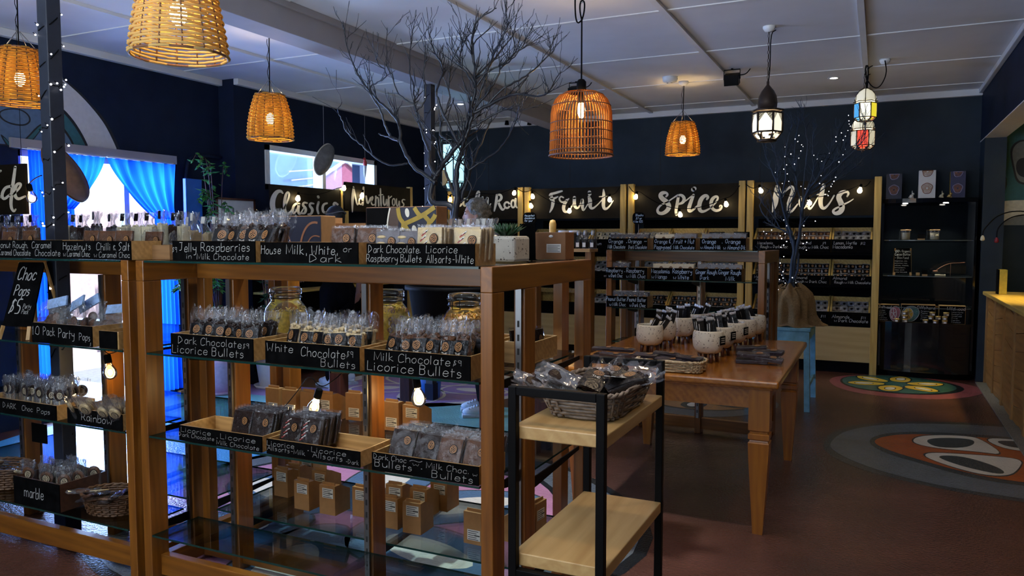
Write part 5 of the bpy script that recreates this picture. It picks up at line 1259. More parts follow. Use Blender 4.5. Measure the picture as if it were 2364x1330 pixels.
def downlight(label, x, y, power, col=(1, .93, .82), ang=115):
    t = thing('downlight', label, 'downlight', (x, y, ZC)); M = MB(); M.lathe([(.035, -.004), (.052, -.006), (.058, 0)], 24); M.done('trim_ring', 'plastic_white', t)
    M = MB(); M.lathe([(.001, -.003), (.036, -.003)], 20); M.done('lens', 'down_glow', t)
    light('downlight_beam', 'SPOT', (x, y, ZC-.02), power, col, (0, 0, 0), spot=radians(ang), blend=.7, radius=.05)
P_ = at(1925, 180, Z=ZC); downlight('lit round ceiling downlight left of the stained-glass lanterns', P_.x, P_.y, 26)
P_ = at(1063, 240, Z=ZC); downlight('lit round ceiling downlight behind the bare tree', P_.x, P_.y, 26)
# further downlights of the same kind over the aisle beside and behind the camera
for i, (x, y, e) in enumerate(((-.85, 1.0, 16), (-2.2, .8, 6), (.45, 3.6, 14), (-.75, 3.4, 14))): downlight('round ceiling downlight above the front aisle outside the view, %s' % ('over the cart', 'over the front trays', 'over the counter edge', 'over the table')[i], x, y, e*2.6, (1, .72, .42))
downlight('added fill light above the pink floor mural outside the view', -2.15, 3.35, 330, (.90, .94, 1.0), 72)  # unseen fill lamp added to brighten the floor mural
# small dark string lights under the cornice beside the beam
for i, u in enumerate((1170, 1222)):
    q = at(u, 283, Y=9.45); t = thing('cornice_lamp', 'small dark lamp on a wire under the cornice, %s of the beam end' % ('further left' if i == 0 else 'just left'), 'lamp', tuple(q)); M = MB(); M.lathe([(.001, .03), (.02, .025), (.025, 0), (.03, -.03), (.001, -.035)], 12); M.done('lamp_body', 'black_matt', t)
    M = MB(); M.tube(smoothpath([(0, 0, .03), (-.05, .05, .07), (-.14, .1, .06)], 2), .003, 4); M.done('lead', 'black_matt', t)

# ------------------------------------------------------------------ bare trees
def limb(M, pts, Y, r0, r1, seed, dep=.25, conv=None, twigs=0, tl=.22, rt=.0030):
    R = random.Random(seed); n = len(pts); W = []; dy = 0.0; sl = R.uniform(-dep, dep)
    for i, (u, v) in enumerate(pts):
        k = i/(n-1); x, y = conv(u, v)
        q = at(x, y, Y=Y+sl*k*k+dy); dy += R.uniform(-.02, .02); W.append((q.x, q.y, q.z))
    S = smoothpath(W, 2); m = len(S); rs = [r0+(r1-r0)*(i/(m-1))**.8 for i in range(m)]
    # knots and kinks
    S = [(p[0]+R.uniform(-.004, .004), p[1]+R.uniform(-.004, .004), p[2]+R.uniform(-.004, .004)) for p in S]
    M.tube(S, rs, 6)
    for q in range(int(twigs*2.0)):
        i = R.randrange(int(m*.35), m); b = Vector(S[i]); d = (Vector(S[min(i+1, m-1)])-Vector(S[i-1])).normalized()
        d = (d+Vector((R.uniform(-1, 1), R.uniform(-1, 1), R.uniform(-.2, 1)))*.75).normalized(); L_ = tl*R.uniform(.35, 1.1); P = [b]; 
        for s_ in range(5):
            d = (d+Vector((R.uniform(-1, 1), R.uniform(-1, 1), R.uniform(-.5, .9)))*.33).normalized(); P.append(P[-1]+d*L_/5)
        P = [p if p.z < 3.0 else Vector((p.x, p.y, 3.0)) for p in P]
        rb = min(rs[i]*.6, .006); M.tube(P, [rb+(rt*.45-rb)*(j/5) for j in range(6)], 4)
        if R.random() < .6:
            e = (d+Vector((R.uniform(-1, 1), R.uniform(-1, 1), R.uniform(-.3, .8)))).normalized(); P2 = [P[2], P[2]+e*L_*.25, P[2]+e*L_*.4+Vector((0, 0, .03))]
            P2 = [p if p.z < 3.0 else Vector((p.x, p.y, 3.0)) for p in P2]; M.tube(P2, [rb*.7, rt*.6, rt*.4], 4)
YT = 4.15
c6 = lambda u, v: (760+u/2.771, v/2.771)
base = at(1036, 500, Y=YT)
t1 = thing('bare_tree', 'tall bare black-painted branch tree behind the front stand, reaching the ceiling', 'tree', (base.x, YT, .98))
M = MB()
Lm = [([(800,1500),(798,1400),(800,1310),(660,1310),(640,1250),(680,1130),(740,1030),(830,920),(880,830),(895,720),(930,620),(935,480),(920,340),(915,200),(950,120),(1070,55)], .030, .003, 16),
 ([(790,1500),(806,1380),(820,1240),(810,1120),(830,1030),(850,950),(890,830),(930,700),(960,600),(1000,480),(1050,380)], .026, .004, 14),
 ([(680,1170),(640,1140),(560,1085),(500,1010),(450,900),(455,800),(400,720),(330,660),(270,600),(210,520),(160,430),(110,300),(100,180)], .017, .002, 12),
 ([(445,900),(385,870),(350,790),(330,700),(250,590),(270,545),(330,520),(380,470),(300,400),(310,340)], .009, .002, 7),
 ([(500,1045),(420,1060),(330,1040),(250,970),(190,910),(110,850),(85,770),(50,710),(80,650)], .008, .002, 3),
 ([(320,855),(385,880),(440,905)], .004, .006, 0),
 ([(690,1130),(640,1060),(650,980),(610,900),(580,800),(560,720),(545,640),(540,540),(510,460),(520,300),(535,210)], .013, .002, 9),
 ([(555,710),(610,660),(620,560),(600,470),(620,390),(610,250)], .006, .002, 5),
 ([(545,660),(490,640),(430,590),(410,480),(360,430),(370,180)], .006, .002, 5),
 ([(830,920),(760,800),(700,650),(680,590),(730,470),(720,400),(660,320),(645,210)], .011, .002, 10),
 ([(800,960),(760,900),(700,860),(720,760),(780,640),(760,520),(790,380),(830,300)], .009, .002, 9),
 ([(890,740),(1000,680),(1150,610),(1240,600),(1340,625),(1410,590),(1480,450)], .013, .002, 9),
 ([(1000,690),(1100,570),(1200,520),(1300,460),(1390,370),(1420,330),(1410,260)], .009, .002, 9),
 ([(890,820),(960,790),(1060,720),(1160,690),(1210,740),(1222,600),(1210,520)], .009, .002, 7),
 ([(840,1280),(870,1200),(900,1100),(950,960),(1000,850),(1040,760)], .014, .004, 4),
 ([(890,1090),(1000,1020),(1100,950),(1160,860),(1200,760),(1215,680)], .009, .002, 4),
 ([(930,500),(1010,420),(1100,330),(1190,200)], .008, .002, 9), ([(940,560),(1040,400),(1050,330),(1110,250),(1150,140)], .008, .002, 9),
 ([(935,500),(1010,460),(1130,400),(1200,330),(1280,290)], .008, .002, 9), ([(930,560),(880,470),(830,400),(850,300),(840,190)], .008, .002, 9),
 ([(900,740),(930,700),(1010,600),(1080,500),(1100,420),(1180,380),(1220,300)], .010, .002, 9),
 ([(800,1250),(760,1150),(740,1060),(700,980),(690,900),(640,830),(600,770)], .010, .002, 5), ([(770,990),(830,880),(900,870),(960,830),(1020,700)], .008, .002, 5),
 ([(830,1260),(880,1180),(900,1080),(860,1060),(880,1010)], .007, .003, 4), ([(840,1300),(920,1230),(890,1150),(860,1100)], .006, .003, 1)]
for k, (p, a, b, tw) in enumerate(Lm): limb(M, p, YT, a, b, 40+k, .28 if k > 1 else .08, c6, tw)
M.done('branches', 'bark_black', t1, True, fix=False)
# its tub on a dark side table
tb = thing('black_tub', 'wide black tub holding the bare tree, seen between the jars', 'tub', (base.x-.10, YT+.25, .78)); M = MB(); M.lathe([(.001, 0), (.25, 0), (.30, .36), (.325, .365), (.325, .39), (.295, .39), (.285, .34), (.001, .34)], 36); M.done('tub_body', 'black_matt', tb, bev=0)
M = MB(); M.lathe([(.001, .343), (.284, .345)], 24); M.done('soil', 'choc_dark', tb)
st = thing('dark_table', 'dark mahogany side table under the black tub', 'table', (-2.55, 4.55, 0)); M = MB(); M.box(-3.30, -1.95, 4.05, 5.05, .735, .78); M.done('table_top', 'mahogany_z', st, True, bev=.006)
for x, y in ((-3.22, 4.12), (-2.10, 4.12), (-3.22, 4.95), (-2.10, 4.95)):
    M = MB(); M.ext([(x-.045, y-.045, .735), (x+.045, y-.045, .735), (x+.045, y+.045, .735), (x-.045, y+.045, .735)], (0, 0, -.735)); M.done('leg', 'mahogany_z', st, True, bev=.004)
M = MB(); M.box(-3.2, -2.05, 4.11, 4.14, .63, .735); M.box(-3.2, -2.05, 4.93, 4.96, .63, .735); M.done('apron', 'mahogany_z', st, True)

# twig tree in a hessian sack on the blue stool
YS = 7.15
bs_ = at(1822, 665, Y=YS); t2 = thing('twig_tree', 'blue-black twig tree with fairy lights standing in a hessian sack', 'tree', (bs_.x, YS, .78))
c7 = lambda u, v: (1720+u/3.022, 240+v/3.022)
M = MB(); Lm = [([(320,1420),(315,1270),(325,1130),(345,1000),(320,900),(270,760),(250,650),(230,560),(180,450),(140,350)], .024, .003, 14),
 ([(330,1300),(335,1130),(370,980),(385,850),(400,720),(430,610),(520,500),(600,420),(700,350)], .022, .003, 14), ([(300,1260),(240,1150),(170,1070),(140,1045)], .006, .003, 2),
 ([(330,920),(270,880),(200,850),(140,790),(95,720),(125,650)], .010, .003, 7), ([(240,860),(205,790),(120,690),(95,650)], .006, .002, 5), ([(250,660),(225,540),(235,420),(200,310)], .008, .002, 8),
 ([(250,660),(290,500),(270,380),(310,200),(330,130)], .008, .002, 9), ([(385,850),(400,740),(360,560),(340,400),(350,250),(380,110)], .010, .002, 10), ([(400,720),(410,500),(440,320),(420,150),(400,70)], .008, .002, 8),
 ([(345,1010),(300,900),(280,800),(310,700),(370,600),(350,480)], .012, .003, 8), ([(430,610),(480,480),(470,320),(480,180)], .007, .002, 8), ([(420,640),(560,520),(640,380),(720,230)], .007, .002, 9),
 ([(430,620),(600,480),(720,360),(850,240),(830,100)], .007, .002, 9), ([(440,640),(620,520),(760,400),(880,280)], .007, .002, 9), ([(450,660),(640,530),(780,440),(830,370)], .006, .002, 8),
 ([(430,620),(540,450),(600,330),(650,160)], .006, .002, 9), ([(420,660),(520,560),(680,420),(760,300),(840,200)], .006, .002, 9), ([(360,1000),(375,1080),(370,1160),(340,1230)], .012, .010, 0), ([(175,600),(200,720),(215,800)], .004, .006, 2)]
for k, (p, a, b, tw) in enumerate(Lm): limb(M, p, YS, a, b, 90+k, .25, c7, tw, .16)
M.done('twigs', 'bark_blue', t2, True, fix=False)
fl = thing('fairy_lights', 'string of tiny white fairy lights tangled in the twig tree', 'fairy lights', (bs_.x, YS, .9)); R = random.Random(17); B = []
FPTS = [(375,220),(350,245),(368,262),(395,285),(404,297),(390,328),(280,300),(320,350),(278,368),(375,378),(290,425),(345,420),(270,455),(210,478),(295,488),(305,540),(260,555),(350,560),(390,575),(420,590),(445,590),(530,500),(505,385),(535,400),(590,345),(480,358),(655,405),(640,445),(632,512),(545,575),(520,555),(585,610),(560,630),(580,640),(620,540),(610,560),(600,575),(685,252),(672,202),(700,225),(634,230),(722,80),(725,118),(727,140),(735,155),(718,185),(700,315),(683,354),(635,262),(385,805),(415,818),(490,818),(410,850),(270,810),(290,850),(300,870),(265,880),(245,920),(280,905),(330,930),(255,940),(290,960),(270,985),(320,965),(400,920),(415,915),(430,965),(405,975),(428,1020),(250,1000),(245,1110),(240,1140),(270,1065),(180,1035),(135,1070),(145,1095),(150,1120),(160,1150),(190,1155),(220,1160),(200,1185),(225,1190),(255,1195),(265,1215),(240,1225),(330,1212),(355,1248),(280,1250),(230,1295),(265,1170),(175,1130),(210,1140),(195,1205),(130,890),(150,905),(185,880)]
for u, v in FPTS: q = at(*c7(u, v), Y=YS+R.uniform(-.10, .10)); B.append(q)
fairy(fl, B, .0034)
M = MB(); P = [tuple(b) for b in B]; 
M.tube(smoothpath(P[:50], 1), .0016, 4); M.tube(smoothpath(P[50:], 1), .0016, 4); M.done('wire', 'black_matt', fl, True)
sk = thing('hessian_sack', 'brown hessian sack wrapped around the foot of the twig tree', 'sack', (bs_.x+.005, YS, .713)); M = MB()
def sackf(u, v):
    a = 2*pi*u; prof = [(.265, 0), (.215, .02), (.185, .08), (.180, .18), (.165, .26), (.12, .315), (.085, .345), (.07, .335)]
    k = v*(len(prof)-1); i = min(int(k), len(prof)-2); f = k-i; r = prof[i][0]*(1-f)+prof[i+1][0]*f; z = prof[i][1]*(1-f)+prof[i+1][1]*f
    fold = 1+.13*sin(5*a+3*v)*(1-.3*v)+.10*sin(9*a-4*v+1)*(1-.2*v)+.09*sin(3*a+2*v)+.05*sin(14*a+6*v)
    return (r*fold*cos(a)*.98, r*fold*sin(a)*.72, max(0.0, z+.022*sin(4*a+1)*v+.012*sin(7*a)))
M.grid(sackf, 80, 24); M.done('cloth', 'hessian', sk)
M = MB(); M.tube([(.095*cos(2*pi*i/30), .072*sin(2*pi*i/30), .325+.01*sin(i)) for i in range(30)], .006, 5, 0, closed=True); M.done('tie', 'hessian', sk)
so = thing('blue_stool', 'sky-blue painted wooden stool under the hessian sack', 'stool', (-.73, 7.3, 0)); s0, s1, y0, y1 = -1.02, -.50, 6.93, 7.66
M = MB(); M.box(s0, s1, y0, y1, .685, .712); M.done('seat', 'sky_blue_paint', so, True, bev=.004)
M = MB(); M.box(s0+.02, s1-.02, y0+.015, y0+.035, .60, .685); M.box(s0+.02, s1-.02, y1-.035, y1-.015, .60, .685); M.box(s0+.015, s0+.035, y0+.03, y1-.03, .60, .685); M.box(s1-.035, s1-.015, y0+.03, y1-.03, .60, .685); M.done('apron', 'sky_blue_paint', so, True)
for x, dx in ((s0+.035, -.02), (s1-.035, .02)):
    for y, dy in ((y0+.04, -.015), (y1-.04, .015)):
        M = MB(); M.bar((x, y, .685), (x+dx, y+dy, 0), .045, .045); M.done('leg', 'sky_blue_paint', so, True)
M = MB(); M.bar((s0+.02, y0+.02, .2), (s0+.02, y1-.02, .2), .02, .035); M.bar((s1-.02, y0+.02, .2), (s1-.02, y1-.02, .2), .02, .035); M.done('stretcher', 'sky_blue_paint', so, True)
# ------------------------------------------------------------------ shelf bays with painted signs
YP = 9.12
def zoomconv(u0, v0, s, Y, lv=.004):
    def f(x, y, j):
        q = at(u0+x/s, v0+y/s, Y=Y); return Vector((q.x, Y-lv-.0002*j, q.z))
    return f
def rings(cx, cy_, rx, ry, w, n=14): return [(cx+rx*cos(2*pi*i/n), cy_+ry*sin(2*pi*i/n), w) for i in range(n+1)]
FRUIT = [[(575,470,60),(605,490,62),(600,560,60),(580,640,45),(545,705,22)], [(540,400,30),(560,375,42),(620,365,44),(700,340,42),(765,322,30)], [(545,455,26),(620,460,42),(690,425,24)], [(575,400,40),(585,470,55)],
 [(790,440,26),(745,415,28),(712,460,30),(735,510,30),(790,530,34),(850,500,34),(885,462,24)], [(850,490,50),(800,570,60),(790,650,60),(820,705,46),(885,690,34),(945,590,22),(990,520,22)],
 [(990,440,58),(985,530,62),(1000,610,54),(1050,640,36),(1100,560,26),(1135,450,40),(1135,540,60),(1135,630,52),(1150,688,26),(1220,580,18),(1260,500,20)],
 [(1250,425,44),(1275,500,80),(1268,600,64),(1310,648,42),(1400,580,22),(1490,480,18)], [(1515,295,22),(1520,380,56),(1515,500,64),(1510,600,62),(1540,655,50),(1610,620,30),(1690,495,14)], [(1440,425,20),(1570,412,20)], [(1262,345,66),(1266,374,66)]]
SPICE = [[(650,398,30),(682,365,34),(650,330,44),(580,335,66),(545,385,74),(590,440,80),(670,495,84),(705,570,78),(670,640,72),(590,690,58),(515,680,52),(498,615,40),(560,540,30),(660,500,24),(760,430,22),(850,372,28)],
 [(860,390,46),(840,520,54),(815,640,50),(825,705,44)], [(850,372,28),(920,372,48),(965,430,58),(940,500,54),(865,528,28)], [(940,500,22),(1000,460,20),(1090,385,22)], [(1118,372,44),(1080,470,60),(1038,590,64),(1042,655,58),(1110,630,34),(1200,540,24)], [(1110,280,72),(1134,262,72)],
 [(1345,445,30),(1372,405,46),(1325,372,54),(1250,430,74),(1212,540,74),(1222,640,64),(1290,660,44),(1400,600,24)], [(1420,585,22),(1500,500,28),(1540,420,36),(1510,388,40),(1440,430,58),(1412,510,60),(1430,600,54),(1500,645,48),(1580,620,40),(1608,560,30),(1568,545,26),(1560,580,20)]]
NUTS = [[(515,285,50),(500,420,88),(490,540,100),(462,640,56),(440,698,14)], [(535,300,60),(565,400,64),(585,480,44),(630,385,30),(700,310,34),(765,278,44),(778,350,60),(735,480,70),(695,600,68),(710,710,48),(775,670,34),(850,570,22)],
 [(900,465,46),(880,560,50),(930,645,40),(1000,600,30),(1040,500,44),(1022,600,46),(1042,660,34),(1100,600,20),(1185,450,20)], [(1268,265,60),(1240,400,74),(1215,520,74),(1232,620,62),(1285,645,42),(1365,560,24),(1440,430,24)], [(1150,410,20),(1330,415,20)],
 [(1650,445,26),(1680,390,38),(1630,360,46),(1550,385,70),(1505,455,84),(1545,540,90),(1575,620,92),(1545,700,80),(1455,728,56),(1412,680,38),(1475,630,28),(1560,600,28)], [(1590,575,30),(1680,535,22),(1750,488,14)]]
ROCKY = [[(672,330,36),(662,430,38),(652,525,30)], [(672,338,28),(725,330,34),(742,395,34),(685,435,28)], [(690,430,28),(745,525,24)], rings(805,450,36,56,28), [(925,402,26),(882,388,32),(860,450,34),(880,512,30),(935,480,22)],
 [(1078,430,22),(1118,310,24),(1098,266,26),(1066,330,34),(1058,420,36),(1052,520,30)], [(1065,430,20),(1122,380,24)], [(1078,430,26),(1135,475,22)], [(1160,370,34),(1166,440,34),(1210,440,26),(1240,350,34),(1236,470,36),(1218,600,26),(1190,640,20)], [(1236,560,24),(1285,470,18)],
 [(1380,330,34),(1370,450,46),(1340,580,22)], [(1385,330,30),(1440,330,38),(1455,390,42),(1395,440,30)], [(1400,440,34),(1440,530,42),(1472,572,30),(1515,515,18)], rings(1535,490,40,46,30), rings(1630,470,30,58,28), [(1668,395,34),(1660,490,36),(1690,530,20)]]
def bay(label, x0, x1, sign, strokes=None, conv=None, extra=None, bins=(), zt=2.122):
    t = thing('shelf_bay', label, 'shelf', ((x0+x1)/2, YP, 0)); pw = .07
    for x in (x0-pw, x1):
        M = MB(); M.box(x, x+pw, YP, YP+.07, 0, zt); M.done('post', 'bay_z', t, True, bev=.003)
    M = MB(); M.box(x0, x1, YB-.02, YB-.005, .12, 1.70); M.done('back_panel', 'black_matt', t, True)
    M = MB(); M.box(x0, x1, YP+.02, YP+.04, .127, .508); M.done('base_panel', 'plywood_x', t, True)
    M = MB(); M.box(x0, x1, YP+.05, YP+.07, 0, .127); M.done('kick_panel', 'black_matt', t, True)
    for z in (.53, .955, 1.31):
        M = MB(); M.box(x0, x1, YP+.06, YB-.02, z-.022, z); M.done('shelf', 'black_matt', t, True)
    M = MB(); M.box(x0, x1, YP+.05, YP+.07, 1.715, 2.10); sb = M.done('sign_board', 'sign_black', t, True); sb['label'] = 'black board with cream brush lettering %s' % sign
    if strokes:
        M = MB(); brush(M, strokes, conv); o = M.done('lettering', 'sign_white', sb, False, fix=False)
        o.parent = sb; o.location = -t.location
    return t
ZS = YP+.05
bay('pine shelf bay of chocolate bins under the Rocky Road sign', -5.20, -4.231, 'Rocky Road', ROCKY, zoomconv(940, 400, 6.65, ZS))
bay('pine shelf bay of chocolate bins under the Fruit sign', -4.066, -2.858, 'Fruit', FRUIT, zoomconv(1200, 400, 7.825, ZS))
bay('pine shelf bay of chocolate bins under the Spice sign', -2.69, -1.459, 'Spice', SPICE, zoomconv(1450, 400, 7.39, ZS))
bay('pine shelf bay of chocolate bins under the Nuts sign', -1.298, -.06, 'Nuts', NUTS, zoomconv(1720, 390, 7.0, ZS))
ROWS = ((1.313, .145, 1.588), (.958, .105, 1.235), (.533, .135, .82))
bn = {}
def bin_(label, x0, x1, row, lines, blank=False):
    z, h, zb = ROWS[row]; zb -= z; w = (x1-x0)/2-.004; d = .40; t = thing('slanted_bin', label, 'bin', ((x0+x1)/2, YP+.012, z), 0, None)
    key = (round(w, 3), row)
    if key not in bn:
        M = MB(); th = .018
        for x in (-w, w-th): M.ext([(x, .012, 0), (x, .012, h), (x, .03, h+.005), (x, d*.62, zb), (x, d, zb), (x, d, 0)], (th, 0, 0))
        M.box(-w+th, w-th, d-.014, d, 0, zb-.01); M.box(-w+th, w-th, .012, d-.014, 0, .012); M.box(-w+th, w-th, d*.6, d*.6+.012, zb-.055, zb)
        o = M.done('bin_body', 'bay_y', t); bn[key] = o.data
        o2 = None
    else:
        o = bpy.data.objects.new('bin_body', bn[key]); COL.objects.link(o); o.parent = t
    M = MB(); M.box(-w, w, 0, .012, 0, h); b_ = M.done('label_board', 'chalkboard', t)
    if lines:
        M = MB()
        for tx, f0, f1, fb, fh in lines: write(M, tx, -w+f0*2*w, fb*h, fh*h, (f1-f0)*2*w, nrm=(0, -.0012, 0), pen=.12)
        M.done('lettering', 'chalk', b_, fix=False)
    return t, w, d, z, h, zb
pk = {}
def small_pack(kind):
    t = MB(); R = random.Random(len(pk)+3)
    w, h = .042, .060
    t.add([(-w, -.008, 0), (w, -.008, 0), (w, -.010, h*.8), (w*.96, 0, h), (-w*.96, 0, h), (-w, -.010, h*.8), (-w, .010, 0), (w, .010, 0), (w*.96, .006, h), (-w*.96, .006, h)], [(0,1,2,5), (5,2,3,4), (0,6,7,1), (6,9,8,7), (4,3,8,9), (1,7,8,3,2), (0,5,4,9,6)], 0)
    t.add([(-w*.9, -.0115, h*.82), (w*.9, -.0115, h*.82), (w*.85, -.004, h*1.0), (-w*.85, -.004, h*1.0)], [(0,1,2,3)], 1)
    blob(t, (.012, -.0098, h*.42), .014, .015, (1,0,0), (0,-.03,1), (0,-.001,0), 2, 10)
    t.add([(-w*.9, -.0105, h*.1), (-w*.5, -.0105, h*.1), (-w*.6, -.0105, h*.6), (-w*.8, -.0105, h*.7)], [(0,1,2,3)], 1)
    return t
SHINE = {'s': ('foil', 'foil_hi', 'pack_black'), 'm': ('choc_milk', 'foil_hi', 'logo_orange'), 'e': ('choc_milk', 'foil_hi', 'logo_orange'), 'd': ('pack_black', 'foil_hi', 'logo_orange'), 'c': ('pack_cream', 'foil_hi', 'pack_black')}
mat('foil', (0.26, 0.26, 0.25), 0.3, 0.5, var=.6, scale=40, bump=.8, bscale=70); mat('foil_hi', (0.5, 0.5, 0.5), 0.22, 0.3, bump=.9, bscale=80)
def fill(b, kind, nx, ny, label, group, hfill=.7):
    t, w, d, z, h, zb = b
    if kind == 'e': hfill = .30
    for j in range(ny):
        for i in range(nx):
            k = (j+.5)/ny; x = t.location.x-w+.02+(2*w-.04)*(i+.5)/nx+RND.uniform(-.006, .006); y = t.location.y+.035+(d*.50)*k; zz = z+h*.45+(zb-h*.55)*k*hfill
            if kind not in pk:
                o = small_pack(kind).done('chocolate_bag', list(SHINE[kind])); pk[kind] = o.data
            else:
                o = bpy.data.objects.new('chocolate_bag', pk[kind]); COL.objects.link(o)
            o.location = (x, y, zz); o.rotation_euler = (-.55+RND.uniform(-.15, .15), RND.uniform(-.12, .12), RND.uniform(-.25, .25)); tag(o, label % (rowname(j, ny), ORD[i]), 'bag', group)
def binrow(x0, x1, n, row, name, specs):
    for i in range(n):
        a, b = x0+(x1-x0)*i/n, x0+(x1-x0)*(i+1)/n
        sp = specs[i]
        pos = ('left', 'middle', 'right')[i]; rn = ('top', 'middle', 'bottom')[row]
        bb = bin_('slanted pine bin, %s one of the %s row under the %s sign' % (pos, rn, name), a, b, row, sp[0])
        if sp[1]: fill(bb, sp[1], 5, 3 if sp[1] != 'e' else 2, '%s bag, %%s, %%s from left, in the %s %s bin under %s' % ({'s': 'silvery', 'm': 'milk chocolate', 'e': 'milk chocolate', 'd': 'dark wrapped', 'c': 'cream'}[sp[1]], rn, pos, name), '%s %s %s bin bags' % (name, rn, pos))
binrow(-1.295, -.062, 3, 0, 'Nuts', [([('Macadamia', .12, .52, .62, .22), ('Rough w Dark Choc', .2, .92, .32, .24)], 'm'), ([('Almond', .15, .5, .62, .22), ('$9', .8, .87, .62, .18), ('Rough w Milk Choc', .12, .95, .30, .24)], 'm'), ([('Lemon, Myrtle', .06, .62, .62, .24), ('$12', .72, .83, .62, .18), ('Macadamia', .04, .52, .32, .26)], 's')])
binrow(-1.295, -.062, 3, 1, 'Nuts', [([('Macadamias', .05, .6, .60, .28), ('Dark Chocolate', .1, .85, .22, .28)], 'd'), ([('Almond', .08, .42, .60, .28), ('$7', .78, .86, .6, .22), ('Rough w Dark Choc', .1, .92, .20, .28)], 'd'), ([('Almond', .06, .40, .60, .30), ('$7', .76, .84, .6, .22), ('Rough w Milk Chocolate', .1, .98, .20, .28)], 'd')])
binrow(-1.295, -.062, 3, 2, 'Nuts', [([('w Chocolate', .3, .9, .2, .24)], 's'), ([('Chocolate', .4, .8, .2, .24), ('$11', .8, .92, .5, .2)], 's'), ([('Almonds', .06, .5, .5, .26), ('$11', .78, .9, .5, .2), ('w Dark Chocolate', .12, .95, .2, .26)], 's')])
binrow(-2.688, -1.462, 3, 0, 'Spice', [([], 'c'), ([], 'e'), ([], 'e')])
binrow(-2.688, -1.462, 3, 1, 'Spice', [([], 's'), ([], 'd'), ([], 'd')])
binrow(-2.688, -1.462, 3, 2, 'Spice', [([], 'd'), ([], 'd'), ([], 'd')])
binrow(-4.064, -2.86, 3, 0, 'Fruit', [([], 's'), ([], 's'), ([('Rum', .2, .4, .5, .26)], 'c')])
binrow(-4.064, -2.86, 3, 1, 'Fruit', [([], 'd'), ([], 'd'), ([('es-Milk', .5, .85, .35, .3)], 's')])
binrow(-4.064, -2.86, 3, 2, 'Fruit', [([], None), ([], None), ([('tes', .6, .8, .4, .3)], 's')])
# festoon bulbs along the signs
SB = [((1190, 447), 'at the right end of the Rocky Road sign', 1), ((1040, 462), 'at the left end of the Rocky Road sign by the bare tree', 1), ((1228, 455), 'on the paired posts between Rocky Road and Fruit, upper one', 1), ((1223, 477), 'on the paired posts between Rocky Road and Fruit, lower one', 0),
      ((1315, 488), 'below the letter r of the Fruit sign', 1), ((1407, 462), 'at the t of the Fruit sign', 1), ((1471, 456), 'at the left end of the Spice sign', 1), ((1568, 497), 'below the p of the Spice sign', 1), ((1674, 473), 'right of the e of the Spice sign', 1),
      ((1752, 442), 'at the left end of the Nuts sign', 1), ((1864, 470), 'in the middle of the Nuts sign behind the twig tree', 1), ((1988, 441), 'at the right end of the Nuts sign', 1)]
for (u, v), lb, pw in SB:
    q = at(u, v, Y=YP-.035); q.z += .075
    festoon('glowing festoon bulb '+lb, q, RND.uniform(-.3, .3), 0, True, 9.5 if pw else 2.5, False, .82)
def sagwire(label, pts, Y, sag=8):
    P = []
    for (a, b) in zip(pts, pts[1:]):
        for k in range(5): P.append(at(a[0]+(b[0]-a[0])*k/5, a[1]+(b[1]-a[1])*k/5+sag*sin(pi*k/5), Y=Y))
    P.append(at(pts[-1][0], pts[-1][1], Y=Y)); wire(label, P, .0045, it=1, name='bulb_cable')
sagwire('black festoon cable swagged across the Fruit sign', [(1190, 432), (1228, 438), (1313, 474), (1407, 448), (1432, 430)], YP-.03)
sagwire('black festoon cable swagged across the Spice sign', [(1452, 430), (1476, 442), (1566, 482), (1672, 458), (1708, 428)], YP-.03)
sagwire('black festoon cable swagged across the Nuts sign', [(1722, 425), (1754, 428), (1862, 456), (1986, 427), (2010, 418)], YP-.03)
sagwire('black festoon cable along the Rocky Road sign', [(1030, 440), (1042, 448), (1110, 446), (1190, 432)], YP-.03)

# ------------------------------------------------------------------ black display cabinet with curved glass
cb = thing('display_cabinet', 'tall black display cabinet with curved glass shelves in the far right corner', 'cabinet', (.46, 9.35, 0)); cx0, cx1 = .02, .90
def bow(x, dep): k = (x-(cx0+cx1)/2)/((cx1-cx0)/2); return 9.10+.10*abs(k)**3 if dep else 9.10
def slab_bow(M, z0, z1, x0=cx0, x1=cx1, y1=YB-.01, mi=0, inset=0.0):
    n = 14; A = [(x0+(x1-x0)*i/n, bow(x0+(x1-x0)*i/n, 1)+inset) for i in range(n+1)]
    M.ext([(x, y, z0) for x, y in A]+[(x1, y1, z0), (x0, y1, z0)], (0, 0, z1-z0), mi)
M = MB(); slab_bow(M, 1.84, 1.885); M.done('top_slab', 'black_gloss', cb, True)
M = MB(); M.box(cx0, cx0+.02, 9.2, YB-.01, .10, 1.84); M.box(cx1-.02, cx1, 9.2, YB-.01, .10, 1.84); M.done('side_panel', 'black_gloss', cb, True)
M = MB(); M.box(cx0+.02, cx1-.02, YB-.04, YB-.02, .1, 1.84); M.done('back_panel', 'cab_back', cb, True)
M = MB(); slab_bow(M, .06, .555, inset=.02); M.done('base', 'black_gloss', cb, True)
M = MB(); slab_bow(M, 0, .06, inset=.06); M.done('plinth', 'black_matt', cb, True)
for z in (1.452, 1.075, .745):
    M = MB(); slab_bow(M, z-.008, z, cx0+.025, cx1-.025, YB-.05, 0, .03); M.m = [0 if q < 2 else 1 for q in range(len(M.m))]; o = M.done('glass_shelf', ['glass_sheet', 'shelf_edge'], cb, True)
M = MB(); slab_bow(M, .555, .585, inset=.0); M.done('lower_shelf', 'black_gloss', cb, True)
for x in (.24, .62):
    M = MB(); M.lathe([(.001, 0), (.022, 0), (.027, .004)], 18, (x, 9.30, 1.836)); M.done('spotlight', 'down_glow', cb, True)
    light('cabinet_spot', 'SPOT', (x, 9.30, 1.825), 14, (1, .9, .75), spot=radians(100), blend=.7, radius=.02)
def onshelf(u, v, Y): return at(u, v, Y=Y)
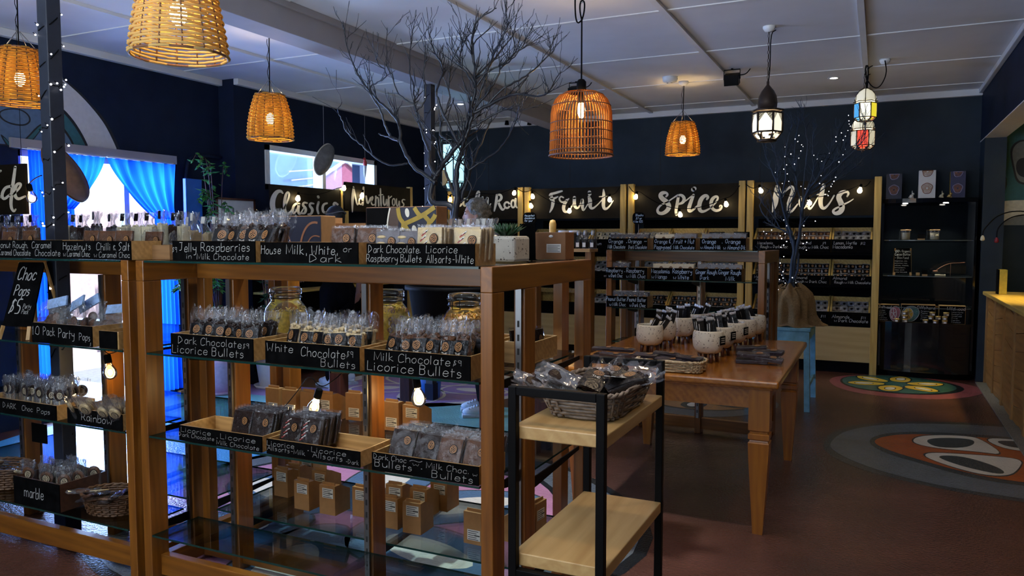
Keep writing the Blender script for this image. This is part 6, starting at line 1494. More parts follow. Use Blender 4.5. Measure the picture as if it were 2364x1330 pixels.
def artbox3(label, u0, u1, v0, Y, z, face, side, ring_m, sidew=.06, open_left=False):
    x0, x1 = gx(u0, Y, v0), gx(u1, Y, v0); h = gz(u0, v0, Y)-z; w = (x1-x0)/2
    t = thing('art_box', label, 'box', ((x0+x1)/2, Y, z)); M = MB(); M.box(-w, w, 0, .10, 0, h); M.done('box_body', side, t, bev=.002)
    M = MB(); M.box(-w, w, -.002, 0, 0, h, 0); n = Vector((0, -.0026, 0)); R = random.Random(len(label))
    for k, (cz, rr) in enumerate(((h*.36, w*.62), (h*.97, w*.62))):
        for j, f in enumerate((1, .74, .50, .30)):
            pts = []
            for i in range(24):
                a = 2*pi*i/24; q = 1+.06*sin(3*a+k)+.05*sin(5*a+j); x, zz = rr*f*q*cos(a), cz+rr*f*1.12*q*sin(a)
                if zz > h-.004: zz = h-.004
                pts.append(Vector((x, -.0028, zz)))
            M.tube(pts, .0030 if j else .0042, 4, 1 if j == 0 else 2, closed=True)
    M.done('printed_front', [face, ring_m[0], ring_m[1]], t, fix=False)
artbox3('dark art box with copper contour rings at left on the black cabinet', 2047, 2083, 402, 9.18, 1.886, 'art_navy', 'ochre', ('mauve_line', 'copper_line'))
artbox3('white art box with copper contour rings in the middle on the black cabinet', 2122, 2161, 394, 9.18, 1.886, 'paper_white', 'paper_white', ('copper_line', 'logo_orange'))
artbox3('navy art box with mauve contour rings at right on the black cabinet', 2195, 2230, 396, 9.20, 1.886, 'art_blue', 'ochre', ('mauve_line', 'copper_line'))

def rabbit(label, p, m, s=1.0):
    t = thing('rabbit_figure', label, 'figurine', p); t.scale = (s,)*3; M = MB(); M.ell((0, 0, .022), .022, .018, .024, 12, 8); M.ell((.014, -.002, .050), .014, .012, .014, 10, 8)
    for y in (-.006, .006): M.ell((.006, y, .072), .004, .003, .016, 8, 6)
    M.ell((-.022, 0, .014), .008, .008, .008, 8, 6); M.ell((.016, -.008, .008), .010, .006, .008, 8, 6); M.ell((.016, .008, .008), .010, .006, .008, 8, 6); M.done('body', m, t)
rabbit('small pale rabbit figure between the left and middle art boxes', (at(2104, 460, Y=9.2).x, 9.2, 1.886), 'fl_white', .95)
rabbit('small pale rabbit figure right of the white art box', (at(2173, 460, Y=9.2).x, 9.2, 1.886), 'pack_cream', .85)
rabbit('small gold rabbit figure beside the navy art box', (at(2192, 460, Y=9.16).x, 9.16, 1.886), 'gold', .85)
def candle(label, u, Y, z):
    t = thing('candle_jar', label, 'candle', (gx(u, Y, 530), Y, z)); M = MB(); M.lathe([(.001, .004), (.040, .004), (.042, .078), (.001, .078)], 20); M.done('wax', 'candle_wax', t)
    M = MB(); M.lathe([(.001, 0), (.044, 0), (.047, .005), (.047, .098)], 22); M.done('glass_cup', 'jar_glass', t); M = MB(); M.lathe([(.001, .098), (.050, .098), (.050, .108), (.001, .110)], 22); M.done('wooden_lid', 'tray_x', t)
candle('candle jar with wooden lid, left one on the top glass of the black cabinet', 2091, 9.3, 1.453); candle('candle jar with wooden lid, right one on the top glass of the black cabinet', 2158, 9.3, 1.453)
def ticket(label, u, Y, z, w=.05, h=.045, wooden=True):
    t = thing('price_ticket', label, 'card', (gx(u, Y, 600), Y, z)); M = MB(); M.obox((0, 0, .012+h/2), (w/2, 0, 0), (0, .0015, 0), (0, .004, h/2)); M.done('card_panel', 'chalkboard', t)
    M = MB()
    if wooden: M.box(-w/2, w/2, -.01, .012, 0, .014); M.done('wooden_base', 'tray_x', t)
ticket('small black ticket in a wooden base between the two candle jars', 2125, 9.28, 1.453, .07); ticket('small black ticket in a wooden base on the second glass of the cabinet', 2136, 9.28, 1.076); ticket('small black ticket in a wooden base on the third glass of the cabinet', 2163, 9.28, .746)
kb2 = thing('wooden_block', 'small wooden block beside the easel on the second glass of the cabinet', 'block', (gx(2120, 9.28), 9.28, 1.076)); M = MB(); M.box(-.018, .018, 0, .03, 0, .03); M.done('block_body', 'tray_x', kb2, bev=.003)
sp_ = thing('soap_bar', 'pale soap bar on the second glass of the black cabinet', 'soap', (gx(2172, 9.28), 9.28, 1.076)); M = MB(); M.box(-.05, .05, 0, .04, 0, .016); M.done('bar', 'candle_wax', sp_, bev=.005)
ps_ = thing('spoon', 'thin copper spoon lying propped on the second glass of the black cabinet', 'spoon', (gx(2180, 9.3), 9.3, 1.09)); M = MB(); M.tube(smoothpath([(-.07, 0, .045), (-.02, 0, .085), (.05, 0, .12), (.14, 0, .125), (.19, 0, .13)], 2), .004, 6); M.ell((-.08, 0, .035), .025, .014, .008, 10, 6); M.tube([(.06, 0, .118), (.06, 0, -.012)], .002, 4); M.done('handle', 'copper_line', ps_)
ea = thing('easel_board', 'black easel board chalked 100% Organic Cacao Butter in the black cabinet', 'sign', (gx(2084, 9.30), 9.30, 1.076)); h = .285
M = MB(); M.ext([(-.075, 0, .02), (.085, 0, .02), (.075, .07, h), (-.085, .07, h)], (0, .006, -.001)); b_ = M.done('board', 'chalkboard', ea)
E4 = Vector((0, .07, h-.02)).normalized(); M = MB(); og = Vector((0, 0, .02))
for i, (tx, W, hh) in enumerate((('100% Organic', .150, .026), ('Cacao Butter', .150, .028), ('- Skin Food', .130, .024), ('magnesium, zinc,', .120, .013), ('potassium, iron,', .120, .013), ('calcium, vitamins,', .135, .013), ('antioxidants,', .105, .013), ('oleic acid,', .095, .013), ('+ other fatty acids', .120, .012))):
    write(M, tx, -.074, h-.055-(.036*i if i < 3 else .036*3+(i-3)*.0245-.006), hh, W, (1, 0, 0), E4, og, Vector((0, -.003, .001)), pen=.13, slant=0)
M.done('lettering', 'chalk', b_, fix=False)
for s in (-1, 1):
    M = MB(); M.bar((s*.075, .06, h), (s*.085, .14, 0), .012, .01); M.bar((s*.078, 0, .03), (s*.08, -.01, 0), .02, .012); M.done('leg', 'tray_z', ea)
# three lettered boxes with stacked jars on the lower shelf
def scentbox(label, u0, u1, v0, Y, ttl, f0, f1, words, wx, circ, cm):
    x0, x1 = gx(u0, Y, v0), gx(u1, Y, v0); z = .586; h = gz(u0, v0, Y)-z; w = (x1-x0)/2
    t = thing('lettered_box', label, 'box', ((x0+x1)/2, Y, z)); M = MB(); M.box(-w, w, 0, .09, 0, h); M.done('box_body', 'tray_x', t, bev=.002)
    M = MB(); M.box(-w+.003, w-.003, -.003, 0, .003, h-.006, 0); n = Vector((0, -.0032, 0))
    if circ: 
        c = Vector((circ*w, 0, h*.48)); blob(M, c, w*.52, h*.44, R3, U3, n, 2, 24, .05); ring(M, c, w*.52, h*.44, .004, R3, U3, n*1.2, 1, 24, .05); blob(M, c-R3*(w*.12), w*.30, h*.33, R3, U3, n*1.3, 3, 22); ring(M, c-R3*(w*.12), w*.30, h*.33, .006, R3, U3, n*1.5, 1, 22)
        for q in range(5):
            a = 2*pi*q/5+.4; P = [(0, 0), (w*.27*cos(a), h*.30*sin(a))]; ribbon(M, P, .006, R3, U3, c-R3*(w*.12), n*1.5, 1)
    write(M, ttl, -w+f0*2*w, h*.76, h*.17, (f1-f0)*2*w, nrm=n*1.2, pen=.13, mi=1, slant=.15)
    for i, wd in enumerate(words): write(M, wd, -w+wx*2*w, h*(.62-.11*i), h*.055, .03+.006*len(wd), nrm=n*1.2, pen=.16, mi=1)
    M.done('printed_front', ['chalkboard', 'chalk', cm, 'ochre' if cm != 'fl_rose' else 'fl_rose'], t, fix=False)
scentbox('dark lettered box titled Driftwood at left on the lower shelf of the cabinet', 2027, 2076, 702, 9.16, 'Driftwood', .05, .62, ('Amber', 'Spice', 'Coconut', 'Oak', 'Vanilla', 'Patchouli'), .06, .62, 'fl_rose')
scentbox('dark lettered box titled Offshore in the middle of the lower shelf of the cabinet', 2081, 2160, 702, 9.16, 'Offshore', .46, .98, ('Bergamot', 'Pepper', 'Citrus', 'Amber', 'Cedar'), .58, -.45, 'fl_green')
scentbox('dark lettered box titled Wildwood at right on the lower shelf of the cabinet', 2168, 2230, 705, 9.16, 'Wildwood', .30, .97, ('Lemon Myrtle', 'Eucalyptus', 'Sandalwood', 'Pine', 'Cypress', 'Patchouli'), .48, 0, 'fl_slate')
def tin(u, z):
    return (gx(u, 9.125, 740), 9.128, z)
tn = thing('balm_jar', None, 'jar', (0, 0, -5)); M = MB(); M.lathe([(.001, 0), (.024, 0), (.026, .004), (.026, .026), (.001, .026)], 18); M.done('jar_body', 'balm', tn); M = MB(); M.lathe([(.027, .026), (.028, .028), (.028, .038), (.001, .040)], 18); M.done('lid', 'gold', tn)
M = MB(); M.box(-.012, .012, -.0275, -.0262, .006, .022); M.done('printed_label', 'paper_white', tn)
for i, (u, k) in enumerate(((2071, 0), (2089, 0), (2089, 1), (2089, 2), (2137, 0), (2160, 0), (2181, 0), (2149, 1), (2165, 1), (2181, 1), (2152, 2), (2184, 2))):
    x, y, z = tin(u, .586+.0405*k); put(tn, (x, y, z), RND.uniform(-.5, .5), 'small lidded balm jar, %s, %s' % (('bottom layer', 'second layer', 'top layer')[k], {2071: 'alone before the Driftwood box', 2089: 'in the stack before the Offshore box'}.get(u, '%s of its layer in the pile left of Wildwood' % {2071: '', 2089: '', 2137: 'left', 2160: 'middle', 2181: 'right', 2149: 'left', 2165: 'middle', 2152: 'left', 2184: 'right'}[u])), 'balm jars left' if u < 2120 else 'balm jars right')
# ------------------------------------------------------------------ counter at the right
ct = thing('counter', 'wood-panelled service counter along the right side of the room', 'counter', (1.35, 5.6, 0))
M = MB(); M.box(1.02, 1.75, 2.0, 9.12, 0, .90); M.done('counter_body', 'counter_y', ct, True)
M = MB()
R = random.Random(4)
for k in range(12):
    y0 = 2.0+k*.60
    for j in range(6): M.obox((1.016, y0+.30, .08+j*.145), (.005, 0, 0), (0, .262, .03*(1 if k % 2 else -1)), (0, 0, .069))
M.done('cladding_boards', 'counter_y', ct, True, bev=.002)
for k in range(13):
    y0 = 2.0+k*.593
    M = MB(); M.box(.998, 1.02, y0-.035, y0+.035, .0, .90); M.done('batten', 'counter_z', ct, True, bev=.003)
M = MB(); M.box(.965, 1.80, 1.98, 9.14, .90, .935); M.done('worktop', 'counter_top', ct, True, bev=.005)
gc = thing('glass_case', 'small lit glass display case on the counter at the right edge', 'display case', (1.42, 8.15, .935)); M = MB(); frame = [(1.28, 1.62), (7.75, 8.55)]
for x in frame[0]:
    for y in frame[1]: M.box(x, x+.014, y, y+.014, .935, 1.42)
for y in frame[1]: M.box(1.28, 1.634, y, y+.014, 1.406, 1.42); M.box(1.28, 1.634, y, y+.014, .935, .949)
for x in frame[0]: M.box(x, x+.014, 7.75, 8.564, 1.406, 1.42); M.box(x, x+.014, 7.75, 8.564, .935, .949)
M.done('metal_frame', 'black_metal', gc, True)
M = MB(); M.box(1.284, 1.288, 7.764, 8.55, .95, 1.406); M.box(1.294, 1.62, 8.555, 8.559, .95, 1.406); M.box(1.294, 1.62, 7.755, 7.759, .95, 1.406); M.done('glass_pane', 'glass_sheet', gc, True)
M = MB(); M.box(1.285, 1.63, 7.76, 8.56, 1.421, 1.427); M.done('top_panel', 'yellow_box', gc, True)
light('case_light', 'POINT', (1.45, 8.1, 1.38), 3.5, (1, .78, .28), radius=.03)
for i, (y, z, n_) in enumerate(((8.3, .95, 'yellow'), (8.0, .95, 'yellow'))):
    bx_ = thing('boxed_sweets', 'yellow boxed packet inside the counter display case, %s one' % ('further' if i == 0 else 'nearer'), 'box', (1.40, y, z)); M = MB(); M.box(-.04, .04, -.06, .06, 0, .16+.04*i); M.done('box_body', 'yellow_box', bx_, bev=.003)
yb = thing('standing_board', 'yellow-edged black standing box on the near corner of the counter', 'box', (1.08, 8.72, .936)); M = MB(); M.box(-.03, .035, -.03, .10, 0, .235, 0); M.done('box_body', 'yellow_box', yb, bev=.003); M = MB(); M.box(-.042, -.03, -.03, .10, 0, .235); M.done('dark_cover', 'black_matt', yb)
light('counter_lamp', 'SPOT', (1.35, 8.0, 2.2), 150, (1, .74, .22), spot=radians(70), blend=.8, radius=.05)
cl_ = thing('counter_downlight', 'warm pendant spotlight over the counter hidden behind the bulkhead', 'lamp', (1.35, 8.0, 2.22)); M = MB(); M.lathe([(.03, 0), (.045, .01), (.04, .12), (.012, .15), (.001, .15)], 18); M.tube([(0, 0, .15), (0, 0, ZC-2.22)], .004, 5); M.done('shade', 'black_metal', cl_)
dl = thing('drooping_lamp', 'black drooping-stem lamp with small red and white bells by the counter mural', 'lamp', (1.55, 9.0, .935)); M = MB()
ends = []
for k, (dx, z0, l_) in enumerate(((-.62, 1.58, .10), (-.50, 1.60, .14), (-.16, 1.50, .12), (-.12, 1.38, .08))):
    M.tube(smoothpath([(0, 0, 0), (0, 0, .50), (dx*.3, 0, .80-.03*k), (dx*.75, 0, .80-.04*k), (dx, 0, z0-.935-.02), (dx, 0, z0-.935-l_)], 3), .006, 5); ends.append((dx, 0, z0-.935-l_))
M.done('stems', 'black_metal', dl)
for k, e in enumerate(ends): M = MB(); M.lathe([(.006, .02), (.016, .005), (.022, -.025), (.012, -.034), (.001, -.036)], 14, e); M.done('bell', 'red_lamp' if k else 'candle_wax', dl)

# ------------------------------------------------------------------ timber table with speckled pots and wrapped bars
TB = thing('display_table', 'golden-brown timber table with speckled pots of chocolate bars', 'table', (-.97, 4.65, 0)); tx0, tx1, ty0, ty1, tz = -1.56, -.415, 3.87, 5.48, .785
M = MB(); M.box(tx0, tx1, ty0, ty1, tz-.036, tz); M.done('table_top', 'table_y', TB, True, bev=.010)
M = MB(); M.box(tx0+.03, tx1-.03, ty0+.03, ty1-.03, tz-.050, tz-.036); M.done('top_moulding', 'table_y', TB, True, bev=.005)
M = MB(); a_, b_ = .075, .10
M.box(tx0+.14, tx1-.14, ty0+a_, ty0+b_, tz-.15, tz-.05); M.box(tx0+.14, tx1-.14, ty1-b_, ty1-a_, tz-.15, tz-.05); M.box(tx0+a_, tx0+b_, ty0+.14, ty1-.14, tz-.15, tz-.05); M.box(tx1-b_, tx1-a_, ty0+.14, ty1-.14, tz-.15, tz-.05)
M.done('apron', 'table_y', TB, True)
for sx in (0, 1):
    for sy in (0, 1):
        x = tx0+.045 if sx == 0 else tx1-.045-.10; y = ty0+.045 if sy == 0 else ty1-.045-.10; M = MB(); w = .10
        def sq(z, i): return [(x+i, y+i, z), (x+w-i, y+i, z), (x+w-i, y+w-i, z), (x+i, y+w-i, z)]
        lv = [(tz-.05, 0), (tz-.255, 0), (tz-.262, .008), (tz-.270, .008), (tz-.276, 0), (tz-.300, 0), (tz-.306, .008), (tz-.313, .006), (tz-.320, 0), (tz-.40, .003), (0, .026)]
        V = [p for z, i in lv for p in sq(z, i)]; F = [(q*4+j, q*4+(j+1) % 4, q*4+4+(j+1) % 4, q*4+4+j) for q in range(len(lv)-1) for j in range(4)]+[(0, 1, 2, 3), tuple(len(V)-4+j for j in range(4))]
        M.add(V, F); M.done('leg', 'table_z', TB, True)
# speckled pot on four wooden pegs with wrapped bars
def bar_(h=.15, seed=0):
    M = MB(); w = .018; M.box(-w, w, -.006, .006, 0, h, 0); p = random.Random(seed).uniform(0, 6)
    M.add([(-w, 0, h), (w, 0, h), (w*1.15, .006*sin(p), h+.016), (-w*1.1, -.005*cos(p), h+.018)], [(0, 1, 2, 3)], 1)
    M.add([(-w*.7, -.0068, h*.2), (-w*.45, -.0068, h*.2), (-w*.35, -.0068, h*.9), (-w*.6, -.0068, h*.9)], [(0, 1, 2, 3)], 1)
    return M
bar_me = None
def potset(lbl, u, v, Y, n, lean, card=0, sc=1.0, seed=0, direction=1):
    global bar_me
    x = gx(u, Y, v); t = thing('speckled_pot', 'white speckled pot on wooden pegs, '+lbl, 'pot', (x, Y, tz)); t.scale = (sc,)*3
    M = MB(); M.lathe([(.001, .050), (.050, .050), (.070, .062), (.082, .090), (.085, .125), (.080, .165), (.075, .175), (.070, .174), (.074, .160), (.078, .12), (.06, .08), (.001, .07)], 32); M.done('pot_body', 'terrazzo', t)
    for q in range(4):
        a = pi/2*q+.5; M = MB(); M.tube([(.045*cos(a), .045*sin(a), .056), (.052*cos(a), .052*sin(a), 0)], [.013, .009], 10); M.done('peg_foot', 'mahogany_z', t)
    if card:
        for c_ in ((1.15,) if card == 1 else (-2.6,)): 
            a = -.35 if card == 1 else pi+.15; o = Vector((cos(a), sin(a), 0)); s_ = Vector((-sin(a), cos(a), 0)); M = MB()
            M.obox(o*.0875+Vector((0, 0, .125)), s_*.026, o*.0015, (0, 0, .024), 0)
            for q in range(3): M.obox(o*.0895+Vector((0, 0, .137-.011*q)), s_*.018, o*.0004, (0, 0, .0025), 1)
            M.done('name_tag', ['chalkboard', 'chalk'], t)
    R = random.Random(seed+5)
    for i in range(n):
        if bar_me is None: o = bar_().done('wrapped_bar', ['pack_black', 'foil_hi']); bar_me = o.data
        else: o = bpy.data.objects.new('wrapped_bar', bar_me); COL.objects.link(o)
        k = (i+.5)/n-.5; o.location = (x+.095*k*sc+R.uniform(-.004, .004), Y+R.uniform(-.035, .035), tz+.085*sc); o.rotation_euler = (R.uniform(-.12, .12), lean+R.uniform(-.08, .08), R.uniform(-.3, .3)); o.scale = (sc, sc, sc*R.uniform(.92, 1.05))
        tag(o, 'dark bar in clear wrap standing in the speckled pot, '+lbl, 'bar', 'bars in the pot '+lbl)
potset('nearest of the left row', 1500, 790, 4.56, 2, .55, 2, .98, 1); potset('second of the left row', 1530, 780, 4.80, 5, .22, 0, 1.0, 2); potset('third of the left row', 1572, 770, 5.05, 4, .05, 0, 1.0, 3); potset('last of the left row', 1600, 760, 5.32, 4, .35, 0, 1.0, 4)
potset('nearest of the right row', 1635, 800, 4.36, 9, -.14, 1, 1.02, 5); potset('second of the right row', 1662, 780, 4.62, 6, -.20, 1, 1.0, 6); potset('third of the right row', 1692, 770, 4.88, 6, -.24, 1, 1.0, 7); potset('fourth of the right row', 1716, 760, 5.12, 5, -.3, 0, 1.0, 8); potset('last of the right row', 1738, 750, 5.36, 4, -.45, 0, 1.0, 9)
# flat woven tray of packets
b2 = basket('flat pale woven tray of dark packets on the front of the timber table', (gx(1548, 3.99, 840), 4.01, tz+.001), .165, .085, .05, 'wicker_pale', 0, True, 1.05, 7, 'woven_tray')
fp_ = [slab('flat_packet', 'pack_purple', s, None, .135, .05, .016) for s in (31, 32)]
def lay(u, Y, z, rz, label, group=None, sc=1.0, tilt=1.45): put(fp_[RND.randrange(2)], (gx(u, Y, 820), Y, z), (-tilt, RND.uniform(-.1, .1), rz), label, group, sc)
for i in range(9):
    lay(1490+i % 3*52+RND.uniform(-8, 8), 3.95+.05*(i // 3), tz+.040+.012*(i % 2)+.008*(i//3), RND.uniform(-.5, .5), 'dark purple packet lying in the flat woven tray on the table', 'packets in the woven tray')
for i in range(8):
    lay(1398+(i % 2)*45+RND.uniform(-10, 10), 4.15+.10*(i // 4), tz+.012+.017*(i//2 % 3), RND.uniform(-.3, .3), 'dark purple packet stacked at the left end of the table behind the woven tray', 'packets stacked at the table end')
for i in range(9):
    lay(1750+(i % 2)*30-16+RND.uniform(-6, 6), 4.36+.14*(i//3), tz+.012+.016*(i % 3), RND.uniform(-.15, .15), 'dark packet in the low stacks at the right edge of the table', 'packets stacked at the table right', 1.25)

# ------------------------------------------------------------------ black cart with wooden shelves and grey wicker basket
CT = thing('shelf_cart', 'black metal frame trolley with three pale wooden shelves beside the front stand', 'trolley', (-.76, 2.2, 0)); 
cX0, cX1, cY0, cY1, czt = -.905, -.628, 1.90, 2.50, 1.075
for y in (cY0, cY1):
    M = MB(); tb_ = .024
    for x in (cX0, cX1-tb_): M.box(x, x+tb_, y-tb_/2, y+tb_/2, 0, czt)
    M.box(cX0+tb_, cX1-tb_, y-tb_/2, y+tb_/2, czt-tb_, czt)
    for z in (.565, .10): M.box(cX0+tb_, cX1-tb_, y-tb_/2, y+tb_/2, z-.02, z)
    M.done('end_frame', 'black_metal', CT, True, bev=.002)
for z in (.962, .604, .14):
    M = MB(); M.box(cX0+.004, cX1-.002, cY0+.012, cY1-.012, z-.036, z); M.done('wooden_shelf', 'cart_y', CT, True, bev=.003)
gb_ = basket('grey-brown rectangular wicker basket of wrapped sweets on the trolley', (-.755, 2.215, .963), .098, .165, .075, 'wicker_grey', 0, True, 1.28, 8)
for i in range(10): put(pop[i % 3], (-.80+RND.uniform(-.04, .06), 2.10+.022*i, 1.005+.004*(i % 4)), (1.25+RND.uniform(-.3, .3), RND.uniform(-.5, .5), -1.2+RND.uniform(-.5, .5)), 'wrapped chocolate pop lying in the grey wicker basket on the trolley', 'pops in the grey basket', 1.1)
for i in range(3): put(bagD[i], (-.76+.04*(i % 2), 2.12+.05*i, 1.02), (-1.2, RND.uniform(-.3, .3), RND.uniform(-1, 1)), 'clear bag lying in the grey wicker basket on the trolley', 'bags in the grey basket')
pt_ = thing('paper_tag', 'white printed paper tag on the sweets in the grey wicker basket', 'tag', (-.69, 2.20, 1.065)); M = MB(); M.obox((0, 0, 0), (.018, .028, -.006), (.022, -.012, .002), (0, .0002, .0006), 0)
for q in range(4): M.obox((-.004*q+.006, .006-.008*q, .0012+.001*q), (.010, .016, -.0034), (.0018, -.001, 0), (0, 0, .0002), 1)
M.done('paper', ['paper_white', 'print_black'], pt_)
downlight('added unseen fill light behind the bulkhead above the counter mural', 1.75, 8.6, 30, (1, .9, .75))  # hidden fill lamp added to lift the dark wall mural
# ------------------------------------------------------------------ customers
def caps(M, a, b, ra, rb, n=14):
    a, b = Vector(a), Vector(b); P = [a.lerp(b, k/6) for k in range(7)]; M.tube(P, [ra+(rb-ra)*k/6 for k in range(7)], n)
    M.ell(a, ra, ra, ra, n, 8); M.ell(b, rb, rb, rb, n, 8)
def voxel(M, name, m, parent, size, it=6):
    o = M.done(name, m, parent)
    md = o.modifiers.new('remesh', 'REMESH'); md.mode = 'VOXEL'; md.voxel_size = size; md.use_smooth_shade = True
    sm_ = o.modifiers.new('smooth', 'SMOOTH'); sm_.iterations = it; sm_.factor = .5
    return o
def person(label, loc, rz, J, hair, top, legs, shoes, headlean=(0, 0), grow=1.0, sleeves=True, collar=None):
    t = thing('person', label, 'person', loc, rz); t.scale = (grow,)*3
    hx, hy = headlean; H = Vector((hx, -.02+hy, 1.615))
    M = MB()
    # head with face, neck
    M.ell(H, .074, .092, .112, 18, 14); M.ell(H+Vector((0, -.012, -.055)), .060, .075, .065, 14, 10)
    M.ell(H+Vector((0, -.094, -.020)), .012, .016, .018, 10, 8); caps(M, H+Vector((0, -.086, .012)), H+Vector((0, -.100, -.022)), .008, .012, 10)
    M.ell(H+Vector((0, -.086, -.062)), .022, .010, .007, 10, 6); M.ell(H+Vector((0, -.086, -.074)), .019, .010, .007, 10, 6); M.ell(H+Vector((0, -.078, -.105)), .024, .018, .018, 10, 8)
    for s in (-1, 1):
        M.ell(H+Vector((s*.076, .008, -.012)), .010, .020, .032, 10, 8); M.ell(H+Vector((s*.030, -.080, .022)), .026, .010, .008, 10, 6)
    caps(M, (hx*.5, .015, 1.44), H+Vector((0, .01, -.08)), .056, .052)
    # trunk, limbs
    caps(M, (0, 0, .98), (0, .005, 1.12), .118, .112); caps(M, (0, .0, 1.15), (0, .0, 1.33), .118, .128)
    caps(M, (-.13, .01, 1.385), (.13, .01, 1.385), .062, .062)
    for i, s in enumerate((-1, 1)):
        sh, el, wr, tip = [Vector(p) for p in J['arm'][i]]; kn, an = [Vector(p) for p in J['leg'][i]]; hp = Vector((s*.088, 0, .93))
        caps(M, sh, el, .052, .040); caps(M, el, wr, .039, .026); caps(M, hp, kn, .086, .056); caps(M, kn+Vector((0, .008, -.05)), an, .056, .036)
        d = (tip-wr).normalized(); side = d.cross(Vector((0, 0, 1)) if abs(d.z) < .9 else Vector((0, 1, 0))).normalized(); up = side.cross(d)
        for q in (-.5, -.17, .17, .5): caps(M, wr+d*.02+side*.028*q, wr+d*.085+side*.05*q, .013, .011, 8)
        for q, l_ in ((-.6, .058), (-.2, .075), (.2, .080), (.6, .070)):
            b_ = wr+d*.090+side*.060*q; m_ = b_+d*l_*.5-up*.006; caps(M, b_, m_, .0095, .009, 8); caps(M, m_, m_+d*l_*.42-up*.022, .009, .0075, 8)
        b_ = wr+d*.035-side*.030; caps(M, b_, b_+d*.035-side*.030, .012, .0105, 8); caps(M, b_+d*.035-side*.030, b_+d*.062-side*.036, .0105, .009, 8)
    voxel(M, 'body', 'skin', t, .0085, 3)
    M = MB()
    for s in (-1, 1): M.ell(H+Vector((s*.030, -.0865, .006)), .011, .006, .006, 10, 6)
    o = M.done('eyes', 'eye_white', t)
    M = MB()
    for s in (-1, 1): M.ell(H+Vector((s*.030, -.0915, .006)), .0052, .0025, .0052, 10, 6); M.ell(H+Vector((s*.031, -.088, .028)), .016, .006, .004, 10, 6)
    M.done('eyebrows', 'hair_black', t)
    hair(t, H)
    M = MB()
    caps(M, (0, 0, .90), (0, .005, 1.12), .140, .128); caps(M, (0, 0, 1.12), (0, 0, 1.33), .132, .142); caps(M, (-.13, .01, 1.385), (.13, .01, 1.385), .075, .075)
    if collar: caps(M, (0, .012, 1.43), (hx*.4, .01, 1.485), .075, .066)
    for i, s in enumerate((-1, 1)):
        sh, el, wr, tip = [Vector(p) for p in J['arm'][i]]
        if sleeves == 'long': caps(M, sh, el, .068, .054); caps(M, el, wr, .053, .040)
        else: caps(M, sh, sh.lerp(el, .62), .070, .062)
    voxel(M, 'shirt', top, t, .011, 6)
    M = MB()
    caps(M, (-.06, 0, .93), (.06, 0, .93), .118, .118)
    for i, s in enumerate((-1, 1)):
        kn, an = [Vector(p) for p in J['leg'][i]]; caps(M, (s*.088, 0, .92), kn, .104, .072); caps(M, kn, an+Vector((0, 0, .015)), .071, .056)
    voxel(M, 'trousers', legs, t, .012, 6)
    for i in (0, 1):
        an = Vector(J['leg'][i][1]); M = MB(); M.ell(an+Vector((0, -.055, -.035)), .046, .135, .042, 16, 10); M.ell(an+Vector((0, .02, -.005)), .045, .055, .055, 14, 10); M.box(an.x-.047, an.x+.047, an.y-.19, an.y+.085, an.z-.078, an.z-.055)
        for q in range(4): M.tube([an+Vector((-.03, -.07-.022*q, .012-.007*q)), an+Vector((.03, -.07-.022*q, .012-.007*q))], .005, 5)
        M.done('shoe', shoes, t)
    return t
mat('eye_white', (.6, .58, .55), .3); mat('plaid', (0.33, 0.45, 0.66), 0.8, var=.5, scale=40)
STAND = dict(leg=(((-.10, -.02, .50), (-.105, .02, .08)), ((.10, -.02, .50), (.105, .02, .08))))
def hair_p1(t, H):
    M = MB(); M.ell(H+Vector((0, .012, .030)), .088, .104, .100, 18, 12); M.ell(H+Vector((0, .045, -.03)), .076, .065, .075, 14, 10); voxel(M, 'hair', 'hair_black', t, .012, 2)
    M = MB(); M.tube([H+Vector((.092*cos(a), .012+.108*sin(a), .055-.012*cos(2*a))) for a in [2*pi*i/30 for i in range(30)]], .006, 5, 0, closed=True); M.done('head_band', 'grey_felt', t)
def hair_p2(t, H):
    M = MB(); R = random.Random(2); M.ell(H+Vector((0, .020, .030)), .086, .100, .100, 18, 12); M.ell(H+Vector((0, .050, -.035)), .078, .062, .07, 14, 10)
    for q in range(70):
        a, e = R.uniform(0, 2*pi), R.uniform(-.2, 1.5); d = Vector((cos(a)*cos(e), sin(a)*cos(e), sin(e)))
        if d.y < -.55 and d.z < .45: continue
        p = H+Vector((d.x*.088, .018+d.y*.102, .028+d.z*.102)); M.ell(p, .020, .020, .016, 8, 6)
    for s in (-1, 1): M.ell(H+Vector((s*.074, .03, -.03)), .016, .04, .06, 8, 6)
    voxel(M, 'hair', 'hair_grey', t, .010, 2)
person('person in a black T-shirt and jeans with dark hair, turned towards the Classic sign', (-4.86, 6.22, 0), radians(-105), dict(STAND, arm=[((-.175, .01, 1.39), (-.30, -.03, 1.13), (-.33, -.10, .90), (-.335, -.16, .76)), ((.175, .01, 1.39), (.28, -.05, 1.14), (.20, -.26, 1.06), (.16, -.38, 1.03))]),
       hair_p1, 'tshirt_black', 'tshirt_black', 'sneaker', (0, -.01), 1.03)
person('person with short grey curly hair in profile, plaid blue shirt, beside the bare tree', (-2.98, 5.72, 0), radians(-58), dict(STAND, arm=[((-.175, .01, 1.39), (-.25, -.10, 1.13), (-.08, -.30, 1.08), (.0, -.42, 1.08)), ((.175, .01, 1.39), (.25, -.10, 1.13), (.09, -.30, 1.10), (.02, -.42, 1.12))]),
       hair_p2, 'plaid', 'tshirt_black', 'sneaker', (0, -.03), 1.03, 'long', True)

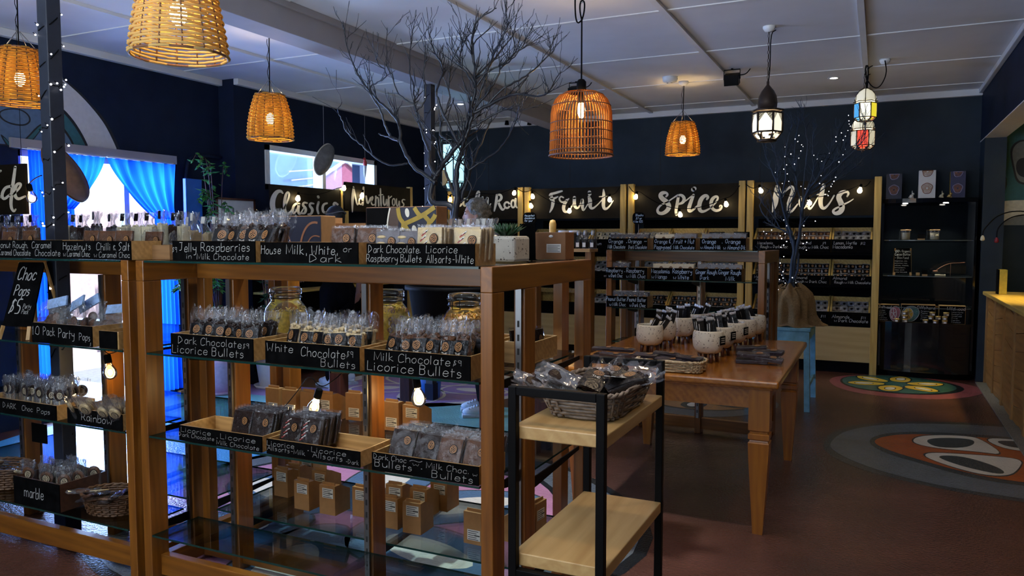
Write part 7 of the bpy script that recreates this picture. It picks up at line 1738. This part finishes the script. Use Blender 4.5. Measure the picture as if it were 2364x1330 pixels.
# ------------------------------------------------------------------ left wall: shelf bays with signs, picture, plants, hangings
XS = -5.5
def zconv_x(u0, v0, s, X, lv=.004):
    def f(x, y, j):
        q = at(u0+x/s, v0+y/s, X=X); return Vector((X+lv+.0002*j, q.y, q.z))
    return f
CLASSIC = [[(330,735,22),(300,700,42),(240,715,60),(190,800,76),(175,900,80),(195,1000,70),(250,1040,48),(335,1000,24)], [(330,1000,18),(395,860,26),(430,750,30),(400,708,26),(365,780,42),(350,920,46),(368,1035,46),(420,1040,28),(480,950,18)],
 [(545,880,28),(490,910,36),(470,990,38),(490,1040,32),(540,980,24),(570,890,34)], [(565,895,38),(550,1000,42),(578,1055,32),(632,960,16)], [(685,880,24),(640,868,32),(618,910,36),(672,960,42),(655,1030,36),(605,1032,24)], [(780,888,24),(735,878,32),(718,920,36),(768,970,42),(748,1040,36),(700,1045,24)],
 [(852,868,34),(828,960,34),(850,1030,30)], [(845,784,36),(851,796,36)], [(975,882,28),(925,895,34),(905,960,36),(930,1030,34),(1000,1000,20)], [(1130,900,30),(1085,868,34),(1068,910,34),(1120,960,38),(1090,1030,34),(1050,1030,22)]]
ADVENT = [[(1348,1010,14),(1348,850,40),(1358,720,40),(1364,640,18)], [(1366,650,20),(1390,780,26),(1422,930,22),(1450,850,14)], [(1510,650,26),(1505,780,30),(1500,905,28)], rings(1470,855,26,46,20), [(1548,780,24),(1570,910,28),(1612,800,20)], [(1620,862,16),(1650,810,18),(1640,775,18),(1612,830,22),(1635,915,22),(1682,895,14)],
 [(1690,780,24),(1685,920,24)], [(1690,820,14),(1725,780,22),(1732,920,24)], [(1756,670,20),(1760,800,24),(1766,920,24)], [(1730,765,14),(1792,755,14)], [(1800,780,22),(1800,900,24),(1830,920,18),(1850,790,22),(1856,920,22)], [(1876,780,22),(1880,925,22)], [(1880,815,14),(1918,780,18)], rings(1950,865,20,52,16), [(1990,820,18),(1990,915,18),(2015,930,16),(2032,822,18),(2036,930,18)], [(2112,832,16),(2080,825,18),(2068,862,20),(2102,892,20),(2090,930,18),(2060,930,14)]]
def wbay(label, y0, y1, z0, z1, sign, strokes, s0, s1):
    t = thing('shelf_bay', label, 'shelf', (XS, (y0+y1)/2, 0)); pw = .06
    for y in (y0-pw, y1):
        M = MB(); M.box(XS-.06, XS, y, y+pw, 0, z1+.02 if y > y0 else z0+.02); M.done('post', 'bay_z', t, True, bev=.003)
    for z in (.5, .92, 1.30):
        M = MB(); M.box(XL2+.01, XS-.02, y0, y1, z-.022, z); M.done('shelf', 'bay_y', t, True)
    M = MB(); M.box(XL2+.002, XL2+.012, y0, y1, .1, 1.6); M.done('back_panel', 'black_matt', t, True)
    M = MB(); M.box(XS-.04, XS-.02, y0, y1, .1, .48); M.done('base_panel', 'plywood_x', t, True)
    M = MB(); M.box(XS-.02, XS, s0, s1, z0, z1); sb = M.done('sign_board', 'sign_black', t, True); sb['label'] = 'black board with cream brush lettering %s' % sign
    M = MB(); brush(M, strokes, zconv_x(600, 330, 6.333, XS)); o = M.done('lettering', 'sign_white', sb, fix=False); o.location = -t.location
q0, q1, q2, q3 = at(624, 460, X=XS).y, at(787, 460, X=XS).y, at(797, 460, X=XS).y, at(947, 460, X=XS).y
wbay('pine shelf bay on the left wall under the Classic sign', q0+.02, q1-.02, 1.685, 2.01, 'Classic', CLASSIC, q0, q1)
wbay('pine shelf bay on the left wall under the Adventurous sign', q2+.06, q3, 1.78, 2.11, 'Adventurous', ADVENT, q2, q3)
for k_, (y, z, n_) in enumerate(((q0+.2, 1.30, 3), (q0+.6, 1.30, 3), (q2+.3, 1.30, 3), (q2+.8, 1.30, 3), (q2+.4, .92, 3), (q2+.9, .92, 3))):
    for i in range(n_): bx_ = thing('chocolate_box', 'small amber box, %s of three, %s' % (ORD[i], ('left on the top shelf under Classic', 'right on the top shelf under Classic', 'left on the top shelf under Adventurous', 'right on the top shelf under Adventurous', 'left on the middle shelf under Adventurous', 'right on the middle shelf under Adventurous')[k_]), 'box', (XS-.12, y+.12*i, z), 0, 'amber boxes on the left wall shelves'); M = MB(); M.box(-.05, .05, -.045, .045, 0, .10); M.done('box_body', 'ochre', bx_, bev=.003)
def fest_x(lb, u, v, pw): 
    q = at(u, v, X=XS+.05); q.z += .07; festoon('glowing festoon bulb '+lb, q, .2, 0, True, pw, False, .8)
fest_x('in front of the Classic sign', 690, 459, 7.0); fest_x('on the post between the Classic and Adventurous signs', 796, 435, 6.0); fest_x('on the d of the Adventurous sign', 838, 452, 5.0)
wire('black festoon cable drooping from the post to the Classic sign', [at(690, 446, X=XS+.05), at(735, 452, X=XS+.05), at(788, 430, X=XS+.05), at(815, 434, X=XS+.05), at(838, 440, X=XS+.05)], .004, it=2)
# Dark Side sign hung at the left edge
sx0 = gx(-150, 3.62, 430); sx1 = gx(59, 3.62, 430); zt, zb_ = gz(30, 379, 3.62), gz(30, 495, 3.62)
sg = thing('painted_sign', 'black hanging board ending in the brush letters de at the left edge', 'sign', ((sx0+sx1)/2, 3.62, zb_)); M = MB(); M.box(sx0, sx1, 3.62, 3.64, zb_, zt); bd = M.done('sign_board', 'sign_black', sg, True)
DE = [[(143,335,24),(130,430,30),(112,560,32),(100,690,28),(128,742,22),(146,718,16)], [(108,508,24),(50,520,28),(18,590,28),(40,632,26),(95,585,22)], [(120,590,16),(188,520,22),(196,482,22),(152,490,28),(132,575,32),(162,632,28),(232,600,18)], [(12,370,20),(-10,380,24),(-30,420,26)], [(-40,520,28),(-55,600,30),(-20,640,24),(10,600,16)]]
M = MB(); brush(M, DE, zoomconv(0, 300, 3.912, 3.62)); o = M.done('lettering', 'sign_white', bd, fix=False); o.location = -sg.location
M = MB()
for x in (sx0+.05, sx1-.05): M.tube([(x, 3.63, zt), (x, 3.63, ZC)], .002, 4)
M.done('hanging_wires', 'black_metal', sg, True)
q = at(66, 425, Y=3.55); festoon('lit festoon bulb at the end of the letters de on the left sign', q, -.3, 0, True, 1.2, True, 1.15)
wire('black cable from the left sign bulb to the fairy-lit column', [tuple(q), at(80, 412, Y=3.4), at(96, 405, Y=3.2)], .004, it=2)
# framed photograph, ficus, window plants, hanging shapes, bird
pf = thing('framed_photo', 'wide dark-framed photograph on the left wall under the pipe', 'picture', (XL2+.01, 6.0, 1.78)); a0, a1, b0, b1 = at(500, 470, X=XL2+.03).y, at(590, 470, X=XL2+.03).y, 1.60, 1.865
M = MB(); X_ = XL2+.03
for (ya, yb2, za, zb2) in ((a0, a1, b1-.02, b1), (a0, a1, b0, b0+.02), (a0, a0+.02, b0, b1), (a1-.02, a1, b0, b1)): M.box(X_-.02, X_, ya, yb2, za, zb2)
M.done('frame', 'mahogany_z', pf, True)
M = MB(); M.box(X_-.018, X_-.010, a0+.015, a1-.015, b0+.015, b1-.015, 0); R = random.Random(8)
for k in range(16): y = a0+.07+k*(a1-a0-.14)/16; M.box(X_-.010, X_-.009, y, y+.02, b0+.05, b0+.08+R.uniform(.02, .09), 1)
M.box(X_-.010, X_-.0092, a0+.05, a1-.05, b0+.045, b0+.07, 2); M.done('photograph', ['paper_white', 'wl_stone', 'brown_art'], pf, True)
pi_ = thing('wall_pipe', 'black pipe loop on the dark left wall above the photograph', 'pipe', (XL, 5.4, 2.2)); M = MB(); M.tube(smoothpath([(XL+.03, 5.36, 1.5), (XL+.03, 5.36, 2.20), (XL+.03, 5.50, 2.27), (XL+.03, 5.80, 2.27)], 2), .018, 8); M.done('pipe_run', 'navy', pi_, True)
def leafy(label, loc, h, n, seed, m='leaf', spread=.22, stem_h=.4, pot=None, ll=.075, z0=0.0, low=()):
    t = thing('potted_plant', label, 'plant', loc); R = random.Random(seed); M = MB(); S = MB()
    br = []
    for q in range(9):
        a = R.uniform(0, 2*pi); P = [(0, 0, z0), (R.uniform(-.02, .02), R.uniform(-.02, .02), z0+stem_h*.6)]; top = Vector((spread*R.uniform(.2, 1)*cos(a), spread*R.uniform(.2, 1)*sin(a), z0+stem_h+(h-stem_h)*R.uniform(.3, 1)))
        P.append(tuple(Vector(P[1]).lerp(top, .5)+Vector((0, 0, .06)))); P.append(tuple(top)); P.append(tuple(top+Vector((.08*cos(a), .08*sin(a), -.14)))); P = smoothpath(P, 2); S.tube(P, [.008-.006*i/(len(P)-1) for i in range(len(P))], 5); br.append(P)
    for tx, ty, tz in low:
        P = smoothpath([(0, 0, z0+.3), (tx*.3, ty*.3, tz+.12), (tx*.8, ty*.8, tz+.10), (tx, ty, tz-.12)], 2); S.tube(P, [.007-.005*i/(len(P)-1) for i in range(len(P))], 5); br += [P]*2
    for q in range(n):
        P = R.choice(br); b = Vector(P[R.randrange(len(P)//3, len(P))]); a = R.uniform(0, 2*pi); d = Vector((cos(a), sin(a), R.uniform(-1.0, .3))).normalized(); l_ = ll*R.uniform(.7, 1.3); w = d.cross(Vector((0, 0, 1))).normalized()*l_*.24; u = Vector((0, 0, .012))
        M.add([b, b+d*l_*.4+w, b+d*l_, b+d*l_*.4-w, b+d*l_*.45-u], [(0, 1, 4), (1, 2, 4), (2, 3, 4), (3, 0, 4)])
    S.done('stems', 'mahogany_z', t); M.done('foliage', m, t, fix=False)
    if pot:
        M = MB(); M.lathe([(.001, 0), (.085, 0), (.105, .02), (.135, .26), (.15, .30), (.15, .33), (.13, .33), (.12, .28), (.001, .28)], 28); M.done('pot', pot, t)
        M = MB(); M.lathe([(.001, 0), (.14, 0), (.16, .03), (.15, .03), (.13, .012), (.001, .012)], 24); M.done('saucer', pot, t)
    return t
leafy('tall leafy ficus in a pink pot by the photograph on the left wall', (-5.62, 5.42, 0), 2.05, 520, 3, 'leaf', .15, .8, 'terracotta_pink', .075, .28, ((.05, -.40, 1.18), (.10, -.28, 1.12), (.12, -.15, 1.16), (.06, .15, 1.2), (.02, -.5, 1.15)))
leafy('dark leafy plant in a pale pot further along the left wall', (-5.42, 5.86, 0), 1.30, 160, 5, 'leaf_dark', .14, .8, 'plastic_white', .08, .28)
hp = thing('hanging_shape', 'large grey rounded felt-like shape hanging in front of the high window', 'hanging ornament', tuple(at(748, 368, X=-5.6)))
def shell(t, w, h, d, m, m2, flip=1, tilt=0.0):
    M = MB(); Rm = Matrix.Rotation(tilt, 3, 'X')
    def f(u, v):
        a = pi*(v-.5); y = -w*(.5-.5*cos(2*pi*u))*0+w*(u-.5)*cos(a)*1.0+flip*.05*sin(a*1.3); return tuple(Rm @ Vector((d*cos(a)*cos(pi*(u-.5)), y, h*.5*sin(a))))
    M.grid(f, 16, 20); M.grid(lambda u, v: tuple(Vector(f(u, v))*.94+Vector((-.012, 0, 0))), 16, 20, 0); M.done('shell', m, t)
    M = MB(); P = [f(0, k/20) for k in range(21)]+[f(1, 1-k/20) for k in range(1, 20)]; M.tube(P, .007, 5, 0, closed=True); M.done('pale_rim', m2, t)
shell(hp, .26, .40, .09, 'grey_felt', 'wl_cream', 1, radians(-18))
hb = thing('hanging_shape', 'large brown rounded felt-like shape hanging beside the left column at the shop door', 'hanging ornament', tuple(at(152, 400, X=-5.55))); shell(hb, .24, .48, .09, 'brown_felt', 'brown_art', -1, radians(22))
for o_, n_ in ((hp, 'grey'), (hb, 'brown')): M = MB(); M.tube([(0, 0, .16), (0, 0, ZC-o_.location.z)], .0015, 4); M.done('string', 'plastic_white', o_)
pb = at(843, 392, X=-5.65); bd_ = thing('bird_ornament', 'small red and white hanging bird at right end of the high window', 'ornament', tuple(pb)); M = MB(); M.ell((0, 0, .07), .024, .024, .05, 12, 8); M.ell((0, -.01, .125), .018, .018, .020, 10, 8); M.tube([(0, -.028, .125), (0, -.04, .115)], [.006, .001], 6); M.done('red_body', 'bird_red', bd_)
M = MB(); M.tube([(0, .0, .05), (.004, -.012, -.04), (.006, -.02, -.12)], [.022, .016, .003], 8); M.done('white_tail', 'shirt_white', bd_); M = MB(); M.tube([(0, 0, .14), (0, 0, ZC-pb.z)], .0012, 4); M.done('string', 'plastic_white', bd_)
mo = at(1021, 410, Y=6.3); mn = thing('moon_ornament', 'golden half-moon ornament hanging beside the aqua lantern', 'ornament', tuple(mo)); M = MB(); M.ext([(.055*cos(a), 0, .075*sin(a)) for a in [radians(-90+180*i/14) for i in range(15)]], (0, .02, 0)); M.done('half_moon', 'gold_matt', mn); M = MB(); M.tube([(0, .01, .07), (0, .01, ZC-mo.z)], .0012, 4); M.done('string', 'black_matt', mn)
# small things behind the stands on the far floor
for lb, u, v, w, h, m in (('small black folded card box on the floor by the blue curtain', 412, 905, .10, .07, 'kraft'),):
    q = at(u, v, Z=0); t = thing('card_box', lb, 'box', tuple(q)); M = MB(); M.box(-w, w, -.06, .06, 0, h*.4); M.done('box_body', m, t); M = MB(); M.obox((0, .06, .08), (w, 0, 0), (0, .03, .05), (0, .003, -.002)); M.done('open_lid', 'black_matt', t)
q = at(975, 920, Y=6.0); bt = thing('blue_tub', 'blue plastic tub on the far floor behind the right hanging bulb', 'tub', (q.x, 6.1, 0)); M = MB(); M.lathe([(.001, 0), (.11, 0), (.13, .24), (.115, .24), (.10, .02), (.001, .02)], 24); M.done('tub_body', 'blue_panel', bt)
# speech-bubble price boards on stems by the far shelves, champagne bottle, ribbon-tied bottles
def bubble(label, u, v, Y, w, h, lines, zb):
    q = at(u, v, Y=Y); t = thing('bubble_board', label, 'sign', (q.x, Y, zb)); c = q.z-zb; M = MB()
    P = []
    for i in range(20):
        a = 2*pi*i/20; e = .62; P.append(Vector((w*(abs(cos(a))**e)*(1 if cos(a) > 0 else -1), 0, c+h*(abs(sin(a))**e)*(1 if sin(a) > 0 else -1))))
    M.ext(P, (0, .006, 0)); b_ = M.done('board', 'chalkboard', t); M = MB()
    for tx, x0, x1, zz, hh in lines: write(M, tx, x0*w, c+zz*h, hh*h, (x1-x0)*w, nrm=(0, -.001, 0), pen=.12)
    M.done('lettering', 'chalk_blue', b_, fix=False); M = MB(); M.tube([(0, .003, c-h), (0, .003, 0)], .0022, 5); M.lathe([(.018, 0), (.018, .004), (.001, .005)], 12); M.done('stem', 'chrome', t)
bubble('dark bubble-shaped chalk board above the Orange tray lettered $7', 1474, 504, 5.75, .048, .045, [('Blocks', -.45, .8, .35, .36), ('$7 or', -.4, .55, -.2, .38), ('4 for $25', -.8, .7, -.72, .36)], 1.388)
bubble('dark bubble-shaped chalk board lettered the perfect chocolate behind the planter', 1222, 504, 3.6, .036, .030, [('the perfect', -.7, .8, .3, .32), ('chocolate or', -.7, .85, -.12, .32), ('for your', -.7, .5, -.56, .32)], 1.30)
lt = thing('side_ledge', 'small timber ledge shelf holding the bottles behind the front stand', 'shelf', (gx(1330, 5.4, 570), 5.5, 0)); x0, x1 = gx(1312, 5.5, 574), gx(1372, 5.5, 574); M = MB(); M.box(x0-.30, x1, 5.40, 5.58, 1.372, 1.396); M.done('ledge_top', 'tray_x', lt, True)
for x in (x0-.28, x1-.05): M = MB(); M.box(x, x+.045, 5.44, 5.53, 0, 1.372); M.done('leg', 'pine_z', lt, True)
for i, u in enumerate((1345, 1360, 1378)):
    t = thing('small_bottle', 'small clear ribbon-tied bottle, %s of three left of the Orange tray' % ('left one', 'middle one', 'right one')[i], 'bottle', (gx(u, 5.47, 560)-.03, 5.47, 1.396)); M = MB(); M.lathe([(.001, 0), (.026, 0), (.028, .01), (.028, .07), (.012, .10), (.011, .13), (.001, .13)], 18); M.done('bottle_body', 'jar_glass', t); M = MB(); M.lathe([(.024, .004), (.0245, .05), (.001, .052)], 14); M.done('contents', 'choc_dark', t); M = MB(); M.lathe([(.014, .10), (.016, .11), (.014, .135), (.001, .137)], 12); M.done('cap', 'foil', t); M = MB(); M.box(-.012, .012, -.0295, -.0282, .012, .045); M.done('paper_label', 'paper_white', t)
cbx = thing('champagne_bottle', 'gold-topped bottle standing behind the large kraft carton', 'bottle', (gx(1276, 3.5, 520), 3.5, 1.30)); M = MB(); M.lathe([(.001, 0), (.038, 0), (.040, .02), (.040, .10), (.016, .17), (.014, .19)], 20); M.done('bottle_body', 'leaf_dark', cbx); M = MB(); M.lathe([(.0165, .165), (.0155, .20), (.017, .225), (.017, .245), (.012, .262), (.001, .266)], 18); M.done('gold_foil', 'gold_matt', cbx)
fs = thing('fixture_block', 'low pine plinth behind the front stand holding the gold-topped bottle', 'plinth', (gx(1240, 3.5, 600), 3.55, 0)); x0 = gx(1205, 3.5, 600); x1 = gx(1305, 3.5, 600); M = MB(); M.box(x0, x1, 3.42, 3.68, 1.27, 1.30); M.done('plinth_top', 'pine_x', fs, True)
for x in (x0, x1-.045): M = MB(); M.box(x, x+.045, 3.46, 3.55, 0, 1.27); M.done('leg', 'pine_z', fs, True)
for i, u in enumerate((1310, 1334)):
    t = thing('sweet_tub', 'clear tub of speckled sweets on the timber ledge, %s one' % ('left', 'right')[i], 'tub', (gx(u, 5.52, 560)-.02, 5.50, 1.396)); M = MB(); M.lathe([(.001, 0), (.034, 0), (.040, .11), (.001, .112)], 20); M.done('sweets', ('foil', 'pack_black')[i], t); M = MB(); M.lathe([(.001, .001), (.036, .001), (.0425, .125)], 20); M.done('tub_wall', 'jar_glass', t); M = MB(); M.lathe([(.043, .122), (.045, .128), (.043, .136), (.001, .137)], 20); M.done('lid', 'plastic_white', t)
for i, u in enumerate((1655, 1712)):
    t = thing('price_ticket', 'small black ticket above the Orange and Almond tray, %s one' % ('left', 'right')[i], 'card', (gx(u, Y3+.13, 545), Y3+.13, 1.394)); M = MB(); M.box(-.055, .055, 0, .004, .085, .125, 0); M.done('card_panel', 'chalkboard', t); M = MB(); M.box(-.004, .004, 0, .004, 0, .085); M.done('stem', 'black_metal', t)
